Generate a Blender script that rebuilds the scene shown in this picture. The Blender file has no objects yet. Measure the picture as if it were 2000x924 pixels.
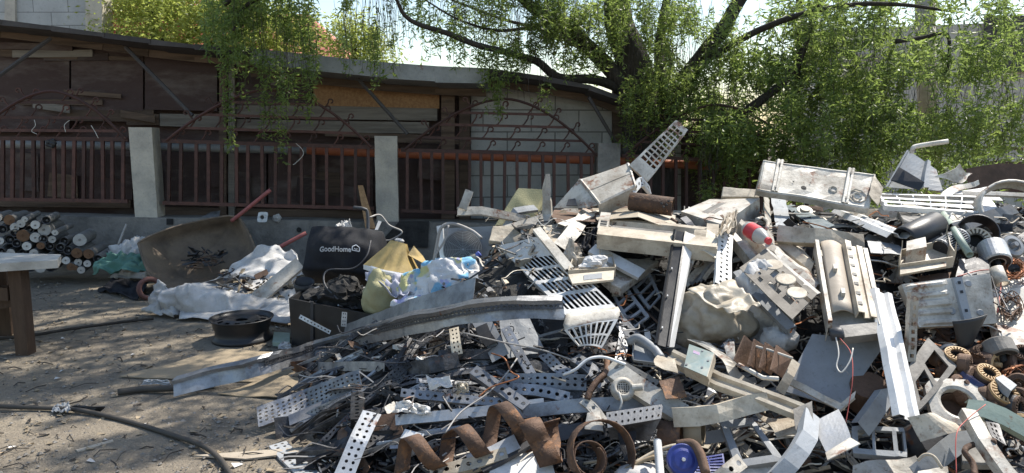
import bpy, bmesh, math, random
from math import sin, cos, pi, radians
from mathutils import Vector, Matrix, noise
random.seed(7)
V = Vector
scene = bpy.context.scene
COL = scene.collection
# ------------------------------------------------------------------ camera
F, CX, CY = 1428.0, 1000.0, 462.0
CAMZ = 1.5
PITCH = math.atan((CY - 265.0) / F)
CAM = V((0, 0, CAMZ))
FWD = V((0, cos(PITCH), -sin(PITCH)))
UPV = V((0, sin(PITCH), cos(PITCH)))
cam_d = bpy.data.cameras.new('camera')
cam_d.sensor_width = 36.0
cam_d.lens = 36.0 * F / 2000.0
cam_d.clip_end = 2000
cam = bpy.data.objects.new('camera', cam_d)
cam.location = CAM
cam.rotation_euler = (pi / 2 - PITCH, 0, 0)
COL.objects.link(cam)
scene.camera = cam


def ray(px, py):
    return FWD + V((1, 0, 0)) * ((px - CX) / F) + UPV * ((CY - py) / F)


def P(px, py, y):                       # point seen at a pixel at world depth y
    d = ray(px, py)
    return CAM + d * (y / d.y)


def G(px, py, z=0.0):                   # point seen at a pixel on the level z
    d = ray(px, py)
    return CAM + d * ((z - CAMZ) / d.z)


def FP(px, py, off=0.0):                # point on the fence plane, moved back by off
    d = ray(px, py)
    t = (8.69 + off) / (d.y - 0.123 * d.x)
    return CAM + d * t


def lerp(a, b, t):
    return a + (b - a) * t


def sstep(a, b, x):
    t = min(1, max(0, (x - a) / (b - a)))
    return t * t * (3 - 2 * t)


# ------------------------------------------------------------------ heap relief
def heap(x, y):
    top = 0.78 + 0.17 * sstep(-0.7, 0.4, x) + 0.07 * sstep(2.2, 3.6, x)
    top *= 0.55 + 0.45 * sstep(-1.3, -0.55, x)
    front = (y - 3.0 + 0.25 * sstep(0.5, 2.0, x)) / 1.55
    left = (x + 1.35 - 0.42 * sstep(4.6, 3.0, y)) * 0.62
    back = (7.4 - y) * 0.75
    h = min(top, front, left, back)
    n = noise.noise(V((x * 1.3, y * 1.3, 3.1))) * 0.07 + noise.noise(V((x * 3.1, y * 3.1, 8.1))) * 0.03
    n *= 1 - 0.6 * sstep(0.75, 0.95, h)
    return max(0.0, h + n * min(1, max(0, h * 4)))


def H(px, py, off=0.0):                 # point seen at a pixel on the heap, raised towards the viewer by off
    d = ray(px, py)
    d = d / d.y
    best, by = 9, 5.2
    y = 2.2
    while y < 7.6:
        g = CAM.z + d.z * y - heap(d.x * y, y)
        if g < 0:
            by = y
            break
        if g < best:
            best, by = g, y
        y += 0.02
    return CAM + d * (by - off)


def pix(p):                             # pixel a point is seen at
    d = p - CAM
    z = d.dot(FWD)
    return CX + F * d.x / z, CY - F * d.dot(UPV) / z


# ------------------------------------------------------------------ materials
MATS = {}


def _n(t, kind, **kw):
    n = t.nodes.new(kind)
    for k, v in kw.items():
        setattr(n, k, v)
    return n


def mat(name, base, dirt=(0.08, 0.065, 0.05), amt=0.45, scale=4.0, rough=0.6, metal=0.0, rust=0.0, bump=0.15,
        stretch=(1, 1, 1), vary=0.12, fine=60, spec=0.4, rust_col=(0.16, 0.06, 0.025), ctr=(0.42, 0.68), trans=0.0, wr=0.0, grime=0.5):
    m = bpy.data.materials.new(name)
    m.use_nodes = True
    t = m.node_tree
    L = t.links.new
    bs = t.nodes['Principled BSDF']
    tc = _n(t, 'ShaderNodeTexCoord')
    mp = _n(t, 'ShaderNodeMapping')
    oi = _n(t, 'ShaderNodeObjectInfo')
    mp.inputs['Scale'].default_value = stretch
    L(tc.outputs['Object'], mp.inputs['Vector'])
    ad = _n(t, 'ShaderNodeVectorMath', operation='ADD')
    sc = _n(t, 'ShaderNodeVectorMath', operation='SCALE')
    cb = _n(t, 'ShaderNodeCombineXYZ')
    for i in range(3):
        L(oi.outputs['Random'], cb.inputs[i])
    L(cb.outputs[0], sc.inputs[0])
    sc.inputs['Scale'].default_value = 37.0
    L(mp.outputs[0], ad.inputs[0])
    L(sc.outputs[0], ad.inputs[1])
    vec = ad.outputs[0]

    def ns(s, det=6, r=0.62):
        n = _n(t, 'ShaderNodeTexNoise')
        n.inputs['Scale'].default_value = s
        n.inputs['Detail'].default_value = det
        n.inputs['Roughness'].default_value = r
        L(vec, n.inputs['Vector'])
        return n.outputs['Fac']

    def ramp(src, a, b, hi=1.0):
        r = _n(t, 'ShaderNodeMapRange')
        r.inputs['From Min'].default_value = a
        r.inputs['From Max'].default_value = b
        r.inputs['To Max'].default_value = hi
        L(src, r.inputs['Value'])
        return r.outputs[0]

    def mix(fac, a, b):
        x = _n(t, 'ShaderNodeMix', data_type='RGBA')
        L(fac, x.inputs[0])
        for s, i in ((a, 6), (b, 7)):
            if isinstance(s, tuple):
                x.inputs[i].default_value = (*s, 1)
            else:
                L(s, x.inputs[i])
        return x.outputs[2]
    f1 = ns(scale * 1.5, 9, 0.68)
    f2 = ns(scale * 5.0, 9, 0.74)
    lo = tuple(c * (1 - vary) for c in base)
    hi = tuple(min(1, c * (1 + vary)) for c in base)
    c = mix(oi.outputs['Random'], lo, hi)
    c = mix(ramp(f2, 0.3, 0.75, 0.35), c, tuple(0.7 * b + 0.3 * d for b, d in zip(base, dirt)))
    c = mix(ramp(f1, ctr[0], ctr[1], amt), c, dirt)
    sp = ns(scale * 17.0, 7, 0.7)
    c = mix(ramp(sp, 0.56, 0.72, grime), c, tuple(d * 0.7 for d in dirt))
    if rust > 0:
        f3 = ns(scale * 1.7 + 1.3, 9, 0.72)
        c = mix(ramp(f3, 0.66 - 0.22 * rust, 0.74 - 0.2 * rust, 0.95), c, rust_col)
        f4 = ns(fine * 0.35, 6, 0.7)
        c = mix(ramp(f4, 0.60, 0.8, 0.5 * rust), c, tuple(x * 0.55 for x in rust_col))
    L(c, bs.inputs['Base Color'])
    bs.inputs['Metallic'].default_value = metal
    bs.inputs['Specular IOR Level'].default_value = spec
    L(ramp(f1, 0.3, 0.7, 1.0), (rr := _n(t, 'ShaderNodeMapRange')).inputs['Value'])
    rr.inputs['To Min'].default_value = max(0.05, rough - 0.12)
    rr.inputs['To Max'].default_value = min(1, rough + 0.15)
    L(rr.outputs[0], bs.inputs['Roughness'])
    if bump > 0:
        b = _n(t, 'ShaderNodeBump')
        b.inputs['Strength'].default_value = bump
        b.inputs['Distance'].default_value = 0.02
        L(ns(fine, 5, 0.65), b.inputs['Height'])
        if wr > 0:
            rg = _n(t, 'ShaderNodeTexNoise', noise_type='RIDGED_MULTIFRACTAL')
            rg.inputs['Scale'].default_value = 5.5
            rg.inputs['Detail'].default_value = 5
            L(vec, rg.inputs['Vector'])
            b2 = _n(t, 'ShaderNodeBump')
            b2.inputs['Strength'].default_value = wr
            b2.inputs['Distance'].default_value = 0.10
            L(rg.outputs['Fac'], b2.inputs['Height'])
            L(b2.outputs[0], b.inputs['Normal'])
        L(b.outputs[0], bs.inputs['Normal'])
    if trans > 0:
        tr = _n(t, 'ShaderNodeBsdfTranslucent')
        L(c, tr.inputs['Color'])
        ms = _n(t, 'ShaderNodeMixShader')
        ms.inputs[0].default_value = trans
        L(bs.outputs[0], ms.inputs[1])
        L(tr.outputs[0], ms.inputs[2])
        L(ms.outputs[0], t.nodes['Material Output'].inputs['Surface'])
    MATS[name] = m
    return m


W = mat('white_enamel', (0.57, 0.535, 0.47), (0.16, 0.13, 0.095), 0.8, 3.6, 0.5, rust=0.5, bump=0.14, vary=0.25, grime=0.75)
WC = mat('clean_white_enamel', (0.68, 0.675, 0.66), (0.30, 0.27, 0.235), 0.45, 3, 0.45, rust=0.15, bump=0.06, vary=0.1, grime=0.35)
CR = mat('aged_cream_plastic', (0.50, 0.44, 0.345), (0.17, 0.125, 0.085), 0.75, 3.8, 0.55, rust=0.25, bump=0.12, vary=0.2, grime=0.65)
GP = mat('grey_blue_enamel', (0.29, 0.305, 0.32), (0.14, 0.135, 0.13), 0.5, 3, 0.5, rust=0.2, bump=0.08, vary=0.25)
GD = mat('grimy_grey_plastic', (0.22, 0.205, 0.185), (0.075, 0.068, 0.058), 0.65, 4, 0.65, rust=0.15, bump=0.15, vary=0.2)
ZN = mat('galvanised_steel', (0.30, 0.305, 0.315), (0.10, 0.10, 0.105), 0.75, 5, 0.45, metal=0.7, rust=0.2, bump=0.12, vary=0.3)
ZW = mat('bright_zinc', (0.55, 0.555, 0.56), (0.20, 0.20, 0.20), 0.55, 6, 0.45, metal=0.5, rust=0.12, bump=0.07, vary=0.15)
BU = mat('burnt_steel', (0.10, 0.10, 0.105), (0.018, 0.017, 0.017), 0.9, 5, 0.5, metal=0.6, rust=0.25, bump=0.25, ctr=(0.33, 0.58), vary=0.4)
RU = mat('rusty_steel', (0.115, 0.068, 0.045), (0.05, 0.034, 0.027), 0.75, 7, 0.75, metal=0.2, bump=0.4, rust=0.6, rust_col=(0.23, 0.115, 0.055), vary=0.25)
RB = mat('rust_brown_sheet', (0.15, 0.09, 0.06), (0.06, 0.045, 0.035), 0.6, 6, 0.75, metal=0.2, bump=0.2)
BK = mat('black_plastic', (0.016, 0.016, 0.018), (0.05, 0.046, 0.042), 0.4, 4, 0.42, bump=0.05, grime=0.25)
BF = mat('black_fabric', (0.014, 0.015, 0.020), (0.045, 0.043, 0.042), 0.5, 5, 0.8, bump=0.3, fine=200, spec=0.25, wr=0.35, grime=0.2)
DK = mat('dark_steel', (0.07, 0.07, 0.075), (0.03, 0.028, 0.026), 0.5, 5, 0.5, metal=0.4, rust=0.2, bump=0.1)
CU = mat('copper_wire', (0.36, 0.15, 0.07), (0.10, 0.05, 0.03), 0.5, 14, 0.45, metal=0.6, bump=0.2)
STA = mat('stator_resin', (0.50, 0.34, 0.17), (0.22, 0.11, 0.05), 0.6, 12, 0.6, rust=0.2, bump=0.2)
SACK = mat('white_woven_sack', (0.62, 0.61, 0.60), (0.27, 0.235, 0.19), 0.5, 3, 0.7, bump=0.25, fine=140, trans=0.12, wr=0.55)
SACKT = mat('translucent_sack', (0.54, 0.48, 0.385), (0.27, 0.215, 0.145), 0.6, 4, 0.42, bump=0.15, fine=90, trans=0.22, wr=0.6)
GRN = mat('green_sheeting', (0.13, 0.30, 0.24), (0.10, 0.14, 0.12), 0.5, 4, 0.5, bump=0.2, trans=0.2)
YEL = mat('faded_yellow_cloth', (0.42, 0.39, 0.22), (0.26, 0.23, 0.13), 0.5, 4, 0.85, bump=0.3, fine=120, wr=0.5)
LAMPG = mat('amber_sheet', (0.52, 0.38, 0.15), (0.28, 0.19, 0.07), 0.5, 6, 0.35, bump=0.1, trans=0.2)
CARD = mat('old_cardboard', (0.30, 0.235, 0.155), (0.17, 0.14, 0.10), 0.55, 3, 0.85, bump=0.12)
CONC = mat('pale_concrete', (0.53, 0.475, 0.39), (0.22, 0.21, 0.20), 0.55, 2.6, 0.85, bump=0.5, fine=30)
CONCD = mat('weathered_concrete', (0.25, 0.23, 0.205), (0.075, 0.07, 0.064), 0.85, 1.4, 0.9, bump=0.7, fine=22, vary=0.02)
PLY = mat('dark_plywood', (0.055, 0.031, 0.027), (0.17, 0.14, 0.125), 0.75, 1.5, 0.75, bump=0.3, fine=25, vary=0.35, ctr=(0.5, 0.66), stretch=(0.5, 1, 1.5), grime=0.3)
PLNK = mat('grey_plank', (0.26, 0.23, 0.195), (0.10, 0.085, 0.07), 0.7, 2.2, 0.85, bump=0.3, stretch=(0.3, 1, 5), vary=0.2)
PLNKD = mat('brown_plank', (0.16, 0.108, 0.075), (0.03, 0.023, 0.02), 0.7, 2.2, 0.85, bump=0.3, stretch=(0.3, 1, 5), vary=0.3)
OSB = mat('osb_board', (0.44, 0.25, 0.12), (0.24, 0.13, 0.065), 0.7, 20, 0.8, bump=0.1, ctr=(0.4, 0.6), grime=0.3)
TIN = mat('grey_roof_tin', (0.30, 0.31, 0.315), (0.14, 0.145, 0.15), 0.5, 2, 0.5, metal=0.35, rust=0.15, bump=0.1)
SLATE = mat('dark_roof_sheet', (0.085, 0.075, 0.072), (0.04, 0.036, 0.035), 0.6, 2, 0.8, bump=0.3)
IRON = mat('red_oxide_paint', (0.088, 0.036, 0.027), (0.038, 0.025, 0.021), 0.65, 9, 0.6, bump=0.2, rust=0.3, vary=0.4, rust_col=(0.15, 0.06, 0.035))
ORNG = mat('orange_pvc', (0.40, 0.12, 0.055), (0.22, 0.08, 0.045), 0.4, 3, 0.45, bump=0.03)
GPIPE = mat('grey_pvc', (0.26, 0.26, 0.25), (0.13, 0.13, 0.125), 0.5, 3, 0.5, bump=0.05)
TUBEM = mat('dusty_tube', (0.17, 0.165, 0.155), (0.085, 0.08, 0.077), 0.6, 5, 0.7, bump=0.2, rust=0.15, vary=0.2)
TUBEW = mat('white_cap', (0.56, 0.54, 0.50), (0.28, 0.25, 0.21), 0.55, 9, 0.7, bump=0.1, vary=0.25)
TUBER = mat('rusted_cap', (0.19, 0.10, 0.05), (0.08, 0.05, 0.035), 0.6, 12, 0.8, bump=0.2)
BARK = mat('willow_bark', (0.060, 0.050, 0.042), (0.025, 0.021, 0.018), 0.7, 5, 0.9, bump=0.9, stretch=(1, 1, 0.3), fine=40)
TABT = mat('table_board', (0.44, 0.41, 0.36), (0.20, 0.18, 0.15), 0.6, 3, 0.8, bump=0.2)
TABL = mat('table_timber', (0.085, 0.050, 0.030), (0.04, 0.026, 0.018), 0.6, 4, 0.7, bump=0.2, stretch=(3, 3, 0.5))
BARR = mat('barrow_tray_paint', (0.17, 0.125, 0.085), (0.07, 0.055, 0.045), 0.75, 3, 0.7, bump=0.2, rust=0.3, rust_col=(0.26, 0.17, 0.10))
PINK = mat('faded_red_tube', (0.36, 0.11, 0.10), (0.18, 0.07, 0.06), 0.5, 7, 0.6, bump=0.1, rust=0.15)
BLUE = mat('blue_enamel', (0.030, 0.045, 0.21), (0.05, 0.05, 0.10), 0.4, 7, 0.4, bump=0.1)
REDL = mat('red_label', (0.62, 0.05, 0.06), (0.5, 0.10, 0.10), 0.3, 8, 0.4, bump=0)
PETM = mat('clear_bottle_plastic', (0.62, 0.62, 0.60), (0.45, 0.42, 0.38), 0.4, 8, 0.2, bump=0, trans=0.4)
GLV = mat('pale_green_paint', (0.29, 0.36, 0.30), (0.18, 0.20, 0.16), 0.5, 7, 0.5, bump=0.08, rust=0.3)
TEAL = mat('iridescent_zinc_plate', (0.36, 0.46, 0.43), (0.42, 0.33, 0.27), 0.5, 6, 0.35, metal=0.6, bump=0.03)
HOSE = mat('black_rubber', (0.045, 0.040, 0.034), (0.09, 0.075, 0.06), 0.5, 8, 0.7, bump=0.1)
WIRE = mat('grey_wire', (0.33, 0.31, 0.29), (0.12, 0.11, 0.10), 0.5, 8, 0.5, bump=0.05)
WIREW = mat('white_wire', (0.66, 0.63, 0.58), (0.35, 0.32, 0.28), 0.4, 8, 0.5, bump=0)
WIRER = mat('red_wire', (0.45, 0.09, 0.07), (0.25, 0.08, 0.06), 0.4, 8, 0.5, bump=0)
TXT = mat('white_print', (0.75, 0.75, 0.76), (0.6, 0.6, 0.6), 0.2, 6, 0.7, bump=0)
CORE = mat('gap_shade_and_soot', (0.030, 0.028, 0.026), (0.012, 0.011, 0.011), 0.8, 6, 0.8, bump=0.8, fine=18)  # near-black: shade of heap gaps and holes put into colour, also real soot
REDT = mat('red_roof_tile', (0.42, 0.13, 0.10), (0.30, 0.10, 0.08), 0.5, 3, 0.7, bump=0.2)
REDW = mat('red_wall', (0.28, 0.055, 0.035), (0.2, 0.05, 0.03), 0.4, 2, 0.8, bump=0.1)
GREYW = mat('grey_plaster', (0.58, 0.53, 0.46), (0.36, 0.33, 0.29), 0.5, 1.5, 0.9, bump=0.2)
PALEW = mat('pale_stick', (0.42, 0.36, 0.28), (0.25, 0.20, 0.15), 0.5, 6, 0.8, bump=0.2)


def block_mat(name, c1, mortar, bw, bh, ms):
    m = mat(name, c1, tuple(c * 0.55 for c in c1), 0.45, 1.5, 0.9, bump=0.4, fine=30)
    t = m.node_tree
    bs = t.nodes['Principled BSDF']
    src = bs.inputs['Base Color'].links[0].from_socket
    tc = _n(t, 'ShaderNodeTexCoord')
    sx = _n(t, 'ShaderNodeSeparateXYZ')
    cx = _n(t, 'ShaderNodeCombineXYZ')
    t.links.new(tc.outputs['Object'], sx.inputs[0])
    t.links.new(sx.outputs[0], cx.inputs[0])
    t.links.new(sx.outputs[2], cx.inputs[1])
    br = _n(t, 'ShaderNodeTexBrick')
    br.inputs['Scale'].default_value = 1
    br.inputs['Brick Width'].default_value = bw
    br.inputs['Row Height'].default_value = bh
    br.inputs['Mortar Size'].default_value = ms
    br.inputs['Mortar Smooth'].default_value = 0.3
    br.inputs['Color1'].default_value = (1, 1, 1, 1)
    br.inputs['Color2'].default_value = (0.82, 0.82, 0.82, 1)
    br.inputs['Mortar'].default_value = (*mortar, 1)
    t.links.new(cx.outputs[0], br.inputs['Vector'])
    mx = _n(t, 'ShaderNodeMix', data_type='RGBA', blend_type='MULTIPLY')
    mx.inputs[0].default_value = 1
    t.links.new(src, mx.inputs[6])
    t.links.new(br.outputs['Color'], mx.inputs[7])
    t.links.new(mx.outputs[2], bs.inputs['Base Color'])
    return m


BLK = block_mat('aerated_block', (0.56, 0.56, 0.54), (0.45, 0.45, 0.44), 0.6, 0.22, 0.008)
BLKS = block_mat('dirty_block', (0.52, 0.51, 0.48), (0.35, 0.35, 0.34), 0.62, 0.28, 0.01)


def leaf_mat(name, c1, c2, tr=0.5):
    m = bpy.data.materials.new(name)
    m.use_nodes = True
    t = m.node_tree
    bs = t.nodes['Principled BSDF']
    tc = _n(t, 'ShaderNodeTexCoord')
    nz = _n(t, 'ShaderNodeTexNoise')
    nz.inputs['Scale'].default_value = 2.2
    nz.inputs['Detail'].default_value = 5
    nz.inputs['Roughness'].default_value = 0.8
    t.links.new(tc.outputs['Object'], nz.inputs['Vector'])
    mr = _n(t, 'ShaderNodeMapRange')
    mr.inputs['From Min'].default_value = 0.3
    mr.inputs['From Max'].default_value = 0.7
    t.links.new(nz.outputs['Fac'], mr.inputs['Value'])
    mx = _n(t, 'ShaderNodeMix', data_type='RGBA')
    t.links.new(mr.outputs[0], mx.inputs[0])
    mx.inputs[6].default_value = (*c1, 1)
    mx.inputs[7].default_value = (*c2, 1)
    t.links.new(mx.outputs[2], bs.inputs['Base Color'])
    bs.inputs['Roughness'].default_value = 0.42
    bs.inputs['Specular IOR Level'].default_value = 0.45
    tl = _n(t, 'ShaderNodeBsdfTranslucent')
    hs = _n(t, 'ShaderNodeHueSaturation')
    hs.inputs['Value'].default_value = 2.5
    t.links.new(mx.outputs[2], hs.inputs['Color'])
    t.links.new(hs.outputs[0], tl.inputs['Color'])
    ms = _n(t, 'ShaderNodeMixShader')
    ms.inputs[0].default_value = tr
    t.links.new(bs.outputs[0], ms.inputs[1])
    t.links.new(tl.outputs[0], ms.inputs[2])
    t.links.new(ms.outputs[0], t.nodes['Material Output'].inputs['Surface'])
    return m


LEAF = leaf_mat('willow_leaf', (0.085, 0.125, 0.030), (0.165, 0.205, 0.055), 0.5)
LEAFY = leaf_mat('yellow_green_leaf', (0.15, 0.18, 0.04), (0.24, 0.26, 0.065))  # lighter, yellower leaf colour than the willow's

# ------------------------------------------------------------------ geometry helpers
class Geo:
    def __init__(s):
        s.v, s.f, s.m = [], [], []

    def add(s, vs, fs, mi=0):
        o = len(s.v)
        s.v += [V(p) for p in vs]
        s.f += [tuple(i + o for i in f) for f in fs]
        s.m += [mi] * len(fs)
        return s

    def join(s, g, mi=None):
        o = len(s.v)
        s.v += g.v
        s.f += [tuple(i + o for i in f) for f in g.f]
        s.m += g.m if mi is None else [mi] * len(g.f)
        return s

    def map(s, fn):
        s.v = [fn(p) for p in s.v]
        return s

    def crumple(s, amp, freq, seed=0.0):
        q = V((seed * 7.13, seed * 3.7, seed * 1.9))
        s.v = [p + noise.noise_vector(p * freq + q) * amp for p in s.v]
        return s


def tag(o, label=None, cat=None, group=None, kind=None):
    if label:
        o['label'] = label
    if cat:
        o['category'] = cat
    if group:
        o['group'] = group
    if kind or cat:
        o['kind'] = kind or 'thing'
    return o


def emit(name, g, m, parent=None, label=None, cat=None, group=None, kind=None, solid=0.0, smooth=False, merge=False, off=0.0):
    if any(p.x != p.x or p.y != p.y for p in g.v):
        print('NAN in', name, label)
    mn = V((min(p.x for p in g.v), min(p.y for p in g.v), min(p.z for p in g.v)))
    mx = V((max(p.x for p in g.v), max(p.y for p in g.v), max(p.z for p in g.v)))
    org = V(((mn.x + mx.x) / 2, (mn.y + mx.y) / 2, mn.z))
    me = bpy.data.meshes.new(name)
    me.from_pydata([tuple(p - org) for p in g.v], [], g.f)
    ms = m if isinstance(m, (list, tuple)) else [m]
    for x in ms:
        me.materials.append(x)
    if len(ms) > 1:
        me.polygons.foreach_set('material_index', g.m)
    if merge:
        bm = bmesh.new()
        bm.from_mesh(me)
        bmesh.ops.remove_doubles(bm, verts=bm.verts, dist=0.0004)
        bm.to_mesh(me)
        bm.free()
    if smooth:
        me.polygons.foreach_set('use_smooth', [True] * len(me.polygons))
    me.update()
    o = bpy.data.objects.new(name, me)
    COL.objects.link(o)
    if solid:
        md = o.modifiers.new('thickness', 'SOLIDIFY')
        md.thickness = solid
        md.offset = off
    if parent:
        o.parent = parent
        o.location = org - parent.location
    else:
        o.location = org
    tag(o, label, cat, group, kind)
    return o


def thing(name, label, cat, loc, group=None):
    o = bpy.data.objects.new(name, None)
    o.empty_display_size = 0.1
    o.location = loc
    COL.objects.link(o)
    return tag(o, label, cat, group)


def box(x0, x1, y0, y1, z0, z1):
    g = Geo()
    vs = [(x, y, z) for z in (z0, z1) for y in (y0, y1) for x in (x0, x1)]
    return g.add(vs, [(0, 2, 3, 1), (4, 5, 7, 6), (0, 1, 5, 4), (2, 6, 7, 3), (0, 4, 6, 2), (1, 3, 7, 5)])


def qmap(c):                            # four corners -> (u, v, w) map, w towards the viewer
    a, b, cc, d = c
    n = ((b - a) + (cc - d)).cross((d - a) + (cc - b)).normalized()
    if n.dot(CAM - (a + b + cc + d) / 4) < 0:
        n = -n

    def f(p):
        u, v, w = p
        return a * ((1 - u) * (1 - v)) + b * (u * (1 - v)) + cc * (u * v) + d * ((1 - u) * v) + n * w
    return f


def slab(c, t, sub=1):                  # solid board between four corners, t thick away from the viewer
    return box(0, 1, 0, 1, -t, 0).map(qmap(c))


def prof(*p):
    return [q if isinstance(q, tuple) else (q, 0.0) for q in p]


def lin(n, a=0.0, b=1.0):
    return [(a + (b - a) * i / n, 0.0) for i in range(n + 1)]


def grid(us, vs, cell=None, w=None, hr=0.32):
    """product surface: us, vs lists of (coord, dw); cell(i,j): 1 solid 0 open 2 round hole"""
    g = Geo()
    idx = {}

    def vert(u, v, dw):
        k = (round(u, 5), round(v, 5), round(dw, 5))
        if k not in idx:
            idx[k] = len(g.v)
            ww = w(u, v) if w else 0.0
            g.v.append(V((u, v, dw + ww)))
        return idx[k]
    for i in range(len(us) - 1):
        for j in range(len(vs) - 1):
            c = cell(i, j) if cell else 1
            if c == 0:
                continue
            (u0, a0), (u1, a1) = us[i], us[i + 1]
            (v0, b0), (v1, b1) = vs[j], vs[j + 1]
            q = [vert(u0, v0, a0 + b0), vert(u1, v0, a1 + b0), vert(u1, v1, a1 + b1), vert(u0, v1, a0 + b1)]
            if c == 1:
                g.f.append(tuple(q))
                g.m.append(0)
            else:
                P0, P1, P2, P3 = (g.v[k].copy() for k in q)

                def bl(s, t):
                    return P0 * ((1 - s) * (1 - t)) + P1 * (s * (1 - t)) + P2 * (s * t) + P3 * ((1 - s) * t)
                o = len(g.v)
                ring = [(0, 0), (.5, 0), (1, 0), (1, .5), (1, 1), (.5, 1), (0, 1), (0, .5)]
                g.v += [bl(*r) for r in ring]
                for k in range(8):
                    an = -3 * pi / 4 + k * pi / 4
                    g.v.append(bl(.5 + hr * cos(an), .5 + hr * sin(an)))
                for k in range(8):
                    k2 = (k + 1) % 8
                    g.f.append((o + k, o + k2, o + 8 + k2, o + 8 + k))
                    g.m.append(0)
    return g


def spline(pts, n=6):
    pts = [V(p) for p in pts]
    if len(pts) < 3:
        return pts
    q = [pts[0] * 2 - pts[1]] + pts + [pts[-1] * 2 - pts[-2]]
    out = []
    for i in range(1, len(q) - 2):
        a, b, c, d = q[i - 1:i + 3]
        for k in range(n):
            t = k / n
            out.append(0.5 * ((2 * b) + (c - a) * t + (2 * a - 5 * b + 4 * c - d) * t * t + (3 * b - a - 3 * c + d) * t ** 3))
    out.append(pts[-1])
    return out


def frame_of(d):
    d = d.normalized()
    r = V((0, 0, 1)) if abs(d.z) < 0.9 else V((1, 0, 0))
    x = d.cross(r).normalized()
    return x, d.cross(x).normalized()


def tube(path, r, n=6, caps=True, r1=None):
    g = Geo()
    L = len(path)
    x, y = frame_of(path[1] - path[0])
    rings = []
    for i, p in enumerate(path):
        d = (path[min(i + 1, L - 1)] - path[max(i - 1, 0)])
        if d.length < 1e-9:
            d = V((0, 0, 1))
        d.normalize()
        x = (x - d * x.dot(d))
        x = x.normalized() if x.length > 1e-6 else frame_of(d)[0]
        y = d.cross(x)
        rr = r if r1 is None else lerp(r, r1, i / (L - 1))
        if callable(r):
            rr = r(i / (L - 1))
        rings.append([p + x * (rr * cos(2 * pi * k / n)) + y * (rr * sin(2 * pi * k / n)) for k in range(n)])
    vs = [q for R in rings for q in R]
    fs = [(i * n + k, i * n + (k + 1) % n, (i + 1) * n + (k + 1) % n, (i + 1) * n + k) for i in range(L - 1) for k in range(n)]
    if caps:
        fs += [tuple(range(n - 1, -1, -1)), tuple(range((L - 1) * n, L * n))]
    return g.add(vs, fs)


def lathe(pr, c, axis, n=20, a0=0.0, a1=2 * pi, ref=None):
    """profile (radius, height along axis)"""
    ax = axis.normalized()
    x, y = frame_of(ax)
    if ref is not None:
        x = (ref - ax * ref.dot(ax)).normalized()
        y = ax.cross(x)
    full = abs(a1 - a0 - 2 * pi) < 1e-6
    m = n if full else n + 1
    vs = []
    for r, h in pr:
        for k in range(m):
            a = a0 + (a1 - a0) * k / n
            vs.append(c + ax * h + x * (r * cos(a)) + y * (r * sin(a)))
    fs = []
    for i in range(len(pr) - 1):
        for k in range(n):
            k2 = (k + 1) % m
            fs.append((i * m + k, i * m + k2, (i + 1) * m + k2, (i + 1) * m + k))
    return Geo().add(vs, fs)


def blob(c, rx, ry, rz, amp=0.25, seed=0, nu=28, nv=18, fold=3.0, flat=None):
    """lumpy closed bag with folds"""
    g = Geo()
    vs = []
    s = V((seed * 3.3, seed * 1.7, seed))
    for j in range(nv + 1):
        th = pi * j / nv
        for i in range(nu):
            a = 2 * pi * i / nu
            d = V((sin(th) * cos(a), sin(th) * sin(a), cos(th)))
            k = 1 + amp * (noise.noise(d * 1.3 + s) + 0.45 * (1 - 2 * abs(noise.noise(d * fold + s * 2))) - 0.2 + 0.22 * (1 - 2 * abs(noise.noise(d * fold * 2.4 + s * 3))))
            p = V((d.x * rx * k, d.y * ry * k, d.z * rz * k))
            if flat is not None and p.z < -flat:
                p.z = -flat
            vs.append(c + p)
    fs = [(j * nu + i, (j + 1) * nu + i, (j + 1) * nu + (i + 1) % nu, j * nu + (i + 1) % nu) for j in range(nv) for i in range(nu)]
    return g.add(vs, fs)


def drape(c, nu, nv, amp, freq, seed=0, sag=0.0):
    """sheet of cloth between four corners with folds"""
    f = qmap(c)
    q = V((seed * 5.1, seed * 2.3, seed * 0.7))

    def w(u, v):
        n = 1 - 2 * abs(noise.noise(V((u * freq, v * freq * 0.8, 0)) + q))
        n2 = noise.noise(V((u * freq * 2.7, v * freq * 2.1, 4)) + q)
        return amp * (0.7 * n + 0.4 * n2) - sag * 4 * u * (1 - u)
    return grid(lin(nu), lin(nv), None, w).map(f)


def crease(g, amp, freq, seed=0.0):
    c = sum(g.v, V((0, 0, 0))) / len(g.v)
    q = V((seed * 3.1, seed * 1.3, seed * 2.2))
    out = []
    for p in g.v:
        s = V((p.x, p.y, p.z * 0.45 + p.x * 0.5))
        n1 = noise.noise(s * freq + q)
        n2 = noise.noise(s * freq * 2.3 + q * 2)
        r = max(0, 1 - 5 * abs(n1)) + 0.6 * max(0, 1 - 5 * abs(n2)) - 0.4
        out.append(p + (p - c).normalized() * (amp * r))
    g.v = out
    return g


def ribbon(pts, wid, n=6, wv=None):
    path = spline(pts, n)
    g = Geo()
    vs = []
    for i, p in enumerate(path):
        w = wid(i / (len(path) - 1)) if callable(wid) else wid
        vs += [p - w * 0.5, p + w * 0.5]
    fs = [(2 * i, 2 * i + 1, 2 * i + 3, 2 * i + 2) for i in range(len(path) - 1)]
    return g.add(vs, fs)
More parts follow.
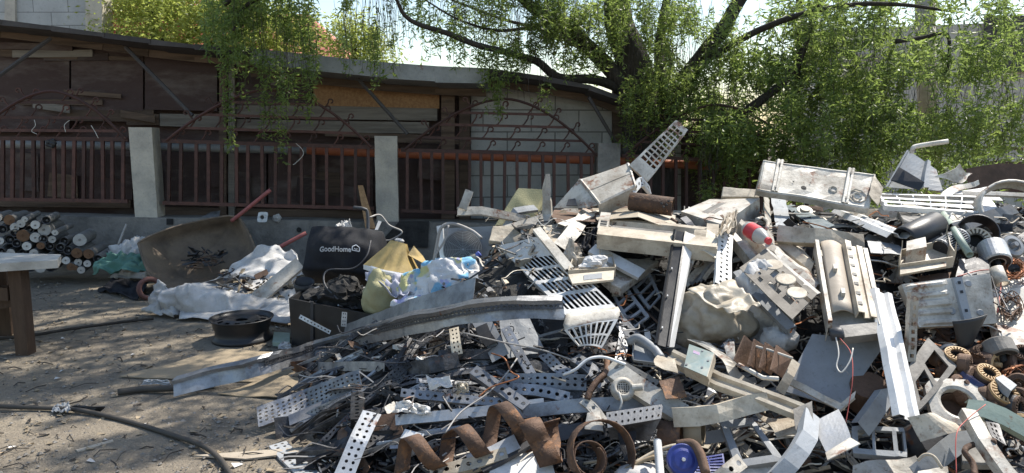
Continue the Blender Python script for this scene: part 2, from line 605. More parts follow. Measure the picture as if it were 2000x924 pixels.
# ------------------------------------------------------------------ light and sky
SUN = V((0.46, 0.36, 0.81)).normalized()
world = bpy.data.worlds.new('World')
scene.world = world
world.use_nodes = True
wt = world.node_tree
sky = _n(wt, 'ShaderNodeTexSky', sky_type='NISHITA', sun_disc=False)
sky.sun_elevation = math.asin(SUN.z)
sky.sun_rotation = math.atan2(SUN.x, SUN.y)
sky.air_density = 1.3
sky.dust_density = 1.0
wt.links.new(sky.outputs[0], wt.nodes['Background'].inputs['Color'])
wt.nodes['Background'].inputs['Strength'].default_value = 0.125
sd = bpy.data.lights.new('sun', 'SUN')
sd.energy = 4.6
sd.angle = radians(0.5)
sd.color = (1.0, 0.945, 0.85)
so = bpy.data.objects.new('sun', sd)
so.rotation_euler = (-SUN).to_track_quat('-Z', 'Y').to_euler()
COL.objects.link(so)
vs_ = scene.view_settings
vs_.view_transform = 'Standard'
vs_.look = 'None'
vs_.exposure = 0.8
vs_.gamma = 1
scene.cycles.max_bounces = 8
scene.cycles.transparent_max_bounces = 6

# ------------------------------------------------------------------ ground
def ground_mat():
    m = bpy.data.materials.new('dusty_soil')
    m.use_nodes = True
    t = m.node_tree
    L = t.links.new
    bs = t.nodes['Principled BSDF']
    tc = _n(t, 'ShaderNodeTexCoord')

    def ns(s, d=8, r=0.65):
        n = _n(t, 'ShaderNodeTexNoise')
        n.inputs['Scale'].default_value = s
        n.inputs['Detail'].default_value = d
        n.inputs['Roughness'].default_value = r
        L(tc.outputs['Object'], n.inputs['Vector'])
        return n.outputs['Fac']

    def mr(x, a, b, hi=1.0):
        r = _n(t, 'ShaderNodeMapRange')
        r.inputs[1].default_value = a
        r.inputs[2].default_value = b
        r.inputs[4].default_value = hi
        L(x, r.inputs[0])
        return r.outputs[0]

    def mix(f, a, b):
        x = _n(t, 'ShaderNodeMix', data_type='RGBA')
        L(f, x.inputs[0])
        for s, i in ((a, 6), (b, 7)):
            if isinstance(s, tuple):
                x.inputs[i].default_value = (*s, 1)
            else:
                L(s, x.inputs[i])
        return x.outputs[2]
    c = mix(mr(ns(0.9), 0.35, 0.65), (0.275, 0.232, 0.175), (0.175, 0.15, 0.12))
    c = mix(mr(ns(5.0), 0.45, 0.72, 0.6), c, (0.095, 0.083, 0.07))
    c = mix(mr(ns(38.0, 4), 0.58, 0.72, 0.75), c, (0.38, 0.33, 0.26))
    c = mix(mr(ns(90.0, 3), 0.62, 0.7, 0.7), c, (0.09, 0.075, 0.06))
    L(c, bs.inputs['Base Color'])
    bs.inputs['Roughness'].default_value = 0.95
    bs.inputs['Specular IOR Level'].default_value = 0.15
    b = _n(t, 'ShaderNodeBump')
    b.inputs['Strength'].default_value = 0.55
    b.inputs['Distance'].default_value = 0.03
    ad = _n(t, 'ShaderNodeMath', operation='ADD')
    L(ns(24.0, 8, 0.75), ad.inputs[0])
    L(mr(ns(80.0, 3), 0.5, 0.8), ad.inputs[1])
    L(ad.outputs[0], b.inputs['Height'])
    L(b.outputs[0], bs.inputs['Normal'])
    return m


SOIL = ground_mat()
gx = [-300, -60, -20] + [-9 + 0.15 * i for i in range(121)] + [20, 60, 300]
gy = [-200, -30, -5] + [1.5 + 0.15 * i for i in range(61)] + [20, 60, 300, 900]
g = Geo()
vs = []
for y in gy:
    for x in gx:
        z = 0.0
        if abs(x) < 10 and 0 < y < 11:
            z = 0.018 * noise.noise(V((x * 0.8, y * 0.8, 0))) + 0.01 * noise.noise(V((x * 3, y * 3, 5)))
        vs.append((x, y, z))
nx = len(gx)
g.add(vs, [(j * nx + i, j * nx + i + 1, (j + 1) * nx + i + 1, (j + 1) * nx + i) for j in range(len(gy) - 1) for i in range(nx - 1)])
emit('ground', g, SOIL, kind='structure', smooth=True)


def fbox(px0, py0, px1, py1, off, t, slope=0.0):
    """board on a plane parallel to the fence: pixel rectangle, set back by off, t thick (backwards); slope = drop in pixels to the right edge"""
    return slab([FP(px0, py1, off), FP(px1, py1 + slope, off), FP(px1, py0 + slope, off), FP(px0, py0, off)], t)


def slab_back(c, t, n):
    """board from four front corners, thickness along n"""
    a = [V(p) for p in c]
    return Geo().add(a + [p + n * t for p in a], [(0, 1, 2, 3), (7, 6, 5, 4), (0, 4, 5, 1), (1, 5, 6, 2), (2, 6, 7, 3), (3, 7, 4, 0)])


FN = V((-0.123, 1, 0)).normalized()      # pointing away behind the fence
FT = V((1, 0.123, 0)).normalized()

# low wall
a, b = FP(-260, 416, -0.10), FP(1800, 452, -0.10)
N = 60
g = Geo()
vs = []
for k in range(N + 1):
    p = a.lerp(b, k / N)
    q = p + V((0, 0, 0.012 * noise.noise(p * 2.5)))
    for w_, z in ((0, -0.05), (0, q.z), (0.34, q.z), (0.34, -0.05)):
        vs.append((p.x + FN.x * w_, p.y + FN.y * w_, z))
g.add(vs, [(4 * k + i, 4 * k + 4 + i, 4 * k + 5 + i, 4 * k + 1 + i) for k in range(N) for i in range(3)])
wall = emit('low_wall', g, CONCD, label='low grey concrete wall along the ground that carries the iron fence', cat='wall')

# pillars
PIL = [(251, 296, 249, 424, 'pale square concrete pillar between the first two fence bays, fully in view'),
       (731, 775, 266, 434, 'pale square concrete pillar rising right behind the black bag'),
       (1169, 1212, 280, 446, 'dark grey concrete pillar beside the willow, behind the tilted white casing')]
for x0, x1, y0, y1, lb in PIL:
    c0, c1 = FP(x0, y0, -0.07), FP(x1, y0, -0.07)
    zb = FP(x0, y1, -0.07).z
    g = Geo()
    d = FN * 0.25
    nz = 8
    ring = []
    for k in range(nz + 1):
        z = lerp(zb - 0.05, c0.z, k / nz)
        for p in (c0, c1, c1 + d, c0 + d):
            q = V((p.x, p.y, z))
            ring.append(q + noise.noise_vector(q * 6) * 0.006)
    fs = [(4 * k + i, 4 * k + (i + 1) % 4, 4 * k + 4 + (i + 1) % 4, 4 * k + 4 + i) for k in range(nz) for i in range(4)]
    fs.append((4 * nz, 4 * nz + 1, 4 * nz + 2, 4 * nz + 3))
    g.add(ring, fs)
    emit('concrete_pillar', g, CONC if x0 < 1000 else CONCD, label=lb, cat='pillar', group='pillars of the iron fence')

# iron fence bays
def bar(p, q, w=0.032):
    d = (q - p).normalized()
    n = FN
    s = d.cross(n).normalized()
    return Geo().add([p + s * (w / 2 * a) + n * (w / 2 * b) for a, b in ((-1, -1), (1, -1), (1, 1), (-1, 1))] +
                     [q + s * (w / 2 * a) + n * (w / 2 * b) for a, b in ((-1, -1), (1, -1), (1, 1), (-1, 1))],
                     [(0, 1, 2, 3), (7, 6, 5, 4), (0, 4, 5, 1), (1, 5, 6, 2), (2, 6, 7, 3), (3, 7, 4, 0)])


def scroll_geo(p, h, flip=1):
    """S-shaped forged scroll standing on p"""
    pts = []
    for k in range(15):
        q = radians(200 - 300 * k / 14)
        r = h * 0.24 * (1.0 - 0.4 * k / 14)
        pts.append((0.3 * h + r * cos(q), h * 0.72 + r * sin(q)))
    stem_ = [(-0.5 * h, 0.02 * h), (-0.28 * h, 0.12 * h), (-0.05 * h, 0.42 * h)]
    path = [p + FT * (x * flip) + V((0, 0, z)) for x, z in stem_ + pts]
    return tube(path, 0.009, 5)


BAYS = [(-60, 250, 270, 272, 388, 393, 100, 178, [230, 200, 255], 'iron fence bay at the far end behind the stacked tubes'),
        (318, 731, 275, 288, 396, 407, 530, 174, [228, 202, 255], 'iron fence bay behind the wheelbarrow and black bag'),
        (783, 1169, 293, 302, 411, 424, 985, 193, [222, 246, 272], 'iron fence bay with the orange pipe and white blocks behind it'),
        (1214, 1590, 304, 322, 426, 440, 1400, 205, [236, 260, 284], 'iron fence bay mostly hidden by willow and scrap')]
for bi, (x0, x1, t0, t1, b0, b1, ax, ay, rails, lb) in enumerate(BAYS):
    tp = lambda x: t0 + (t1 - t0) * (x - x0) / (x1 - x0)
    bp = lambda x: b0 + (b1 - b0) * (x - x0) / (x1 - x0)
    root = thing('iron_fence', lb, 'fence', FP((x0 + x1) / 2, b1, 0), 'red-brown iron fence bays between the pillars')
    emit('rail', bar(FP(x0, tp(x0)), FP(x1, tp(x1)), 0.042), IRON, root)
    emit('rail', bar(FP(x0, bp(x0)), FP(x1, bp(x1)), 0.038), IRON, root)
    n = 16
    for k in range(n):
        x = x0 + (x1 - x0) * (k + 0.5 + random.uniform(-0.12, 0.12)) / n
        emit('bar', bar(FP(x, tp(x)), FP(x + random.uniform(-2, 2), bp(x)), 0.034), IRON, root)
    # arch: a low pointed arc over the bay
    arc = []
    for k in range(25):
        s = -1 + 2 * k / 24
        x = ax + (x1 - ax if s > 0 else ax - x0) * s * 0.97
        y = ay + (tp(x) - ay) * (abs(s) ** 1.75)
        arc.append(FP(x, y, -0.02))
    emit('arch', tube(arc, 0.017, 6), IRON, root)
    for ry in rails:
        s = ((ry - ay) / (tp(ax) - ay)) ** (1 / 1.75)
        xa, xb = ax - (ax - x0) * s * 0.96, ax + (x1 - ax) * s * 0.96
        dy = (t1 - t0) / (x1 - x0)
        emit('rail', bar(FP(xa, ry - dy * (ax - xa)), FP(xb, ry + dy * (xb - ax)), 0.03), IRON, root)
        nsc = max(2, int((xb - xa) / 46))
        for k in range(nsc):
            x = xa + (xb - xa) * (k + 0.5) / nsc
            yy = ry + dy * (x - ax)
            emit('scroll', scroll_geo(FP(x, yy, 0), 0.15, 1), IRON, root)
    for k in range(8):
        x = x0 + (x1 - x0) * (k + 0.6) / 8
        emit('scroll', scroll_geo(FP(x, tp(x), 0), 0.14, 1), IRON, root)
    for sgn in (-1, 1):
        for s in (0.35, 0.55, 0.75):
            x = ax + (x1 - ax if sgn > 0 else ax - x0) * sgn * s
            y = ay + (tp(x) - ay) * s ** 1.75
            emit('scroll', scroll_geo(FP(x, y, 0), 0.12, sgn), IRON, root)
# far right remnant of the fence
root = thing('iron_fence', 'iron fence end with one scroll above rails beyond the scrap at the far right', 'fence', FP(1990, 380, 0.4), 'red-brown iron fence bays between the pillars')
for yy in (290, 318, 372):
    emit('rail', bar(FP(1900, yy - 2, 0.4), FP(2090, yy + 4, 0.4), 0.04), IRON, root)
for k in range(3):
    emit('scroll', scroll_geo(FP(1955 + 46 * k, 318, 0.4), 0.24, 1), IRON, root)

# drain pipes behind the bars
emit('drain_pipe', tube([FP(-120, 279, 0.42), FP(300, 287, 0.42), FP(745, 297, 0.42)], 0.048, 12), GPIPE, label='grey plastic pipe running level behind the left fence bars', cat='pipe', smooth=True)
emit('drain_pipe', tube([FP(600, 292, 0.20), FP(795, 300, 0.20), FP(1160, 312, 0.20), FP(1440, 326, 0.20)], 0.058, 12), ORNG, label='orange plastic pipe running level behind the right fence bars', cat='pipe', smooth=True)

# ------------------------------------------------------------------ shed behind the fence
shed = thing('shed', 'long low shed of dark boards behind the iron fence', 'shed', FP(600, 440, 0.9))
SO = 0.75


def fpoly(pts, off, t):
    return slab_back([FP(x, y, off) for x, y in pts], t, FN)


emit('back_panel', fpoly([(-200, 440), (1250, 470), (1250, 190), (-200, 40)], SO + 0.16, 0.05), PLY, shed)
for (p, m, nm) in [
    ([(-200, 258), (135, 258), (135, 80), (-200, 60)], PLY, 'plywood_sheet'),
    ([(139, 214), (279, 216), (279, 96), (139, 82)], PLY, 'plywood_sheet'),
    ([(283, 214), (424, 217), (424, 110), (283, 96)], PLY, 'plywood_sheet'),
    ([(461, 206), (608, 206), (608, 126), (461, 112)], PLY, 'plywood_sheet'),
    ([(612, 206), (858, 212), (858, 176), (612, 140)], OSB, 'osb_sheet'),
    ([(-200, 420), (1250, 430), (1250, 470), (-200, 440)], PLNKD, 'plank'),
    ([(-200, 402), (255, 406), (255, 392), (-200, 388)], PLNKD, 'plank'),
    ([(320, 420), (730, 428), (730, 412), (320, 404)], PLNKD, 'plank'),
    ([(-200, 250), (120, 250), (120, 228), (-200, 226)], PLNK, 'plank'),
    ([(130, 236), (300, 238), (300, 214), (130, 211)], PLNKD, 'plank'),
    ([(247, 244), (310, 244), (310, 223), (247, 222)], PLNKD, 'plank'),
    ([(312, 246), (440, 250), (440, 224), (312, 222)], PLNK, 'plank'),
    ([(462, 230), (854, 236), (854, 209), (462, 203)], PLNK, 'plank'),
    ([(462, 256), (838, 261), (838, 239), (462, 233)], PLNK, 'plank'),
    ([(160, 107), (322, 124), (322, 110), (160, 95)], PLNKD, 'plank'),
    ([(320, 122), (500, 140), (500, 122), (320, 104)], PLNKD, 'plank'),
    ([(-200, 86), (160, 96), (160, 78), (-200, 62)], PLNKD, 'plank'),
    ([(-200, 386), (258, 390), (258, 282), (-200, 280)], PLY, 'plywood_sheet'),
    ([(322, 400), (520, 404), (520, 284), (322, 280)], PLY, 'plywood_sheet'),
    ([(524, 404), (728, 410), (728, 288), (524, 284)], PLY, 'plywood_sheet'),
]:
    emit(nm, fpoly(p, SO + random.uniform(-0.012, 0.012), 0.025), m, shed)
random.seed(77)
for k in range(16):
    x0 = random.uniform(-60, 780)
    ytop = 62 + 0.105 * x0
    y0 = ytop + random.choice([22, 34, 60, 100, 128])
    if 590 < x0 + 60 and y0 < 205:
        continue
    w_ = random.uniform(60, 190)
    h_ = random.uniform(7, 15)
    sl = random.uniform(-3, 12)
    emit('plank', fpoly([(x0, y0 + h_), (x0 + w_, y0 + h_ + sl), (x0 + w_, y0 + sl), (x0, y0)], SO - 0.03 - 0.004 * k, 0.02), random.choice([PLNKD, PLNKD, PLY, PLNK]), shed)
for k in range(14):
    x = random.uniform(0, 850)
    y = random.uniform(290, 370)
    emit('patch', fpoly([(x, y + 40), (x + 60, y + 46), (x + 58, y), (x + 4, y - 6)], SO - 0.035 - 0.003 * k, 0.012), random.choice([PLY, PLNKD, PLY]), shed)
for (x0, x1, y0, y1, m) in [(428, 442, 96, 430, PLNKD), (446, 458, 96, 430, PLNK), (862, 888, 160, 440, PLNKD), (897, 918, 168, 440, PLNKD), (1198, 1216, 170, 450, PLNKD)]:
    emit('post', fpoly([(x0, y1), (x1, y1), (x1, y0), (x0, y0)], SO - 0.09, 0.08), m, shed)
emit('back_panel', fpoly([(1252, 470), (1500, 478), (1500, 262), (1252, 240)], SO + 0.10, 0.05), PLY, shed)  # added dark backing, closes bright gaps behind the last fence bay
emit('block_wall', fpoly([(920, 450), (1330, 462), (1330, 192), (920, 168)], SO + 0.08, 0.12), BLKS, shed)
for (p, q) in [((100, 74), (-8, 152)), ((245, 92), (376, 226)), ((692, 146), (796, 262)), ((1215, 300), (1150, 190))]:
    emit('brace', tube([FP(*p, 0.28), FP(*q, 0.10)], 0.022, 6), SLATE, shed)
# fascia and roof
TOPL = [(-220, 20), (0, 38), (100, 50), (200, 63), (290, 76), (380, 86), (490, 94), (600, 106), (740, 121), (850, 129), (950, 133), (1060, 148), (1150, 165), (1215, 190)]
for i in range(len(TOPL) - 1):
    (x0, y0), (x1, y1) = TOPL[i], TOPL[i + 1]
    tin = 480 < x0 < 940
    k = random.uniform(-0.012, 0.012)
    h = 30 if tin else 9
    nm = 'roof_flashing' if tin else 'roof_sheet'
    a, b = FP(x0, y0, 0.02 + k), FP(x1 + 3, y1 + (0 if tin else random.uniform(-1, 2)), 0.02 + k)
    d, c = FP(x0, y0 + h + (2 if not tin else (x0 - 490) * 0.006), 0.02 + k), FP(x1 + 3, y1 + h, 0.02 + k)
    back = V((0, 3.4, -0.22)) + FT * 0
    gg = Geo().add([d, c, b, a, a + back, b + back, d + V((0, 3.4, -0.26)), c + V((0, 3.4, -0.26))],
                   [(0, 1, 2, 3), (3, 2, 5, 4), (0, 6, 7, 1), (0, 3, 4, 6), (1, 7, 5, 2)])
    emit(nm, gg, TIN if tin else SLATE, shed)
    emit('fascia', fpoly([(x0, y0 + h + 26), (x1, y1 + h + 26), (x1, y1 + h), (x0, y0 + h)], 0.5 + k, 0.03), PLNKD, shed)

# ------------------------------------------------------------------ far buildings
bw = thing('block_building', 'unfinished building of pale aerated blocks above the left shed roof', 'building', P(60, 250, 12.5))
emit('wall', Geo().join(slab([P(-300, 300, 13), P(172, 300, 13), P(172, -260, 13), P(-300, -260, 13)], 0.25)), BLK, bw)
emit('column', slab([P(168, 300, 12.93), P(200, 300, 12.93), P(198, -260, 12.93), P(166, -260, 12.93)], 0.35), CONC, bw)
emit('column', slab([P(9, 300, 12.95), P(29, 300, 12.95), P(29, -260, 12.95), P(9, -260, 12.95)], 0.3), CONC, bw)
rb = thing('red_building', 'house with red tiled hip roof and red wall beyond the shed', 'house', P(500, 250, 22))
emit('wall', box(-13.0, -9.4, 22.2, 28, 0, 6.4), REDW, rb)
e0, e1, tp0, tp1 = P(430, 140, 22), P(700, 140, 22), P(470, 30, 24.5), P(602, 30, 24.5)
b0_, b1_ = P(430, 140, 22) + V((0, 5, 0)), P(700, 140, 22) + V((0, 5, 0))
emit('roof', Geo().add([e0, e1, tp1, tp0, b1_, b0_], [(0, 1, 2, 3), (1, 4, 2), (0, 3, 5), (2, 4, 5, 3)]), REDT, rb, solid=0.08)
gb = thing('grey_building', 'grey plastered building behind the willow on the right', 'building', P(1850, 300, 13))
emit('wall', slab([P(1560, 420, 13.2), P(2300, 420, 12.6), P(2300, 30, 12.6), P(1560, 60, 13.2)], 0.3), GREYW, gb)
emit('window', slab([P(1640, 215, 13.12), P(1716, 215, 13.05), P(1716, 105, 13.05), P(1640, 105, 13.12)], 0.05), PALEW, gb)
wf = emit('window', slab([P(1925, 140, 12.8), P(2060, 140, 12.7), P(2060, 30, 12.7), P(1925, 30, 12.8)], 0.05), SLATE, gb)
lat = Geo()
for k in range(9):
    for sgn in (-1, 1):
        lat.join(tube([P(1900 + 22 * k + (0 if sgn > 0 else 60), 140, 12.6), P(1900 + 22 * k + (60 if sgn > 0 else 0), 30, 12.6)], 0.012, 4))
emit('lattice', lat, IRON, wf)
emit('timber_pole', tube([P(1818, 400, 10.6), P(1808, 120, 10.6), P(1806, -60, 10.6)], 0.13, 10), PALEW, label='thick pale bare pole standing among the willow leaves at right', cat='pole', smooth=True)

# ------------------------------------------------------------------ trees
class Leaves:
    def __init__(s):
        s.v, s.f = [], []

    def leaf(s, p, d, L, w, curl=0.25):
        d = d.normalized()
        a = V((random.uniform(-1, 1), random.uniform(-1, 1), random.uniform(-1, 1)))
        sd_ = d.cross(a)
        if sd_.length < 1e-3:
            sd_ = V((1, 0, 0))
        sd_.normalize()
        up = sd_.cross(d)
        o = len(s.v)
        m = p + d * (L * 0.45) + up * (L * curl * 0.5)
        s.v += [tuple(p), tuple(m + sd_ * w), tuple(p + d * L - up * (L * curl * 0.6)), tuple(m - sd_ * w)]
        s.f.append((o, o + 1, o + 2, o + 3))


def tree_obj(name, label, limbs, leaves, twigs, lm):
    base = limbs[0][0][0]
    root = thing(name, label, 'tree', V((base.x, base.y, 0)))
    g = Geo()
    for pts, r0, r1 in limbs:
        path = spline(pts, 5)
        path = [p + noise.noise_vector(p * 2.1) * r0 * 0.35 for p in path]
        g.join(tube(path, r0, 10, True, r1))
    emit('trunk', g, BARK, root, smooth=True)
    if leaves.v:
        gt = Geo()
        gt.v = [V(p) for p in leaves.v]
        gt.f = leaves.f
        gt.m = [0] * len(leaves.f)
        o = len(gt.v)
        for path, r in twigs:
            t_ = tube(path, r, 3, False)
            gt.join(t_, 1)
        emit('crown', gt, [lm, BARK], root)
    return root


def strand(LV, TW, p, length, dens=55, L=0.085, w=0.0085, sway=0.12, twig=True, cl=-0.10):
    """hanging willow shoot with lance leaves"""
    n = max(3, int(length / 0.07))
    dx, dy = random.uniform(-1, 1) * sway, random.uniform(-1, 1) * sway
    path = []
    q = p.copy()
    ph = random.uniform(0, 6)
    for k in range(n + 1):
        t = k / n
        path.append(q.copy())
        q = q + V((dx * (1 - t) + 0.16 * sin(ph + k * 0.9), dy * (1 - t) + 0.16 * cos(ph * 1.7 + k), -1)) * (length / n)
    if twig:
        TW.append((path, 0.002))
    m = int(length * dens)
    for k in range(m):
        t = random.random()
        i = min(n - 1, int(t * n))
        b = path[i].lerp(path[i + 1], t * n - i)
        if noise.noise(V((b.x * 2.1, b.y * 1.5, b.z * 2.3))) < cl:
            continue
        d = V((random.gauss(0, 0.95), random.gauss(0, 0.95), random.uniform(-1.3, 0.55)))
        LV.leaf(b, d, L * random.uniform(0.6, 1.25), w * random.uniform(0.7, 1.3), random.uniform(-0.3, 0.5))


random.seed(11)
LV, TW = Leaves(), []
LB = []
TY = 9.45
base = P(1285, 430, TY)
base.z = 0


def limb(pts, r0, r1):
    LB.append(([P(*p) for p in pts], r0 * .8, r1 * .8))


LB.append(([base, P(1275, 330, TY), P(1250, 210, TY), P(1225, 120, TY), P(1205, 20, TY), P(1190, -120, TY)], 0.34, 0.13))
limb([(1255, 240, TY), (1195, 140, TY - .1), (1120, 70, TY - .3), (1040, 10, TY - .6), (960, -60, TY - 1.2)], 0.15, 0.06)
limb([(1230, 180, TY), (1165, 158, TY - .2), (1090, 150, TY - .4), (1050, 122, TY - .6), (990, 104, TY - .9), (890, 72, TY - 1.2), (800, 40, TY - 1.5), (770, -10, TY - 1.7)], 0.085, 0.02)
limb([(1280, 260, TY), (1330, 170, TY - .1), (1400, 70, TY - .2), (1460, -20, TY - .3), (1500, -120, TY - .4)], 0.17, 0.07)
limb([(1300, 200, TY), (1290, 80, TY + .3), (1320, -60, TY + .4)], 0.12, 0.05)
limb([(1360, 130, TY - .2), (1480, 60, TY - .5), (1600, 20, TY - .8), (1720, 8, TY - 1.0), (1850, 20, TY - 1.2)], 0.06, 0.02)
limb([(1340, 280, TY), (1440, 230, TY - .2), (1540, 150, TY - .3), (1580, 60, TY - .4), (1610, -40, TY - .4)], 0.09, 0.04)
limb([(1580, 300, TY + .4), (1556, 180, TY + .4), (1562, 60, TY + .4), (1556, -60, TY + .4)], 0.07, 0.05)
limb([(1200, 140, TY), (1130, 90, TY + .2), (1060, 60, TY + .3), (960, 30, TY + .3), (860, -10, TY + .2)], 0.05, 0.015)
limb([(1750, 80, TY - 1), (1800, 74, TY - 1), (1850, 68, TY - 1.1), (1852, 130, TY - 1.1), (1836, 150, TY - 1.1)], 0.035, 0.014)
limb([(1080, 45, TY - .4), (980, 60, TY - .5), (900, 40, TY - .6), (830, 0, TY - .7)], 0.03, 0.01)
# long limb reaching out to the left above the yard
limb([(1190, -120, TY), (1000, -220, TY - .7), (800, -210, TY - 1.2), (620, -150, TY - 1.5), (520, -60, TY - 1.6), (440, 10, TY - 1.6)], 0.12, 0.03)
limb([(620, -150, TY - 1.5), (560, -40, TY - 1.7), (480, 10, TY - 1.7), (455, 60, TY - 1.7)], 0.045, 0.015)
limb([(1000, -220, TY - .7), (760, -420, TY - 2.4), (500, -560, TY - 3.2)], 0.08, 0.03)
limb([(800, -210, TY - 1.2), (600, -330, TY - 2.6), (300, -420, TY - 3.4)], 0.06, 0.02)


def region(n, cx, cy, rx, ry, y0, y1, l0, l1, dens=50, **kw):
    for _ in range(n):
        while True:
            a, b = random.uniform(-1, 1), random.uniform(-1, 1)
            if a * a + b * b < 1:
                break
        strand(LV, TW, P(cx + a * rx, cy + b * ry, random.uniform(y0, y1)), random.uniform(l0, l1), dens, **kw)


# right hand mass
region(237, 1850, 0, 270, 150, 7.9, 9.8, 0.35, 0.9, 75, L=.115, w=.0105, sway=.6)
region(165, 1860, 150, 220, 100, 7.7, 9.4, 0.3, 0.8, 75, L=.115, w=.0105, sway=.6)
region(136, 1650, 40, 140, 110, 8.2, 9.9, 0.4, 0.9, 70, L=.115, w=.0105, sway=.6)
region(129, 1610, 165, 140, 90, 8.2, 9.8, 0.4, 0.9, 70, L=.115, w=.0105, sway=.5)
region(122, 1490, 245, 120, 50, 8.3, 9.4, 0.3, 0.6, 75, L=.115, w=.0105, sway=.5)
region(108, 1690, 235, 140, 55, 7.8, 9.2, 0.3, 0.55, 75, L=.115, w=.0105, sway=.6)
region(79, 1900, 215, 110, 55, 7.8, 9.0, 0.25, 0.5, 70, L=.115, w=.0105, sway=.6)
region(43, 1400, 250, 60, 50, 8.7, 9.4, 0.4, 0.8, 60)
region(10, 1380, 270, 24, 40, 8.2, 8.5, 0.5, 0.72, 70)
region(108, 1560, 60, 100, 90, 9.2, 10.2, 0.5, 1.0, 60, L=.13, w=.013, sway=.5)
region(93, 1560, 300, 180, 30, 9.3, 10.2, 0.5, 0.9, 60, L=.13, w=.014, sway=.5)
region(122, 1770, 300, 240, 40, 9.3, 10.4, 0.5, 0.9, 60, L=.13, w=.014, sway=.5)
region(70, 1430, 140, 70, 60, 8.5, 9.6, 0.4, 0.7, 70, L=.115, w=.0105, sway=.5)
region(70, 1400, 190, 70, 30, 9.6, 10.3, 0.4, 0.7, 70, L=.115, w=.0105, sway=.5, cl=-.4)
# middle above the trunk
region(330, 1190, -20, 170, 80, 8.4, 9.8, 0.4, 0.85, 70, sway=.25)
region(160, 1360, 40, 110, 80, 8.6, 9.5, 0.5, 1.0, 70, sway=.2)
region(70, 1290, 140, 80, 60, 8.5, 9.2, 0.4, 0.8, 70)
region(16, 1240, 250, 60, 50, 8.6, 9.1, 0.2, 0.45, 60)
region(170, 1040, -10, 110, 60, 8.2, 9.8, 0.3, 0.8, 65, sway=.25)
region(160, 900, -15, 130, 50, 8.0, 9.6, 0.25, 0.7, 60, sway=.25)
region(60, 1010, 80, 80, 40, 8.2, 8.8, 0.3, 0.55, 55)
region(6, 962, 150, 24, 14, 8.2, 8.4, 0.35, 0.5, 70, cl=-9)
region(3, 1065, 170, 12, 10, 8.3, 8.5, 0.2, 0.35, 60, cl=-9)
region(90, 720, -15, 70, 45, 7.9, 8.6, 0.4, 0.75, 60)
# curtain hanging over the shed roof
region(95, 500, -20, 110, 60, 7.55, 8.3, 0.4, 0.75, 75, L=.10, w=.010, cl=-.15)
region(36, 560, 40, 60, 50, 7.6, 8.2, 0.5, 0.8, 60)
for (x, y, l) in [(437, 70, 1.2), (428, 90, 0.8), (447, 110, 0.9), (505, 90, 0.95), (512, 60, 0.9), (520, 100, 0.9), (538, 100, 1.15), (545, 90, 1.1), (575, 80, 0.75), (600, 60, 0.95), (604, 80, 0.8), (470, 80, 0.7), (724, 60, 0.5), (730, 80, 0.5)]:
    for k in range(2):
        strand(LV, TW, P(x + random.uniform(-8, 8), y, 7.75), l, 60, L=0.07, sway=0.03, cl=-9)
# high canopy over the yard, above the frame: gives the dappled shade
def canopy(n, x0, x1, y0, y1, z0, z1):
    for _ in range(n):
        for _t in range(40):
            p = V((random.uniform(x0, x1), random.uniform(y0, y1), random.uniform(z0, z1)))
            if noise.noise(V((p.x * 1.5, p.y * 1.5, 2))) > 0.02:
                break
        if CAMZ + (p.y * (462 + 40) / F - p.y * math.tan(PITCH)) * 1.0 > p.z - 0.3:
            continue
        strand(LV, TW, p, random.uniform(0.3, 0.7), 42, L=0.10, w=0.012, sway=0.4, cl=-9)


canopy(2600, -3.6, 1.3, 5.4, 10.2, 4.4, 5.8)
tree_obj('willow_tree', 'large curly willow with dark leaning trunk spreading over shed and yard', LB, LV, TW, LEAF)
print('willow leaves', len(LV.f))


def bush_tree(name, label, base, h, crowns, n, L, lm, r0=0.12):
    LV, TW = Leaves(), []
    LB = [([base, base + V((0.1, 0, h * 0.5)), base + V((0, 0.1, h * 0.85))], r0, r0 * 0.4)]
    for c, r in crowns:
        LB.append(([base + V((0, 0, h * 0.45)), (base + V((0, 0, h * 0.6))).lerp(c, 0.5), c], r0 * 0.5, r0 * 0.12))
        for _ in range(n):
            d = V((random.gauss(0, 1), random.gauss(0, 1), random.gauss(0, 1))).normalized()
            p = c + V((d.x * r[0], d.y * r[1], d.z * r[2])) * random.uniform(0.35, 1.05)
            for _k in range(7):
                q = p + V((random.gauss(0, .09), random.gauss(0, .09), random.gauss(0, .09)))
                LV.leaf(q, V((random.gauss(0, 1), random.gauss(0, 1), random.uniform(-1, 0.6))), L * random.uniform(.6, 1.2), L * 0.14)
    tree_obj(name, label, LB, LV, TW, lm)


b_ = P(300, 200, 13.5)
b_.z = 0
bush_tree('leafy_tree', 'bright yellow-green tree rising behind the left part of the shed roof', b_, 4.6,
          [(P(250, 55, 13.5), (1.0, .8, .75)), (P(330, 60, 13.2), (1.0, .8, .8)), (P(410, 55, 13.6), (0.9, .8, .9)), (P(490, 65, 13.4), (0.9, .8, .7)), (P(300, -10, 13.6), (0.8, .8, .5)), (P(450, 10, 13.6), (1.0, .8, .7)), (P(560, 80, 13.6), (.8, .7, .6))], 330, 0.12, LEAFY)
b_ = P(690, 200, 14)
b_.z = 0
bush_tree('leafy_tree', 'small pale green tree seen over the grey roof flashing beside the red roof', b_, 4.2,
          [(P(680, 105, 14), (.7, .6, .6)), (P(730, 110, 14), (.55, .5, .5)), (P(690, 65, 14), (.55, .5, .4))], 170, 0.11, LEAFY, 0.08)
# ------------------------------------------------------------------ helpers for the yard and the heap
def pt(p):
    if isinstance(p, Vector):
        return p
    return H(*p)


def Q(*ps):
    return [pt(p) for p in ps]


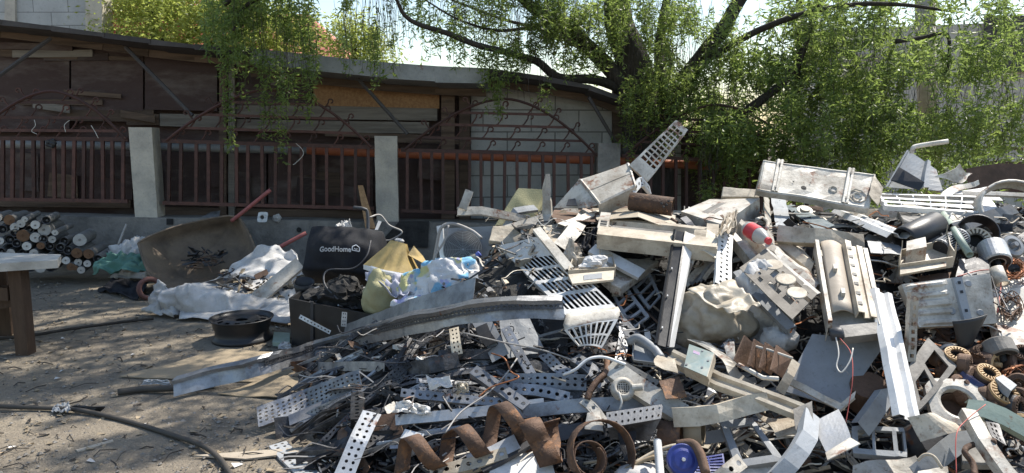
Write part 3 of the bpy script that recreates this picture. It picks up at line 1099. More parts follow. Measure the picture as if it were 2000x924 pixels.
def sheet(name, label, cat, c, m, us=None, vs=None, cell=None, w=None, solid=0.004, cr=0.006, cf=4, group=None, parent=None, hr=0.32, smooth=False):
    if us is None and vs is None and cell is None:
        us, vs, hr = lin(11), lin(11), 0.2
        hs = {(random.randrange(11), random.randrange(11)) for _k in range(5)}

        def cell(i, j):
            return 2 if (i, j) in hs else 1
    us = us or lin(8)
    vs = vs or lin(8)
    g = grid(us, vs, cell, w, hr).map(qmap(Q(*c)))
    if cr:
        g.crumple(cr * 1.6, cf, random.random()).crumple(0.0035, 24, random.random())
    return emit(name, g, m, parent, label, cat, group, solid=solid, merge=True, smooth=smooth)


def cover(c, m, name, label=None, cat=None, dep=0.06, n=5, w=None, cell=None, parent=None, solid=0.004, cr=0.004, group=None, us=None, vs=None):
    """pressed metal or plastic cover with turned-down edges"""
    us = us or ([(0, -dep), (0, -0.006), (0.015, 0)] + lin(n, 0.03, 0.97) + [(0.985, 0), (1, -0.006), (1, -dep)])
    vs = vs or ([(0, -dep), (0, -0.006), (0.02, 0)] + lin(n, 0.04, 0.96) + [(0.98, 0), (1, -0.006), (1, -dep)])
    return sheet(name, label, cat, c, m, us, vs, cell, w, solid, cr, 4, group, parent)


def along(path, v):
    n = len(path) - 1
    L = [(path[i + 1] - path[i]).length for i in range(n)]
    s = v * sum(L)
    for i in range(n):
        if s <= L[i] or i == n - 1:
            return path[i].lerp(path[i + 1], s / L[i] if L[i] else 0)
        s -= L[i]


def strip_geo(path, wd, face=30, pr='F', holes=0, pitch=0.035, dep=None, twist=0, cr=0.003, hr=0.25, taper=1.0):
    path = [pt(p) for p in path]
    d = (path[-1] - path[0]).normalized()
    a = radians(face)
    n = V((0, -sin(a), cos(a)))
    n = (n - d * n.dot(d)).normalized()
    s = d.cross(n)
    dep = dep or wd * 0.6
    ln = sum((path[i + 1] - path[i]).length for i in range(len(path) - 1))
    k = max(2, int(ln / pitch)) if holes else max(4, int(ln / 0.08))
    r = max(1, holes)
    if holes:
        mar = 0.12
        main = [(0, 0), (mar, 0)] + [(mar + (1 - 2 * mar) * i / r, 0) for i in range(1, r + 1)] + [(1, 0)]
    else:
        main = [(0, 0), (0.5, 0), (1, 0)]
    us = list(main)
    o = 0
    if pr in ('U', 'C'):
        us = [(0, -dep)] + us + [(1, -dep)]
        o = 1
        if pr == 'C':
            us = [(0.18, -dep)] + us + [(0.82, -dep)]
            o = 2
    elif pr == 'L':
        us = us + [(1, -dep)]
    elif pr == 'V':
        us = [(0, -dep * 0.5), (0.5, 0), (1, -dep * 0.5)]
    elif pr == 'R':
        us = [(0, -dep * .5), (0.12, 0), (0.3, 0), (0.4, -dep * .35), (0.6, -dep * .35), (0.7, 0), (0.88, 0), (1, -dep * .5)]
    vs = lin(k)
    cell = None
    if holes:
        def cell(i, j):
            return 2 if o + 1 <= i < o + 1 + r else 1
    g = grid(us, vs, cell, None, hr)

    def f(p):
        u, v, w = p
        q = along(path, v)
        t = radians(twist) * (v - 0.5)
        ss = s * cos(t) + n * sin(t)
        nn = n * cos(t) - s * sin(t)
        return q + ss * ((u - 0.5) * wd * lerp(1, taper, v)) + nn * w
    g.map(f)
    if cr:
        g.crumple(cr * 2, 4, random.random()).crumple(cr * .8, 15, random.random())
    return g


def st(name, label, path, wd, m, cat='metal strip', solid=0.003, group=None, parent=None, **kw):
    return emit(name, strip_geo(path, wd, **kw), m, parent, label, cat, group, solid=solid, merge=True)


def wire(name, label, path, r, m, cat='wire', group=None, parent=None, n=5, seg=6):
    return emit(name, tube(spline([pt(p) for p in path], seg), r, n), m, parent, label, cat, group, smooth=True)


# ------------------------------------------------------------------ left side of the yard
def gp(px, py, z=0.0):
    return G(px, py, z)


# stacked tubes against the wall: end centre, radius in the 5.776x crop, kind of end, how far it runs right/up
TUB = [
 (-40, 150, 52, 'w', 60), (105, 172, 60, 'r', 150), (278, 165, 34, 'w', 60), (238, 212, 46, 'w', 90), (164, 255, 48, 'w', 40), (398, 226, 50, 'w', 120), (520, 175, 45, 'h', 60),
 (25, 278, 50, 'h', 60), (165, 320, 44, 'h', 40), (262, 350, 70, 'r', 80), (330, 280, 46, 'h', 40), (502, 285, 70, 'w', 120), (620, 314, 34, 'w', 180), (400, 368, 58, 'w', 80), (0, 410, 42, 'w', 60),
 (108, 392, 54, 'h', 60), (186, 436, 46, 'h', 60), (300, 466, 48, 'w', 80), (485, 385, 46, 'h', 60), (588, 390, 42, 'w', 80), (460, 462, 42, 'r', 40), (560, 468, 46, 'h', 60), (722, 410, 46, 'h', 150), (900, 398, 72, 'w', 150),
 (680, 480, 44, 'h', 60), (764, 516, 48, 'h', 120), (868, 545, 60, 'r', 150), (1000, 555, 58, 'r', 200), (1100, 610, 46, 'h', 150), (380, 545, 46, 'w', 60), (250, 545, 44, 'h', 60), (120, 540, 44, 'w', 60), (10, 530, 44, 'h', 60),
 (690, 585, 46, 'h', 60), (745, 630, 44, 'w', 90), (880, 652, 44, 'w', 80), (986, 664, 40, 'w', 60), (640, 640, 40, 'w', 60), (918, 735, 42, 'w', 60), (800, 700, 44, 'r', 40), (850, 710, 30, 'r', 40),
 (455, 710, 58, 'w', 60), (572, 712, 50, 'h', 90), (345, 715, 46, 'h', 60), (230, 740, 46, 'w', 40), (60, 740, 50, 'w', 60), (-60, 740, 50, 'h', 60), (150, 640, 50, 'r', 60), (300, 630, 50, 'h', 60), (450, 610, 50, 'r', 60), (560, 590, 44, 'h', 60)]
ENDS = {'w': 'pale capped end', 'r': 'rusty brown end', 'h': 'dark hollow end'}
rows = [(-1, 240, 'in top row'), (240, 340, 'in second row down'), (340, 430, 'in third row down'), (430, 500, 'in fourth row down'), (500, 600, 'in third row up'), (600, 690, 'in second row up'), (690, 999, 'in bottom row')]
ORD = ['first', 'second', 'third', 'fourth', 'fifth', 'sixth', 'seventh', 'eighth', 'ninth', 'tenth']
seen = {}
for (cx, cy, r, kd, run) in sorted(TUB, key=lambda t: t[0]):
    for a, b, rw in rows:
        if a <= cy < b:
            break
    key = (rw, kd)
    seen[key] = seen.get(key, 0) + 1
    lb = 'dusty tube with %s, %s such from left %s' % (ENDS[kd], ORD[seen[key] - 1], rw)
    px, py = cx / 5.776, 400 + cy / 5.776
    Y = 7.22 + random.uniform(-0.05, 0.05) + (0.06 if cy < 300 else 0)
    c = P(px, py, Y)
    R = r / 5.776 / F * Y
    c.z = max(c.z, R + 0.003)
    ax = V((-0.24 + run / 5.776 / F * 7.5 * 0.55 + 0.06 * random.random(), 0.5, random.uniform(-0.01, 0.03))).normalized()
    Ln = 0.40 + random.uniform(-0.04, 0.04)
    root = thing('metal_tube', lb, 'tube', c + ax * (Ln / 2) - V((0, 0, R)), 'dusty tubes stacked against the wall')
    emit('body', lathe([(R * 0.985, 0), (R, 0.012), (R, Ln * 0.5), (R * 0.99, Ln), (0.001, Ln)], c, ax, 18), TUBEM, root, smooth=False)
    if kd == 'h':
        emit('bore', lathe([(R * 0.985, 0), (R * 0.82, 0.002), (R * 0.8, 0.05), (0.001, 0.07)], c, ax, 18), DK, root)
        emit('knob', lathe([(R * 0.3, 0.06), (R * 0.28, 0.02), (0.001, 0.015)], c + V((R * .1, 0, -R * .1)), ax, 10), TUBEM, root)
    else:
        emit('cap', lathe([(R * 0.99, 0.004), (R * 0.96, -0.006), (R * 0.3, -0.004), (0.001, -0.004)], c, ax, 18).crumple(0.003, 30, cx), TUBEW if kd == 'w' else TUBER, root)
        emit('knob', lathe([(R * 0.2, -0.003), (R * 0.18, -0.014), (0.001, -0.016)], c + V((R * random.uniform(-.2, .2), 0, R * random.uniform(-.2, .1))), ax, 8), TUBER if kd == 'r' else GD, root)

# table
tz = 0.66
tab = thing('work_table', 'rough pale table board on brown timber legs at the left edge of the yard', 'table', gp(40, 690))
t0 = [gp(119, 497, tz), gp(112, 508, tz), gp(-420, 540, tz), gp(-420, 480, tz)]
emit('tabletop', slab_back(t0, -0.055, V((0, 0, 1))), TABT, tab)
lg = gp(50, 691)
emit('leg', box(lg.x - 0.042, lg.x + 0.042, lg.y - 0.04, lg.y + 0.05, -0.01, tz - 0.058), TABL, tab)
emit('leg', box(lg.x - 2.0, lg.x - 1.9, lg.y - 0.04, lg.y + 0.07, -0.01, tz - 0.058), TABL, tab)
emit('leg', box(lg.x - 0.50, lg.x - 0.40, lg.y + 0.45, lg.y + 0.55, -0.01, tz - 0.058), TABL, tab)
emit('brace', bar(V((lg.x - 0.06, lg.y + 0.0, 0.43)), V((lg.x - 1.9, lg.y, 0.47)), 0.09), TABL, tab)
emit('brace', bar(V((lg.x - 0.05, lg.y + 0.05, 0.36)), V((lg.x - 1.2, lg.y + 0.05, 0.20)), 0.06), TABL, tab)

# green sheeting, pale sacks and rags by the wall
emit('plastic_sheeting', crease(drape([P(180, 534, 7.05), P(292, 536, 7.0), P(285, 496, 7.2), P(212, 502, 7.2)], 30, 20, 0.10, 3, 2), .02, 8), GRN, label='green plastic sheeting crumpled at the foot of the wall beside the tubes', cat='sheeting', solid=0.003, smooth=True)
emit('sack', blob(P(243, 500, 7.45), 0.14, 0.10, 0.13, 0.45, 3, 50, 34), SACK, label='greyish white sack slumped between the green sheeting and the wall', cat='sack', smooth=True)
emit('sack', blob(P(270, 490, 7.5), 0.10, 0.10, 0.12, 0.45, 4, 50, 34), SACK, label='smaller white sack behind the upper corner of the wheelbarrow tray', cat='sack', smooth=True)
wire('metal_rod', 'short grey rod sticking up out of the sack by the wall', [P(231, 478, 7.3), P(240, 455, 7.35), P(247, 438, 7.4)], 0.012, WIRE, 'rod')
emit('rag', drape([gp(192, 570), gp(270, 588), gp(292, 556, .05), gp(222, 548, .03)], 26, 14, 0.05, 5, 5).crumple(0.015, 9), BF, label='dark grey patterned rag lying flat on the ground before the barrow', cat='rag', solid=0.004, smooth=True)
emit('rag', drape([gp(215, 545, .01), gp(290, 548, .02), gp(290, 518, .16), gp(245, 522, .12)], 22, 14, 0.06, 4, 6), SACK, label='dirty white rag draped on the ground under the green sheeting', cat='rag', solid=0.004, smooth=True)

# wheelbarrow
wb = thing('wheelbarrow', 'brown rusty wheelbarrow tipped on its side with its tray facing the yard', 'wheelbarrow', gp(380, 562))
rim = [(279, 486, 7.0), (283, 470, 7.1), (345, 446, 7.3), (432, 427, 7.5), (456, 426, 7.52), (470, 434, 7.5), (489, 470, 7.3), (497, 498, 7.1), (480, 530, 6.95), (440, 552, 6.85), (390, 566, 6.8), (330, 560, 6.78), (300, 540, 6.8)]
inn = [(330, 492, 7.3), (340, 480, 7.35), (375, 468, 7.45), (420, 458, 7.6), (440, 456, 7.6), (450, 460, 7.6), (462, 480, 7.5), (465, 500, 7.4), (450, 520, 7.3), (425, 535, 7.2), (395, 543, 7.15), (362, 540, 7.15), (340, 520, 7.2)]


def loop(ps):
    q = [P(*p) for p in ps]
    n = len(q)
    out = []
    for i in range(n):
        a, b, c, d = q[i - 1], q[i], q[(i + 1) % n], q[(i + 2) % n]
        for k in range(4):
            t = k / 4
            out.append(0.5 * ((2 * b) + (c - a) * t + (2 * a - 5 * b + 4 * c - d) * t * t + (3 * b - a - 3 * c + d) * t ** 3))
    return out


lo, li = loop(rim), loop(inn)
cen = sum(li, V((0, 0, 0))) / len(li)
n = len(lo)
vs = []
rings = [[p + (p - cen).normalized() * 0.02 + V((0, -0.012, 0)) for p in lo], lo, [a.lerp(b, 0.35) + V((0, 0.05, 0)) for a, b in zip(lo, li)], [a.lerp(b, 0.75) + V((0, 0.05, 0)) for a, b in zip(lo, li)], li, [p.lerp(cen, 0.6) + V((0, 0.02, 0)) for p in li]]
for r in rings:
    vs += r
vs.append(cen + V((0, 0.02, 0)))
fs = [(k * n + i, k * n + (i + 1) % n, (k + 1) * n + (i + 1) % n, (k + 1) * n + i) for k in range(5) for i in range(n)] + [(5 * n + i, 5 * n + (i + 1) % n, 6 * n) for i in range(n)]
emit('tray', Geo().add(vs, fs), BARR, wb, solid=0.006, smooth=True)
emit('rim', tube(rings[0] + [rings[0][0]], 0.012, 6, False), BARR, wb, smooth=True)
emit('handle', tube(spline([P(452, 432, 7.5), P(480, 410, 7.5), P(528, 371, 7.5)]), 0.020, 8), PINK, wb, smooth=True)
emit('handle', tube(spline([P(500, 505, 7.2), P(540, 486, 7.25), P(598, 455, 7.3)]), 0.020, 8), PINK, wb, smooth=True)
wc_ = P(293, 564, 6.65)
emit('wheel', lathe([(0.07, -0.02), (0.085, -0.03), (0.105, -0.025), (0.115, 0), (0.105, 0.025), (0.085, 0.03), (0.07, 0.02), (0.07, -0.02)], wc_, V((0.5, -0.8, 0.25)), 22), mat('barrow_tyre', (0.13, 0.055, 0.045), (0.06, 0.04, 0.035), 0.5, 6, 0.7, bump=0.2), wb, smooth=True)

# torn white sack with scrap spilling from it
sk = thing('torn_sack', 'big torn white woven sack spread open with scrap spilling out before the wheelbarrow', 'sack', gp(440, 625))
roll = [P(316, 592, 5.95), P(345, 582, 6.0), P(395, 590, 6.0), P(450, 602, 6.0), P(510, 606, 6.05), P(570, 608, 6.1)]
pr_ = spline(roll, 7)
pr_ = spline(roll, 14)
g = tube(pr_, lambda t: 0.105 * (0.75 + 0.5 * sin(pi * min(1, t * 1.1))), 40)
g.crumple(0.05, 6, 1).crumple(0.02, 14, 2)
crease(g, .022, 7, 3)
emit('rolled_edge', g, SACK, sk, smooth=True)
emit('tail', drape([gp(283, 612, .01), gp(350, 622, .01), P(352, 585, 6.05), P(312, 548, 6.15)], 22, 18, 0.07, 4, 3).crumple(0.02, 12), SACK, sk, solid=0.003, smooth=True)
emit('flap', drape([P(405, 553, 6.5), P(592, 540, 6.5), P(580, 497, 6.8), P(520, 480, 6.9)], 26, 18, 0.08, 3, 8).crumple(0.02, 10), SACK, sk, solid=0.003, smooth=True)
emit('flap', drape([P(535, 628, 5.9), P(585, 640, 5.8), P(582, 570, 6.2), P(500, 588, 6.2)], 20, 16, 0.07, 3, 9), SACK, sk, solid=0.003, smooth=True)
emit('sack_base', drape([gp(350, 625, .02), gp(575, 635, .02), P(580, 545, 6.5), P(360, 560, 6.5)], 16, 12, 0.04, 3, 4), SACK, sk, solid=0.003, smooth=True)
random.seed(21)


def bits(name, n, fn, mats_, size, label=None, cat=None, kind=None, stay=None):
    g = Geo()
    for _ in range(n):
        p = fn()
        if p is None:
            continue
        mi = random.randrange(len(mats_))
        s = size * random.uniform(0.35, 1.3)
        k = random.random()
        R = Matrix.Rotation(random.uniform(0, 6.28), 3, 'Z') @ Matrix.Rotation(random.gauss(0, 0.55), 3, 'X') @ Matrix.Rotation(random.gauss(0, 0.4), 3, 'Y')
        if k < 0.5:      # bent plate
            a, b = s, s * random.uniform(0.15, 0.7)
            h = s * random.uniform(-0.3, 0.3)
            t = 0.004
            pr = [(-a, 0), (-a * .2, h * .3), (a * .3, h), (a, h * .4)]
            vs = [(x, y, z + q) for q in (0, t) for x, z in pr for y in (-b, b)]
            fs = []
            for i in range(3):
                o = 2 * i
                fs += [(o, o + 1, o + 3, o + 2), (8 + o, 8 + o + 2, 8 + o + 3, 8 + o + 1), (o, o + 2, o + 10, o + 8), (o + 1, o + 9, o + 11, o + 3)]
            fs += [(0, 8, 9, 1), (6, 7, 15, 14)]
        elif k < 0.85:   # strip or lath
            bx = box(-s * 1.6, s * 1.6, -s * .12, s * .12, -0.004, 0.006)
            vs, fs = bx.v, bx.f
        else:            # stub of tube
            tb = tube([V((-s * .5, 0, 0)), V((s * .5, 0, 0))], s * .22, 8)
            vs, fs = tb.v, tb.f
        g.add([p + R @ V(q) for q in vs], fs, mi)
    return emit(name, g, mats_, label=label, cat=cat, kind=kind)


def quadpick(c):
    f = qmap(c)
    return lambda: f(V((random.random(), random.random(), random.uniform(0, .05))))


bits('scrap_litter', 170, quadpick([P(410, 580, 6.1), P(575, 592, 6.1), P(575, 535, 6.6), P(440, 530, 6.7)]), [DK, CARD, RB, ZN, BK, PALEW], 0.05, 'small mixed scrap spilling from the torn white sack', 'scrap', 'stuff')
bits('scrap_litter', 60, quadpick([P(370, 530, 7.0), P(440, 530, 7.0), P(440, 488, 7.25), P(370, 495, 7.25)]), [DK, RB, BK], 0.05, 'dark scraps lying in the tray of the wheelbarrow', 'scrap', 'stuff')
g = slab([P(468, 592, 6.0), P(500, 601, 5.95), P(593, 522, 6.3), P(578, 503, 6.35)], 0.03)
emit('white_board', g, W, label='long white board lying slanted across the torn sack', cat='board')

# steel wheel rim lying flat
rc = gp(474, 663)
rc.z = 0
rw = thing('wheel_rim', 'black steel car wheel rim lying flat on the ground', 'wheel rim', rc)
R = 0.222
emit('barrel', lathe([(R * .90, 0.0000), (R * .97, 0.0039), (R * .98, 0.0234), (R * .90, 0.0351), (R * .86, 0.0546), (R * .86, 0.0858), (R * .91, 0.1014), (R * .93, 0.1404), (R * .99, 0.1560), (R * 1.03, 0.1677), (R * 1.02, 0.1732), (R * .95, 0.1599), (R * .88, 0.1482), (R * .84, 0.1170)], rc, V((0, 0, 1)), 48), BK, rw, smooth=True)


def disc_rim():
    g = Geo()
    n = 48
    prf = [(R * .87, 0.1443), (R * .78, 0.1482), (R * .60, 0.1560), (R * .50, 0.1638), (R * .32, 0.1560), (R * .20, 0.1482), (0.001, 0.144)]
    vs = [rc + V((r * cos(2 * pi * k / n), r * sin(2 * pi * k / n), h)) for r, h in prf for k in range(n)]
    fs = [(i * n + k, i * n + (k + 1) % n, (i + 1) * n + (k + 1) % n, (i + 1) * n + k) for i in range(6) for k in range(n) if not (i == 1 and k % 4 < 2) and not (i == 5)]
    return g.add(vs, fs)


emit('disc', disc_rim(), BK, rw, solid=0.006)
emit('offcut', slab([gp(532, 668, .04), gp(566, 672, .04), gp(566, 650, .05), gp(535, 648, .05)], 0.03), GLV, label='pale green flat offcut on the ground between wheel rim and black box', cat='offcut')
emit('paper_scrap', drape([gp(543, 682, .01), gp(572, 682, .01), gp(566, 668, .06), gp(552, 668, .05)], 8, 8, 0.03, 3, 2), SACK, label='crumpled white paper on the ground under the black box', cat='paper', solid=0.002)

# black box with burnt contents
bx_ = thing('black_box', 'black open box with burnt contents standing behind the long tray', 'box', gp(600, 673))
bp_ = [P(564, 583, 5.05), P(724, 615, 4.85), P(724, 672, 4.85), P(570, 674, 5.05)]
emit('front_panel', slab([bp_[3], bp_[2], bp_[1], bp_[0]], 0.02), BK, bx_)
bk = [P(600, 556, 5.6), P(735, 575, 5.5), P(735, 660, 5.5), P(606, 650, 5.6)]
emit('back_panel', slab([bk[3], bk[2], bk[1], bk[0]], 0.02), BK, bx_)
emit('side_panel', slab_back([bp_[0], bk[0], bk[3], bp_[3]], 0.02, V((1, 0, 0))), BK, bx_)
emit('trim', slab([P(606, 664, 4.98), P(612, 663, 4.98), P(612, 590, 4.98), P(606, 589, 4.98)], 0.015), DK, bx_)
emit('burnt_coil', blob(P(665, 590, 5.25), 0.24, 0.18, 0.14, 0.5, 8, 40, 26, 6).crumple(0.03, 16), CORE, label='blackened burnt coil mass heaped in the black box', cat='burnt coil')
bits('burnt_litter', 80, quadpick([P(600, 605, 5.1), P(715, 610, 5.05), P(715, 562, 5.4), P(620, 565, 5.4)]), [DK, BU, ZN], 0.04, 'burnt ash and scraps over the coil in the black box', 'scrap', 'stuff')
st('perforated_strip', 'thin perforated strip leaning against the front of the black box', [P(585, 618, 4.95), P(645, 650, 4.85)], 0.028, ZW, face=80, holes=1, pitch=0.028)
st('perforated_strip', 'short bright perforated strip standing in front of the burnt coil', [P(673, 610, 4.8), P(672, 638, 4.8)], 0.035, ZW, face=85, holes=2, pitch=0.02)
emit('plastic_pot', lathe([(0.001, 0), (.06, 0), (.08, .11), (.075, .11), (.055, .01)], P(594, 575, 5.45), V((0.1, -.3, 1)), 18), BK, label='small black pot wedged under the black fabric bag', cat='pot', smooth=True)

# black fabric bag with print
bag = thing('fabric_bag', 'large black fabric bag with white lettering slumped before the wall', 'bag', P(660, 545, 5.7))
bc = [P(607, 442, 5.75), P(748, 452, 5.75), P(738, 538, 5.55), P(588, 526, 5.55)]


def bw_(u, v):
    return 0.13 * (sin(pi * min(1, max(0, u))) ** 0.6) * (sin(pi * min(1, max(0, v * .85 + .1))) ** 0.8) + 0.025 * (noise.noise(V((u * 4, v * 3, 1))) + .6 * noise.noise(V((u * 9, v * 4, 3))))


us = [(0, -.30), (0, -.15), (0, -.02)] + lin(26, 0.02, 0.98) + [(1, -.02), (1, -.15), (1, -.30)]
vs_l = [(0, -.30), (0, -.15), (0, -.02)] + lin(18, 0.03, 0.97) + [(1, -.02), (1, -.15), (1, -.30)]
emit('body', grid(us, vs_l, None, bw_).map(qmap(bc)).crumple(0.012, 9, 3), BF, bag, solid=0.004, smooth=True, merge=True)


def text_geo(s, at_, ex, ey, height, ext=0.0015):
    cu = bpy.data.curves.new('lettering', 'FONT')
    cu.body = s
    cu.size = height / 0.7
    cu.extrude = ext
    cu.offset = 0.018 * cu.size
    o = bpy.data.objects.new('lettering', cu)
    COL.objects.link(o)
    bpy.context.view_layer.update()
    me = bpy.data.meshes.new_from_object(o.evaluated_get(bpy.context.evaluated_depsgraph_get()))
    ez = ex.cross(ey)
    g = Geo().add([at_ + ex * v.co.x + ey * v.co.y + ez * v.co.z for v in me.vertices], [tuple(p.vertices) for p in me.polygons])
    bpy.data.objects.remove(o)
    bpy.data.curves.remove(cu)
    bpy.data.meshes.remove(me)
    return g


bm_ = qmap(bc)


def bag_proj(p):                        # push print onto the bulged front of the bag
    best, bq = 1e9, None
    a, b, c, d = bc
    u = (p - a).dot(b - a) / (b - a).length_squared
    v = (p - a).dot(d - a) / (d - a).length_squared
    return bm_(V((u, v, bw_(u, v) + 0.012)))


ex = (P(689, 501, 5.6) - P(629, 497, 5.6)).normalized()
ey = V((0, 0.1, 1)) - ex * ex.z
ey.normalize()
tg = text_geo('GoodHome', P(629, 501, 5.6), ex, ey, 9.2 / F * 5.6)
sx_ = (P(689, 501, 5.6) - P(629, 501, 5.6)).length / (max((p - P(629, 501, 5.6)).dot(ex) for p in tg.v))
o_ = P(629, 501, 5.6)
tg.map(lambda p: bag_proj(o_ + ex * ((p - o_).dot(ex) * sx_) + ey * (p - o_).dot(ey)))
emit('lettering', tg, TXT, bag, solid=0.002)
hx, hy = 13 / F * 5.6, 12 / F * 5.6
ho = P(691, 501, 5.6)
hs = [(0, 0), (1, 0), (1, .62), (.5, 1.0), (0, .62), (0, 0)]
hg = Geo()


def pl2(pts, wd):
    for (x0, y0), (x1, y1) in zip(pts[:-1], pts[1:]):
        a, b = ho + ex * (hx * x0) + ey * (hy * y0), ho + ex * (hx * x1) + ey * (hy * y1)
        n_ = (b - a).normalized().cross(V((0, 1, 0))) * wd
        hg.add([bag_proj(a - n_), bag_proj(b - n_), bag_proj(b + n_), bag_proj(a + n_)], [(0, 1, 2, 3)])


pl2(hs, 0.0035)
pl2([(.28, .38), (.38, .26), (.5, .22), (.62, .26), (.72, .38)], 0.003)
emit('house_emblem', hg, TXT, bag, solid=0.002)
emit('plastic_scrap', drape([P(652, 452, 5.9), P(690, 452, 5.9), P(684, 433, 6.0), P(668, 436, 6.0)], 8, 8, 0.05, 3, 2), SACK, label='clear crumpled plastic resting on top of the black bag', cat='plastic', solid=0.003)

# pipes and boards behind the bag
wire('bent_pipe', 'thin dark pipe standing behind the black bag with a hooked top', [P(719, 545, 5.5), P(719, 470, 5.8), P(718, 418, 5.9), P(710, 408, 5.9), P(690, 405, 5.9)], 0.014, DK, 'pipe', n=8)
wire('cable', 'dark cable looping down over the front of the black bag', [P(724, 470, 5.4), P(716, 500, 5.3), P(690, 524, 5.25), P(640, 528, 5.2), P(634, 555, 5.1), P(660, 585, 5.0)], 0.007, DK, 'cable')
wire('cable', 'grey cable arching from the hooked pipe down the wall', [P(720, 425, 5.9), P(742, 420, 6.0), P(760, 440, 6.0), P(785, 453, 6.0), P(765, 468, 6.0), P(750, 470, 6.0)], 0.008, WIRE, 'cable')
emit('timber_board', slab([FP(714, 446, -.35), FP(734, 446, -.35), FP(709, 362, .0), FP(699, 362, .0)], 0.02), OSB, label='narrow ochre board leaning on the fence left of the second pillar', cat='board')
emit('white_tag', slab([P(732, 449, 6.0), P(738, 449, 6.0), P(745, 433, 6.05), P(739, 431, 6.05)], 0.006), WC, label='small white plastic tag against the wall above the amber lampshade', cat='tag')
emit('tin_offcut', slab_back([FP(393, 424, -.0), FP(428, 426, -.0), FP(430, 411, 0.1), FP(412, 414, 0.1)], -0.01, V((0, 0, 1))), ZN, label='folded tin offcut lying on top of the low wall', cat='offcut')
fl = FP(513, 424, -0.16)
em = thing('flange_plate', 'small square white flange plate with a round hole on the low wall', 'flange', fl)
g = Geo()
ring = []
for k in range(24):
    a = 2 * pi * k / 24
    m_ = max(abs(cos(a)), abs(sin(a)))
    for r in (0.055 / m_ if m_ > 0.78 else 0.07, 0.026):
        ring.append(fl + V((r * cos(a), 0.03 * sin(a), r * sin(a))))
g.add(ring, [(2 * k, 2 * ((k + 1) % 24), 2 * ((k + 1) % 24) + 1, 2 * k + 1) for k in range(24)])
emit('plate', g, WC, em, solid=0.012)
emit('collar', lathe([(0.026, 0), (0.034, -0.012), (0.034, -0.02), (0.024, -0.02)], fl, V((0, 1, 0)), 18), WC, em)
emit('plastic_scrap', blob(FP(541, 426, -0.1), 0.045, 0.03, 0.04, 0.5, 3, 12, 8), SACK, label='small knot of clear plastic on the low wall beside the flange', cat='plastic')
emit('wall_opening', slab([FP(325, 439, -.115), FP(338, 439, -.115), FP(338, 427, -.115), FP(325, 427, -.115)], 0.01), CORE, wall)
emit('wall_opening', lathe([(0.03, 0), (0.001, 0.001)], FP(584, 449, -.118), V((0, -1, 0)), 12), CORE, wall)
# burnt patch on the wall right of the second pillar, laid on as a thin slab
emit('soot_patch', slab([FP(735, 482, -.125), FP(836, 484, -.125), FP(838, 432, -.125), FP(780, 432, -.125)], 0.008), CORE, label='sooty black burnt patch on the low wall right of the second pillar', cat='board')
# wires tied on the fence
for pp, lb in [([(578, 280), (590, 292), (592, 303), (578, 318), (572, 322)], 'loop of white wire tied to the middle fence bay'),
               ([(67, 234), (69, 245), (62, 256), (72, 262)], 'scrap of white wire with a clip on the far left fence bay'),
               ([(136, 235), (126, 244), (128, 258)], 'short white wire hanging from the left fence arch'),
               ([(178, 245), (186, 258), (192, 270)], 'curved white wire hooked on the rail left of the first pillar')]:
    wire('tie_wire', lb, [FP(x, y, -0.05) for x, y in pp], 0.0035, WIREW)
emit('black_clamp', blob(FP(100, 280, -0.05), 0.05, 0.03, 0.04, 0.6, 3, 12, 8), BK, label='black plastic clamp hooked on the left fence rail', cat='clamp')

# amber lampshade
lc = P(766, 536, 5.15)
la = V((0.22, 0.12, 1)).normalized()
ls = thing('lampshade', 'amber six-sided lampshade with white rim resting on the cloth heap', 'lampshade', lc)
emit('shade', lathe([(.205, .035), (.135, .12), (.075, .19), (.055, .235)], lc, la, 6, ref=V((1, .35, 0))).crumple(.02, 7, 2), LAMPG, ls, solid=0.004)
emit('rim', lathe([(.19, .0), (.208, .0), (.215, .03), (.208, .04), (.19, .038), (.19, 0)], lc, la, 6, ref=V((1, .35, 0))), WC, ls)
emit('panel', slab([P(797, 498, 5.1), P(838, 520, 5.1), P(826, 500, 5.2), P(808, 480, 5.2)], 0.004), LAMPG, ls)
emit('finial', lathe([(.03, .235), (.035, .25), (.02, .262)], lc, la, 6, ref=V((1, .35, 0))), SACK, ls, solid=0.003)


def floral():
    m = mat('floral_fabric', (0.64, 0.63, 0.61), (0.42, 0.41, 0.45), 0.6, 5, 0.9, bump=0.25, fine=120)
    t = m.node_tree
    bs = t.nodes['Principled BSDF']
    src = bs.inputs['Base Color'].links[0].from_socket
    tc = _n(t, 'ShaderNodeTexCoord')
    for s, lo_, hi_, col in ((4.0, .54, .57, (0.50, 0.48, 0.24)), (5.5, .58, .61, (0.20, 0.42, 0.60)), (9.0, .64, .68, (0.36, 0.36, 0.55))):
        nz = _n(t, 'ShaderNodeTexNoise')
        nz.inputs['Scale'].default_value = s
        nz.inputs['Detail'].default_value = 2
        mp = _n(t, 'ShaderNodeMapping')
        mp.inputs['Location'].default_value = (s, s * 2, 0)
        t.links.new(tc.outputs['Object'], mp.inputs[0])
        t.links.new(mp.outputs[0], nz.inputs['Vector'])
        r = _n(t, 'ShaderNodeMapRange')
        r.inputs[1].default_value = lo_
        r.inputs[2].default_value = hi_
        t.links.new(nz.outputs['Fac'], r.inputs[0])
        x = _n(t, 'ShaderNodeMix', data_type='RGBA')
        t.links.new(r.outputs[0], x.inputs[0])
        t.links.new(src, x.inputs[6])
        x.inputs[7].default_value = (*col, 1)
        src = x.outputs[2]
    t.links.new(src, bs.inputs['Base Color'])
    return m


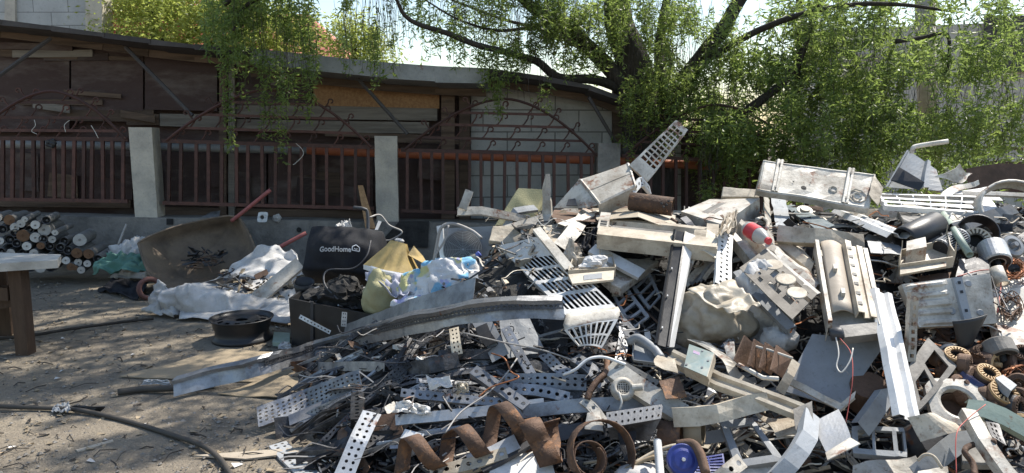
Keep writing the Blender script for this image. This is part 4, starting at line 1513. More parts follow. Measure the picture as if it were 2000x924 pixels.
FLO = floral()
emit('cushion', blob(P(748, 578, 4.95), 0.14, 0.10, 0.15, 0.35, 6, 30, 20), YEL, label='faded yellow cushion sagging under the amber lampshade', cat='cushion', smooth=True)
emit('floral_sheet', drape([P(768, 612, 4.72), P(900, 602, 4.6), P(928, 520, 5.0), P(790, 545, 4.95)], 40, 26, 0.11, 3.2, 3).crumple(0.025, 8, 4), FLO, label='crumpled floral bed sheet in white, lilac and blue', cat='bed sheet', solid=0.004, smooth=True)
emit('floral_sheet', crease(blob(P(884, 545, 4.85), 0.21, 0.14, 0.13, 0.3, 15, 70, 40, 2.0), .02, 5, 3), FLO, label='bundled end of white and blue bedding right beside the long tray', cat='bed sheet', smooth=True)
emit('bed_sheet', drape([P(716, 552, 5.0), P(800, 600, 4.7), P(812, 545, 5.0), P(722, 530, 5.1)], 24, 20, 0.09, 3, 12).crumple(0.02, 9, 2), mat('lilac_cloth', (0.42, 0.42, 0.49), (0.30, 0.29, 0.34), 0.5, 4, 0.9, bump=0.2), label='plain lilac grey cloth hanging under the lampshade rim', cat='cloth', solid=0.004, smooth=True)
bt = thing('small_bottle', 'small beige bottle with blue cap lying on the bedding', 'bottle', P(916, 515, 4.95))
emit('body', lathe([(.001, 0), (.035, .005), (.04, .03), (.04, .09), (.02, .115), (.018, .12)], P(908, 518, 5.0), V((.6, -.2, .5)), 14), CR, bt, smooth=True)
emit('cap', lathe([(.02, .118), (.02, .14), (.001, .142)], P(908, 518, 5.0), V((.6, -.2, .5)), 12), mat('cap_blue', (0.10, 0.14, 0.45), (0.1, 0.1, 0.3), 0.3, 8, 0.4), bt, smooth=True)

# hose and litter on the ground
wire('rubber_hose', 'long dark hose snaking over the ground at the lower left', [gp(-60, 790, .02), gp(30, 795, .02), gp(90, 797, .02), gp(150, 800, .025), (gp(240, 820, .02)), gp(330, 848, .02), gp(395, 870, .02), gp(428, 895, .02), gp(445, 918, .02), gp(470, 960, .02)], 0.0125, HOSE, 'hose', n=8, seg=8)
emit('plastic_scrap', drape([gp(100, 808, .01), gp(140, 805, .02), gp(136, 789, .03), gp(112, 793, .02)], 12, 10, 0.03, 4, 3).crumple(.012, 14), GP, label='shred of clear plastic tied round the hose', cat='plastic', solid=0.003)
emit('tin_offcut', drape([gp(120, 800, .0), gp(196, 806, .0), gp(206, 794, .05), gp(150, 790, .03)], 10, 5, 0.02, 2, 3), BK, label='black flat offcut lying under the hose', cat='offcut', solid=0.004)
emit('cardboard', drape([gp(233, 738, .006), gp(560, 752, .006), gp(660, 700, .02), gp(432, 683, .02)], 24, 14, 0.012, 2, 3), CARD, label='large flat sheet of cardboard on the ground under the long tray', cat='cardboard', solid=0.006)
emit('cardboard', drape([gp(425, 772, .012), gp(588, 782, .012), gp(690, 728, .03), gp(540, 735, .02)], 16, 10, 0.015, 2, 6), CARD, label='smaller cardboard sheet pushed half under the dark strips', cat='cardboard', solid=0.006)
wire('rubber_hose', 'short dark hose end under the near tip of the long tray', [gp(230, 766, .03), gp(280, 760, .03), gp(340, 758, .04), gp(420, 750, .03)], 0.02, HOSE, 'hose', n=8)
emit('plastic_scrap', drape([gp(276, 752, .01), gp(335, 752, .01), gp(330, 742, .04), gp(285, 744, .03)], 14, 8, 0.03, 4, 7).crumple(.012, 15), SACK, label='strip of white plastic litter lying on the cardboard edge', cat='plastic', solid=0.003)
emit('timber_stick', slab_back([gp(378, 889, .012), gp(480, 896, .012), gp(614, 880, .015), gp(612, 872, .015)], -0.008, V((0, 0, 1))), PALEW, label='flat pale splinter of wood crossing the perforated strip on the ground', cat='stick')
emit('timber_stick', slab_back([gp(148, 878, .01), gp(152, 882, .01), gp(222, 862, .01), gp(220, 858, .01)], -0.006, V((0, 0, 1))), PALEW, label='small pale stick lying loose on the bare ground', cat='stick')
wire('branch', 'thin bare branch lying across the ground behind the hose', [gp(-40, 665, .02), gp(60, 655, .02), gp(140, 642, .03), gp(230, 630, .02), gp(300, 622, .02)], 0.012, BARK, 'branch')
random.seed(5)


def ground_pick():
    px, py = random.uniform(-50, 640), 545 + 400 * random.random() ** 1.4
    p = G(px, py)
    if heap(p.x, p.y) > 0.03:
        return None
    return p + V((0, 0, 0.006))


g = Geo()
for _ in range(2600):
    p = ground_pick()
    if p is None:
        continue
    r = 0.004 + 0.012 * random.random() ** 3
    vs = [p + V((r * random.uniform(.7, 1.3) * x, r * random.uniform(.7, 1.3) * y, r * .7 * z)) for x, y, z in ((1, 0, 0), (0, 1, 0), (-1, 0, 0), (0, -1, 0), (0, 0, 1), (0, 0, -1))]
    g.add(vs, [(0, 1, 4), (1, 2, 4), (2, 3, 4), (3, 0, 4), (1, 0, 5), (2, 1, 5), (3, 2, 5), (0, 3, 5)], random.choice((0, 0, 0, 1, 1, 2)))
emit('gravel', g, [CONCD, CONCD, CARD], label='pebbles and grit strewn over the bare ground', cat='gravel', kind='stuff')
g = Geo()
for _ in range(380):
    p = ground_pick()
    if p is None:
        continue
    if random.random() < 0.35:
        d = V((random.gauss(0, 1), random.gauss(0, 1), 0)).normalized() * random.uniform(.03, .16)
        m_ = p + d * .5 + V((random.gauss(0, .01), random.gauss(0, .01), random.uniform(0, .02)))
        g.join(tube([p, m_, p + d], random.uniform(.0015, .004), 4), 0)
    else:
        s = random.uniform(.008, .024)
        a = random.uniform(0, 6.3)
        e, f_ = V((cos(a), sin(a), random.uniform(-.3, .3))) * s, V((-sin(a), cos(a), random.uniform(-.3, .3))) * s * .5
        g.add([p - e - f_, p + e - f_ + V((0, 0, .006)), p + e + f_, p - e + f_ + V((0, 0, .01))], [(0, 1, 2, 3)], random.choice((0, 0, 0, 1, 1, 1, 1, 1, 2)))
emit('ground_litter', g, [BARK, CARD, SACK], label='twigs, dead leaves and paper shreds over the ground', cat='litter', kind='stuff')
# ------------------------------------------------------------------ heap core and small scrap
random.seed(3)
nx, ny = 150, 110
g = Geo()
vs, hs_ = [], []
for j in range(ny + 1):
    for i in range(nx + 1):
        x, y = -2.2 + 8.2 * i / nx, 2.4 + 5.2 * j / ny
        h = heap(x, y)
        hs_.append(h)
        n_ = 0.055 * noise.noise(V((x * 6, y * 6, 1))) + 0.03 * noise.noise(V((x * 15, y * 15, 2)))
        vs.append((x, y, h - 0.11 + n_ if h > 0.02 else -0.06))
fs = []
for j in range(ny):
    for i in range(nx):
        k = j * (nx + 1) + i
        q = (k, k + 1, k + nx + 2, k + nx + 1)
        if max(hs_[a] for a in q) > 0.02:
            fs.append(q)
emit('scrap_mound', g.add(vs, fs), CORE, label='mass of crushed scrap at the core of the heap, coloured dark as gap shade', cat='scrap heap', kind='stuff')  # dark colour stands for the shade in gaps between the pieces


def heap_pick(x0, x1, y0, y1, lift=0.0):
    def fn():
        p = H(random.uniform(x0, x1), random.uniform(y0, y1))
        return p + V((0, 0, random.uniform(-.06, .02) + lift)) if heap(p.x, p.y) > 0.03 else None
    return fn


bits('scrap_litter', 1100, heap_pick(480, 1300, 640, 960), [BU, DK, DK, BU, BU, ZN, RB], 0.05, 'small burnt offcuts filling the dark front of the heap', 'scrap', 'stuff')
bits('scrap_litter', 1000, heap_pick(900, 2040, 420, 960), [GP, DK, W, CR, BU, DK, BK, GD, GD, RB], 0.05, 'small mixed offcuts filling the pale side of the heap', 'scrap', 'stuff')
bits('scrap_litter', 330, heap_pick(1700, 2040, 560, 960), [RU, RB, CU, DK, BK, GD], 0.05, 'small rusty offcuts among the motors', 'scrap', 'stuff')


def crest_pick():
    x, y = random.uniform(-0.6, 4.4), random.uniform(4.4, 5.6)
    h = heap(x, y)
    return V((x, y, h + random.uniform(-.08, .0))) if h > .3 else None


bits('scrap_litter', 550, crest_pick, [W, CR, GP, DK, GD, DK, BK, RB], 0.05, 'mixed pale offcuts lying over the crest of the heap', 'scrap', 'stuff')


HERO = [(955, 455, 1215, 690), (1165, 422, 1410, 515), (1270, 445, 1362, 682), (1395, 425, 1605, 635), (1320, 550, 1540, 690), (1588, 475, 1732, 665),
        (1528, 650, 1735, 798), (1758, 535, 1950, 642), (1476, 305, 1724, 410), (1715, 560, 1795, 820), (1325, 385, 1486, 450), (1100, 310, 1345, 412), (1710, 372, 1950, 418), (1515, 440, 1695, 482)]


def hero(p):
    x, y = pix(p)
    return any(a < x < c and b < y < d for a, b, c, d in HERO)


def hand(name, label, cat, group, n, fn, mats_, lmin, lmax, wmin, wmax, prs, holes=(0,), ang=None, lift=0.02):
    """many look-alike pieces, each a thing of its own"""
    for _ in range(n):
        p = None
        while p is None:
            p = fn()
            if p is not None and hero(p):
                p = None
        a = random.uniform(0, pi) if ang is None else radians(random.gauss(*ang))
        L_ = random.uniform(lmin, lmax)
        d = V((cos(a), sin(a) * 0.8, 0))
        q = p + d * L_
        p0, p1 = p - d * L_ * .5, p + d * L_ * .5
        p0.z = max(0.01, heap(p0.x, p0.y)) + lift + random.uniform(-.03, .05)
        p1.z = max(0.01, heap(p1.x, p1.y)) + lift + random.uniform(-.03, .05)
        mid = (p0 + p1) / 2 + V((random.gauss(0, .03), random.gauss(0, .02), random.uniform(-.01, .04))) * min(1, L_ * 2)
        hh = random.choice(holes)
        st(name, label, [p0, mid, p1], random.uniform(wmin, wmax), random.choice(mats_), cat, group=group, pr=random.choice(prs), holes=hh, pitch=0.022, face=random.uniform(-10, 85), twist=random.gauss(0, 40), cr=0.008)


def wires(n, pick, mats_, label):
    g = Geo()
    for _ in range(n):
        p = pick()
        if p is None:
            continue
        a, L_ = random.uniform(0, 6.3), random.uniform(.08, .35)
        pts = []
        for k in range(5):
            pts.append(p + V((cos(a), sin(a), 0)) * (L_ * k / 4) + V((random.gauss(0, .015), random.gauss(0, .015), random.uniform(0, .05))))
        for q in pts:
            q.z = max(q.z, heap(q.x, q.y) - .02)
        g.join(tube(spline(pts, 3), random.uniform(.0015, .005), 4), random.randrange(len(mats_)))
    emit('wire_litter', g, mats_, label=label, cat='wire', kind='stuff')


wires(420, heap_pick(520, 1300, 640, 940, .03), [DK, BU, WIRE, DK], 'dark wires and rods tangled through the front of the heap')
wires(420, heap_pick(950, 2040, 420, 920, .03), [WIRE, CR, DK, CU, RB, W], 'pale and rusty wires tangled through the right of the heap')
bits('scrap_litter', 700, heap_pick(950, 2040, 430, 940, .03), [W, CR, GD, DK, RB, CR], 0.028, 'tiny pale fragments sprinkled over the heap', 'scrap', 'stuff')
bits('scrap_litter', 700, heap_pick(520, 1300, 640, 940, .03), [BU, DK, ZN, W, DK], 0.028, 'tiny burnt fragments sprinkled over the front of the heap', 'scrap', 'stuff')


hand('burnt_strip', 'sooty steel strip lying in the dark tangle at the front of the heap', 'metal strip', 'burnt steel strips at the front of the heap', 95, heap_pick(560, 1220, 655, 900), [BU, BU, DK, BU, ZN], .18, .65, .02, .055, ['L', 'U', 'F', 'V'], (0, 0, 1, 2), (8, 30))
hand('zinc_strip', 'bright zinc strip end poking from the front of the heap', 'metal strip', 'bright zinc strips at the front of the heap', 24, heap_pick(760, 1400, 660, 920), [ZN, ZW, ZN], .10, .3, .015, .04, ['L', 'F', 'U'], (0, 1, 2, 2), (15, 40))
hand('sheet_offcut', 'bent pale sheet metal offcut wedged between larger panels', 'metal offcut', 'pale sheet offcuts all over the heap', 60, heap_pick(950, 2030, 440, 900), [W, CR, GP, GD, GD, W], .10, .36, .02, .09, ['F', 'V', 'R', 'U'], (0,), None, -.04)
hand('dark_offcut', 'dark bent plastic offcut wedged in the heap', 'plastic offcut', 'dark offcuts all over the heap', 36, heap_pick(950, 2030, 450, 900), [BK, DK, GD], .12, .36, .04, .12, ['F', 'V', 'U'], (0,), None, -.04)
hand('rusty_offcut', 'rust-brown bent offcut lying among the motors', 'metal offcut', 'rusty offcuts among the motors', 30, heap_pick(1760, 2030, 560, 900), [RU, RB, RB], .08, .25, .03, .08, ['F', 'V', 'U'], (0,), None, -.04)

hand('crest_offcut', 'weathered pale strip lying across the crest of the heap', 'metal offcut', 'weathered strips over the crest of the heap', 20, lambda: crest_pick(), [W, CR, GD, GP, RB], .2, .5, .03, .08, ['F', 'V', 'U', 'L'], (0,), None, -.02)

# ------------------------------------------------------------------ long tray and the dark front strips
tray = thing('cable_tray', 'very long bent perforated cable tray sloping from the ground up across the heap', 'cable tray', H(700, 655))
tp_ = [(341, 756, .0), (420, 736, .03), (520, 709, .10), (640, 676, .22), (760, 643, .34), (860, 622, .42), (980, 604, .46), (1100, 601, .42)]
tp_ = [H(*p) for p in tp_]
tp_[0] = G(341, 757, .08)
tp_[1] = G(430, 734, .10)
tp_[2] = G(520, 712, .15)
tp_ = spline(tp_, 4)
emit('web', strip_geo(tp_, 0.105, face=68, pr='F', holes=0, cr=0.006), ZN, tray, solid=0.003, merge=True)
up = [p + V((0, 0.010, 0.050)) for p in tp_]
emit('flange', strip_geo(up, 0.05, face=15, pr='L', dep=0.02, cr=0.006), ZN, tray, solid=0.003, merge=True)
pf = [p + V((0, -0.014, 0.022)) for p in tp_[8:]]
emit('hole_row', strip_geo(pf, 0.045, face=68, pr='F', holes=2, pitch=0.026, cr=0.002, hr=0.36), DK, tray, solid=0.002, merge=True)
st('steel_channel', 'wide plain grey channel lying behind the long tray under the bedding', [(672, 652, .15), (800, 606, .28), (926, 566, .30)], 0.13, ZN, 'channel', face=60, pr='U', dep=.05)
st('steel_channel', 'straight galvanised bar with a dark notch above the rusty tray', [(582, 716, .12), (660, 716, .14), (752, 715, .15)], 0.05, ZN, 'channel', face=70, pr='L')
rt = [G(569, 722, .05), G(620, 744, .05), G(662, 735, .06), G(610, 716, .06)]
emit('rusty_tray', grid([(0, .05), (0, 0), (.5, 0), (1, 0), (1, .05)], [(0, .05), (0, 0), (.5, 0), (1, 0), (1, .05)]).map(qmap([rt[0], rt[1], rt[2], rt[3]])), RU, label='shallow rusty open tray on the cardboard edge', cat='tray', solid=0.004)
st('perforated_tray', 'wide perforated tray end pointing left over the bare ground', [G(503, 815, .08), G(600, 778, .12), (706, 742, .14)], 0.115, ZN, 'cable tray', face=48, pr='U', holes=4, pitch=.03, dep=.03, cr=.006, hr=.27)
st('perforated_tray', 'second narrow tray lying in front of the wide perforated one', [G(565, 822, .07), (640, 790, .10), (698, 760, .10)], 0.06, ZN, 'cable tray', face=35, pr='U', dep=.03)
st('burnt_channel', 'black burnt channel under the two trays at the left tip of the heap', [G(536, 838, .04), G(640, 818, .05), (760, 770, .06)], 0.09, BU, 'channel', face=55, pr='U', dep=.04, cr=.01)
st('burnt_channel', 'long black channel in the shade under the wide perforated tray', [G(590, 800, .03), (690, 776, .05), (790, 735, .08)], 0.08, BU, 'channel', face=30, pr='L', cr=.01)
st('perforated_post', 'short scorched perforated piece standing upright at the front', [G(700, 872, .02), (697, 820, .18), (697, 766, .22)], 0.058, BU, 'metal strip', face=80, pr='U', holes=1, pitch=.035, dep=.02)
st('perforated_strip', 'bright perforated strip leaning down to the lower frame edge', [(726, 806, .12), (700, 860, .12), G(664, 950, .03)], 0.085, ZW, face=45, pr='L', holes=2, pitch=.03, dep=.025)
st('perforated_strip', 'bright perforated strip lying flat on the ground by the splinter', [G(543, 866, .015), G(620, 945, .015)], 0.085, ZW, face=4, pr='L', holes=2, pitch=.033, dep=.012)
dr = thing('drawer', 'broken drawer of brown board with white edge at the front of the heap', 'drawer', H(720, 850))
emit('base_board', slab([H(700, 868, .02), H(792, 858, .06), H(775, 806, .10), H(708, 814, .08)], 0.012), RB, dr)
emit('front_board', slab([H(658, 858, .06), H(700, 868, .06), H(706, 812, .1), H(662, 822, .1)], 0.014), RB, dr)
emit('edge_strip', bar(H(700, 871, .04), H(796, 859, .08), 0.012), WC, dr)
D = [
 ('long bright zinc bar with a smooth face across the front strips', [(772, 820, .12), (860, 812, .14), (937, 804, .15), (1062, 788, .16)], .045, ZW, dict(face=60, pr='L')),
 ('thin dark perforated bar above the long bright zinc bar', [(783, 766, .12), (870, 776, .14), (983, 786, .14)], .04, ZN, dict(face=50, pr='L', holes=1, pitch=.035)),
 ('perforated angle slanting down to the right over the front strips', [(924, 720, .16), (970, 752, .18), (1028, 794, .18)], .055, ZN, dict(face=40, pr='L', holes=1, pitch=.04)),
 ('slim perforated angle standing slanted before the blue-grey sheet', [(987, 640, .18), (1010, 684, .18), (1040, 736, .14)], .045, ZN, dict(face=60, pr='L', holes=1, pitch=.033)),
 ('scorched ribbed steel tongue leaning below the long tray', [(776, 728, .12), (792, 696, .18), (812, 664, .18)], .08, BU, dict(face=50, pr='R', twist=-30)),
 ('broad grey plain bar right of the ribbed steel tongue', [(792, 724, .1), (850, 712, .12), (896, 702, .12)], .075, BU, dict(face=65, pr='L')),
 ('long scorched bar level under the end of the long tray', [(857, 694, .08), (950, 690, .1), (1075, 688, .1)], .05, BU, dict(face=60, pr='U')),
 ('wide perforated bar level below the front grille of the condenser', [(984, 744, .12), (1060, 744, .14), (1146, 748, .14)], .075, ZN, dict(face=62, pr='F', holes=2, pitch=.035)),
 ('curved perforated bar below the wide level one', [(1000, 758, .14), (1050, 762, .15), (1112, 776, .15)], .05, ZN, dict(face=55, pr='L', holes=1, pitch=.035)),
 ('bright zinc trough tilted up in the lower front', [(916, 904, .14), (960, 888, .15), (1010, 862, .15)], .07, ZW, dict(face=35, pr='U')),
 ('pale curved perforated bar at the bottom edge of the picture', [(840, 926, .12), (920, 905, .15), (990, 884, .15)], .055, CR, dict(face=35, pr='L', holes=1, pitch=.045)),
 ('dark rail running right from the pale curved perforated bar', [(940, 915, .14), (1000, 885, .15), (1062, 848, .15)], .03, DK, dict(face=20, pr='L')),
 ('small clean white strip beside the rusty band', [(785, 847, .12), (824, 857, .14)], .045, WC, dict(face=40, pr='L')),
 ('pale perforated upright piece under the bend of the long tray', [(886, 640, .16), (890, 668, .15), (894, 692, .12)], .05, CR, dict(face=75, pr='L', holes=2, pitch=.025)),
 ('flat blue-grey bar leaning beside the dark channel under the tray', [(938, 622, .1), (960, 660, .12), (978, 700, .12)], .09, GP, dict(face=70)),
 ('long level zinc angle with shadow stripes above the coil', [(1000, 806, .16), (1120, 794, .18), (1275, 784, .18)], .06, ZN, dict(face=65, pr='L')),
 ('short white perforated piece between level angle and dark plate', [(1140, 780, .2), (1160, 795, .2), (1184, 828, .2)], .045, W, dict(face=50, pr='L', holes=1, pitch=.04)),
 ('perforated strip slanting under the front grille', [(1122, 698, .14), (1150, 716, .14), (1180, 752, .14)], .06, ZN, dict(face=45, pr='L', holes=1, pitch=.05)),
 ('perforated strip in the pale tangle left of the white hose', [(1060, 690, .1), (1090, 720, .12), (1120, 735, .12)], .06, ZN, dict(face=40, holes=2, pitch=.03)),
 ('tall slim perforated post deep in the heap behind the front grille', [(1213, 705, .06), (1218, 660, .08), (1222, 615, .05)], .055, ZN, dict(face=75, holes=2, pitch=.03)),
 ('long perforated beam slanting down behind the front grille', [(1195, 610, .05), (1230, 650, .08), (1262, 684, .1)], .075, ZN, dict(face=45, pr='L', holes=1, pitch=.05)),
 ('narrow bright bar in the shade right of the curved grille', [(1263, 645, .12), (1268, 690, .1)], .03, WC, dict(face=80)),
]
for lb, path, wd, m_, kw in D:
    st('steel_strip', lb, path, wd, m_, **kw)
sheet('dark_sheet', 'plain blue-grey sheet standing behind the front strips', 'metal sheet', [(975, 622, .12), (1036, 620, .12), (1062, 690, .10), (990, 700, .10)], GP, cr=.01)
sheet('dark_sheet', 'black torn sheet behind the corner of the front grille', 'metal sheet', [(1058, 618, .04), (1112, 600, .04), (1105, 690, .04), (1055, 682, .04)], BK, cr=.02, cf=8)
st('black_channel', 'black plastic channel leaning below the bend of the long tray', [(940, 636, .14), (948, 655, .15), (960, 672, .14)], .06, BK, 'channel', face=60, pr='U')
emit('white_scrap', drape([H(768, 815, .15), H(842, 812, .15), H(835, 795, .15), H(770, 792, .15)], 14, 8, .05, 3, 3).crumple(.02, 9), WC, label='crumpled white sheet above the long bright zinc bar', cat='metal offcut', solid=.003)
emit('white_scrap', drape([H(838, 762, .16), H(884, 762, .16), H(878, 742, .16), H(832, 736, .16)], 10, 8, .04, 2, 5), WC, label='small curved white plate on the dark strips', cat='metal offcut', solid=.003)
emit('white_scrap', drape([H(888, 772, .16), H(914, 770, .16), H(912, 752, .18), H(890, 750, .18)], 10, 8, .05, 3, 6), CR, label='small curled cream tin piece between the dark bars', cat='metal offcut', solid=.003)
sheet('white_sheet', 'large white sheet with torn holes at the bottom edge before the coil', 'metal sheet', [(970, 890, .1), (1080, 870, .1), (1100, 960, .1), (930, 960, .1)], WC, cr=.02)
sheet('white_tag', 'white folded plate with small holes above the rusty coil', 'metal plate', [(1146, 808, .22), (1170, 804, .22), (1178, 842, .2), (1142, 838, .2)], W)

# rusty band: waves and coil
def band(label, pix, wid, part=False):
    pts = [H(x, y, o) for x, y, o in pix]
    g = ribbon(pts, wid, 10)
    return emit('rusty_band', g.crumple(.004, 8), RU, label=label, cat='steel band', solid=0.005, smooth=True)


def helix(label, p0, p1, R, turns, wid, ph, squash=1.0):
    ax = (p1 - p0)
    L_ = ax.length
    a = ax.normalized()
    x = (V((0, -1, .35)) - a * V((0, -1, .35)).dot(a)).normalized()
    y = a.cross(x)
    k = int(28 * turns)
    vs = []
    for i in range(k + 1):
        t = i / k
        q = ph + 2 * pi * turns * t
        r = R * (1 + .55 * noise.noise(V((t * 7, 1, 2))))
        p = p0 + ax * t + x * (r * cos(q)) + y * (r * sin(q) * squash)
        vs += [p - a * wid / 2, p + a * wid / 2]
    g = Geo().add(vs, [(2 * i, 2 * i + 1, 2 * i + 3, 2 * i + 2) for i in range(k)])
    return emit('rusty_band', g.crumple(.006, 7), RU, label=label, cat='steel band', solid=0.005, smooth=True)


helix('rusty flat steel band wound in open waves across the lower middle', H(776, 900, .14), H(1010, 822, .24), .08, 2.7, .07, 2.4)
helix('rusty steel band wave rising just left of the big coil', H(1020, 868, .20), H(1082, 850, .22), .09, 1.2, .10, 2.6)
cc = H(1168, 888, .36)
cax = V((0.25, -0.85, 0.42)).normalized()
cx_, cy_ = frame_of(cax)


def coil(label, r0, r1, turns, a0, wid, dc):
    pts = []
    k = int(24 * turns)
    for i in range(k + 1):
        t = i / k
        a = a0 + 2 * pi * turns * t
        r = lerp(r0, r1, t)
        pts.append(cc + dc + cx_ * (r * cos(a)) + cy_ * (r * sin(a)) + cax * (0.04 * t))
    g = Geo()
    vs = []
    for p in pts:
        vs += [p - cax * wid / 2, p + cax * wid / 2]
    g.add(vs, [(2 * i, 2 * i + 1, 2 * i + 3, 2 * i + 2) for i in range(k)])
    emit('rusty_coil', g.crumple(.006, 8), RU, label=label, cat='steel coil', solid=.005, smooth=True)


coil('big rusty coil of flat steel band at the lower middle', .145, .125, 1.15, 0.4, .075, V((0, 0, 0)))
coil('smaller rusty ring of band curled inside the big coil', .075, .055, 1.3, 2.0, .09, V((-.055, -.02, -.01)))
wire('rusty_strap', 'twisted rusty strap hanging over the front strips', [(1186, 702, .2), (1184, 726, .22), (1166, 744, .22), (1152, 765, .22), (1147, 780, .2)], .016, RU, 'strap')

# ------------------------------------------------------------------ condenser front grille, middle
fg = thing('front_grille', 'large off-white curved front grille of a condenser lying across the middle of the heap', 'grille', H(1110, 600))
gc = [H(974, 480, .10), H(1048, 463, .10), H(1207, 600, .34), H(1106, 614, .34)]
us = [(0, -.05), (0, 0), (.06, 0)]
for k in range(9):
    a = .06 + .90 * k / 9
    us += [(a + .034, 0), (a + .10, 0)]
us = us[:2] + [(round(u, 4), w) for u, w in us[2:]] + [(1, 0), (1, -.05)]
us_o = set()
vs_ = [(0, -.03), (0, 0), (.14, 0), (.28, 0)]
for k in range(4):
    a = .28 + .68 * k / 4
    vs_ += [(a + .138, 0), (a + .17, 0)]
vs_ += [(1, 0)]


def gcell(i, j):
    if i < 3 or i >= len(us) - 3:
        return 1
    if j < 3 or j >= len(vs_) - 2:
        return 1
    return 0 if (i % 2 == 1 and j % 2 == 1) else 1


def gw(u, v):
    return -0.03 * (max(0, v - .7) / .3) ** 2


sheet('top_panel', None, None, gc, WC, us, vs_, gcell, gw, .005, .004, 3, parent=fg)
# rounded lip and barred front
l0, l1 = gc[3], gc[2]
fb = [H(1098, 652, .30), H(1206, 618, .30), H(1172, 684, .24), H(1128, 676, .24)]
m0, m1 = H(1100, 634, .38), H(1210, 616, .38)
lipg = Geo()
rowsL = [l0, l0.lerp(m0, .5) + V((0, -.03, .012)), m0, H(1103, 644, .37)]
rowsR = [l1, l1.lerp(m1, .5) + V((0, -.03, .012)), m1, H(1206, 624, .37)]
vs = []
for a, b in zip(rowsL, rowsR):
    vs += [a.lerp(b, k / 10) for k in range(11)]
lipg.add(vs, [(r * 11 + k, r * 11 + k + 1, (r + 1) * 11 + k + 1, (r + 1) * 11 + k) for r in range(3) for k in range(10)])
emit('lip', lipg, W, fg, solid=.006, smooth=True)
fq = [rowsL[3], rowsR[3], H(1174, 680, .30), H(1130, 676, .30)]
us2 = [(0, 0)]
for k in range(8):
    us2 += [(.05 + .92 * k / 8, 0), (.05 + .92 * (k + .68) / 8, 0)]
us2 += [(1, 0)]
vs2 = prof(0, .05, .50, .57, .93, 1)
sheet('barred_front', None, None, fq, WC, us2, vs2, lambda i, j: 0 if (i % 2 == 1 and j in (1, 3)) else 1, lambda u, v: .03 * sin(pi * u), .006, .002, 3, parent=fg)
st('steel_angle', 'thin double channel lying over the top corner of the front grille', [(1048, 446, .30), (1082, 486, .32), (1112, 524, .30)], .05, W, 'angle', face=45, pr='U', dep=.02)
emit('torn_bracket', blob(H(1116, 505, .22), .05, .045, .09, .6, 12, 16, 12), W, label='torn rusty white bracket stub above the cream basin', cat='bracket')
bs_ = thing('plastic_basin', 'shallow cream plastic basin with a paper label on its rim', 'basin', H(1155, 535, .2))
cover(Q((1110, 545, .26), (1200, 538, .26), (1195, 512, .2), (1118, 520, .2))[::-1], CR, 'basin', dep=-.05, parent=bs_, n=4)
b0 = [H(1110, 536, .34), H(1200, 528, .34), H(1198, 546, .35), H(1118, 554, .35)]
emit('rim', slab([b0[3], b0[2], b0[1], b0[0]], .012), CR, bs_)
emit('paper_label', slab([H(1140, 547, .36), H(1176, 543, .36), H(1176, 533, .355), H(1140, 537, .355)], .002), GP, bs_)
emit('plastic_scrap', blob(H(1160, 518, .3), .07, .05, .04, .6, 9, 18, 12), SACK, label='crumpled plastic film lying in the cream basin', cat='plastic')
cover([(1140, 502, .08), (1288, 508, .02), (1214, 562, .18), (1196, 556, .18)], W, 'casing_panel', 'flat white casing panel lying under the long white channel', 'panel', dep=.05)
st('steel_channel', 'white channel with end holes lying across a casing panel right of the basin', [(1156, 484, .22), (1205, 510, .24), (1253, 535, .22)], .075, WC, 'channel', face=35, pr='U', dep=.02)
emit('fabric_scrap', drape([H(1128, 496, .15), H(1166, 500, .12), H(1160, 456, .1), H(1142, 462, .12)], 18, 16, .07, 3, 4), BF, label='black pleated fabric tucked behind the white bracket arm', cat='fabric', solid=.004, smooth=True)
# white L beams, top left of the heap
kb = thing('bent_beam', 'white rusty-edged beam bent up into a hook at the left crest of the heap', 'beam', P(960, 430, 5.1))
emit('long_arm', strip_geo([P(893, 411, 4.95), P(937, 410, 5.0), P(1034, 429, 5.1)], .055, face=65, pr='U', dep=.03), W, kb, solid=.003, merge=True)
emit('short_arm', strip_geo([P(904, 408, 4.95), P(917, 372, 4.98)], .055, face=80, pr='U', dep=.03), W, kb, solid=.003, merge=True)
st('long_beam', 'pale straight beam running behind the rusty spike', [P(988, 448, 5.0), P(1050, 428, 5.05), P(1130, 412, 5.1)], .065, W, 'beam', face=50, pr='L')
emit('torn_spike', strip_geo([P(1066, 462, 4.8), P(1072, 412, 4.85), P(1078, 400, 4.85), P(1066, 344, 4.9)], .085, face=85, pr='U', dep=.05, cr=.02, taper=.45), W, label='tall torn white spike of sheet metal standing up with rusty edges', cat='metal spike', solid=.003, merge=True)
st('bracket_arm', 'white bracket arm with round holes standing slanted at the crest', [(1150, 410, .22), (1122, 450, .26), (1094, 482, .24)], .085, W, 'bracket', face=70, pr='L', dep=.05)
sheet('casing_panel', 'cream rusty panel with faint ring marks behind the bracket arm', 'panel', [(1062, 442, .06), (1130, 436, .02), (1110, 478, .06), (1050, 476, .08)], CR)
crt = thing('olive_shell', 'pale olive plastic shell lying behind the bent beam', 'shell', P(1010, 420, 5.4))
emit('back', grid([(0, -.22), (0, -.03), (.06, 0)] + lin(4, .1, .9) + [(.94, 0), (1, -.03), (1, -.22)], [(0, -.1), (0, 0), (.5, 0), (1, 0)]).map(qmap([P(1010, 368, 5.35), P(1066, 371, 5.35), P(1040, 440, 5.2), P(966, 440, 5.2)])), YEL, crt, solid=.006)
st('grey_tray', 'grey blue rounded tray frame beside the olive shell', [P(985, 446, 5.05), P(1008, 410, 5.1), P(1046, 404, 5.15)], .05, GP, 'tray', face=50, pr='U')
cover([P(962, 442, 5.0), P(1046, 438, 5.0), P(1010, 478, 4.9), P(955, 470, 4.9)], CR, 'casing_panel', 'dirty cream panel with a round emboss beside the fan unit', 'panel', dep=.03)

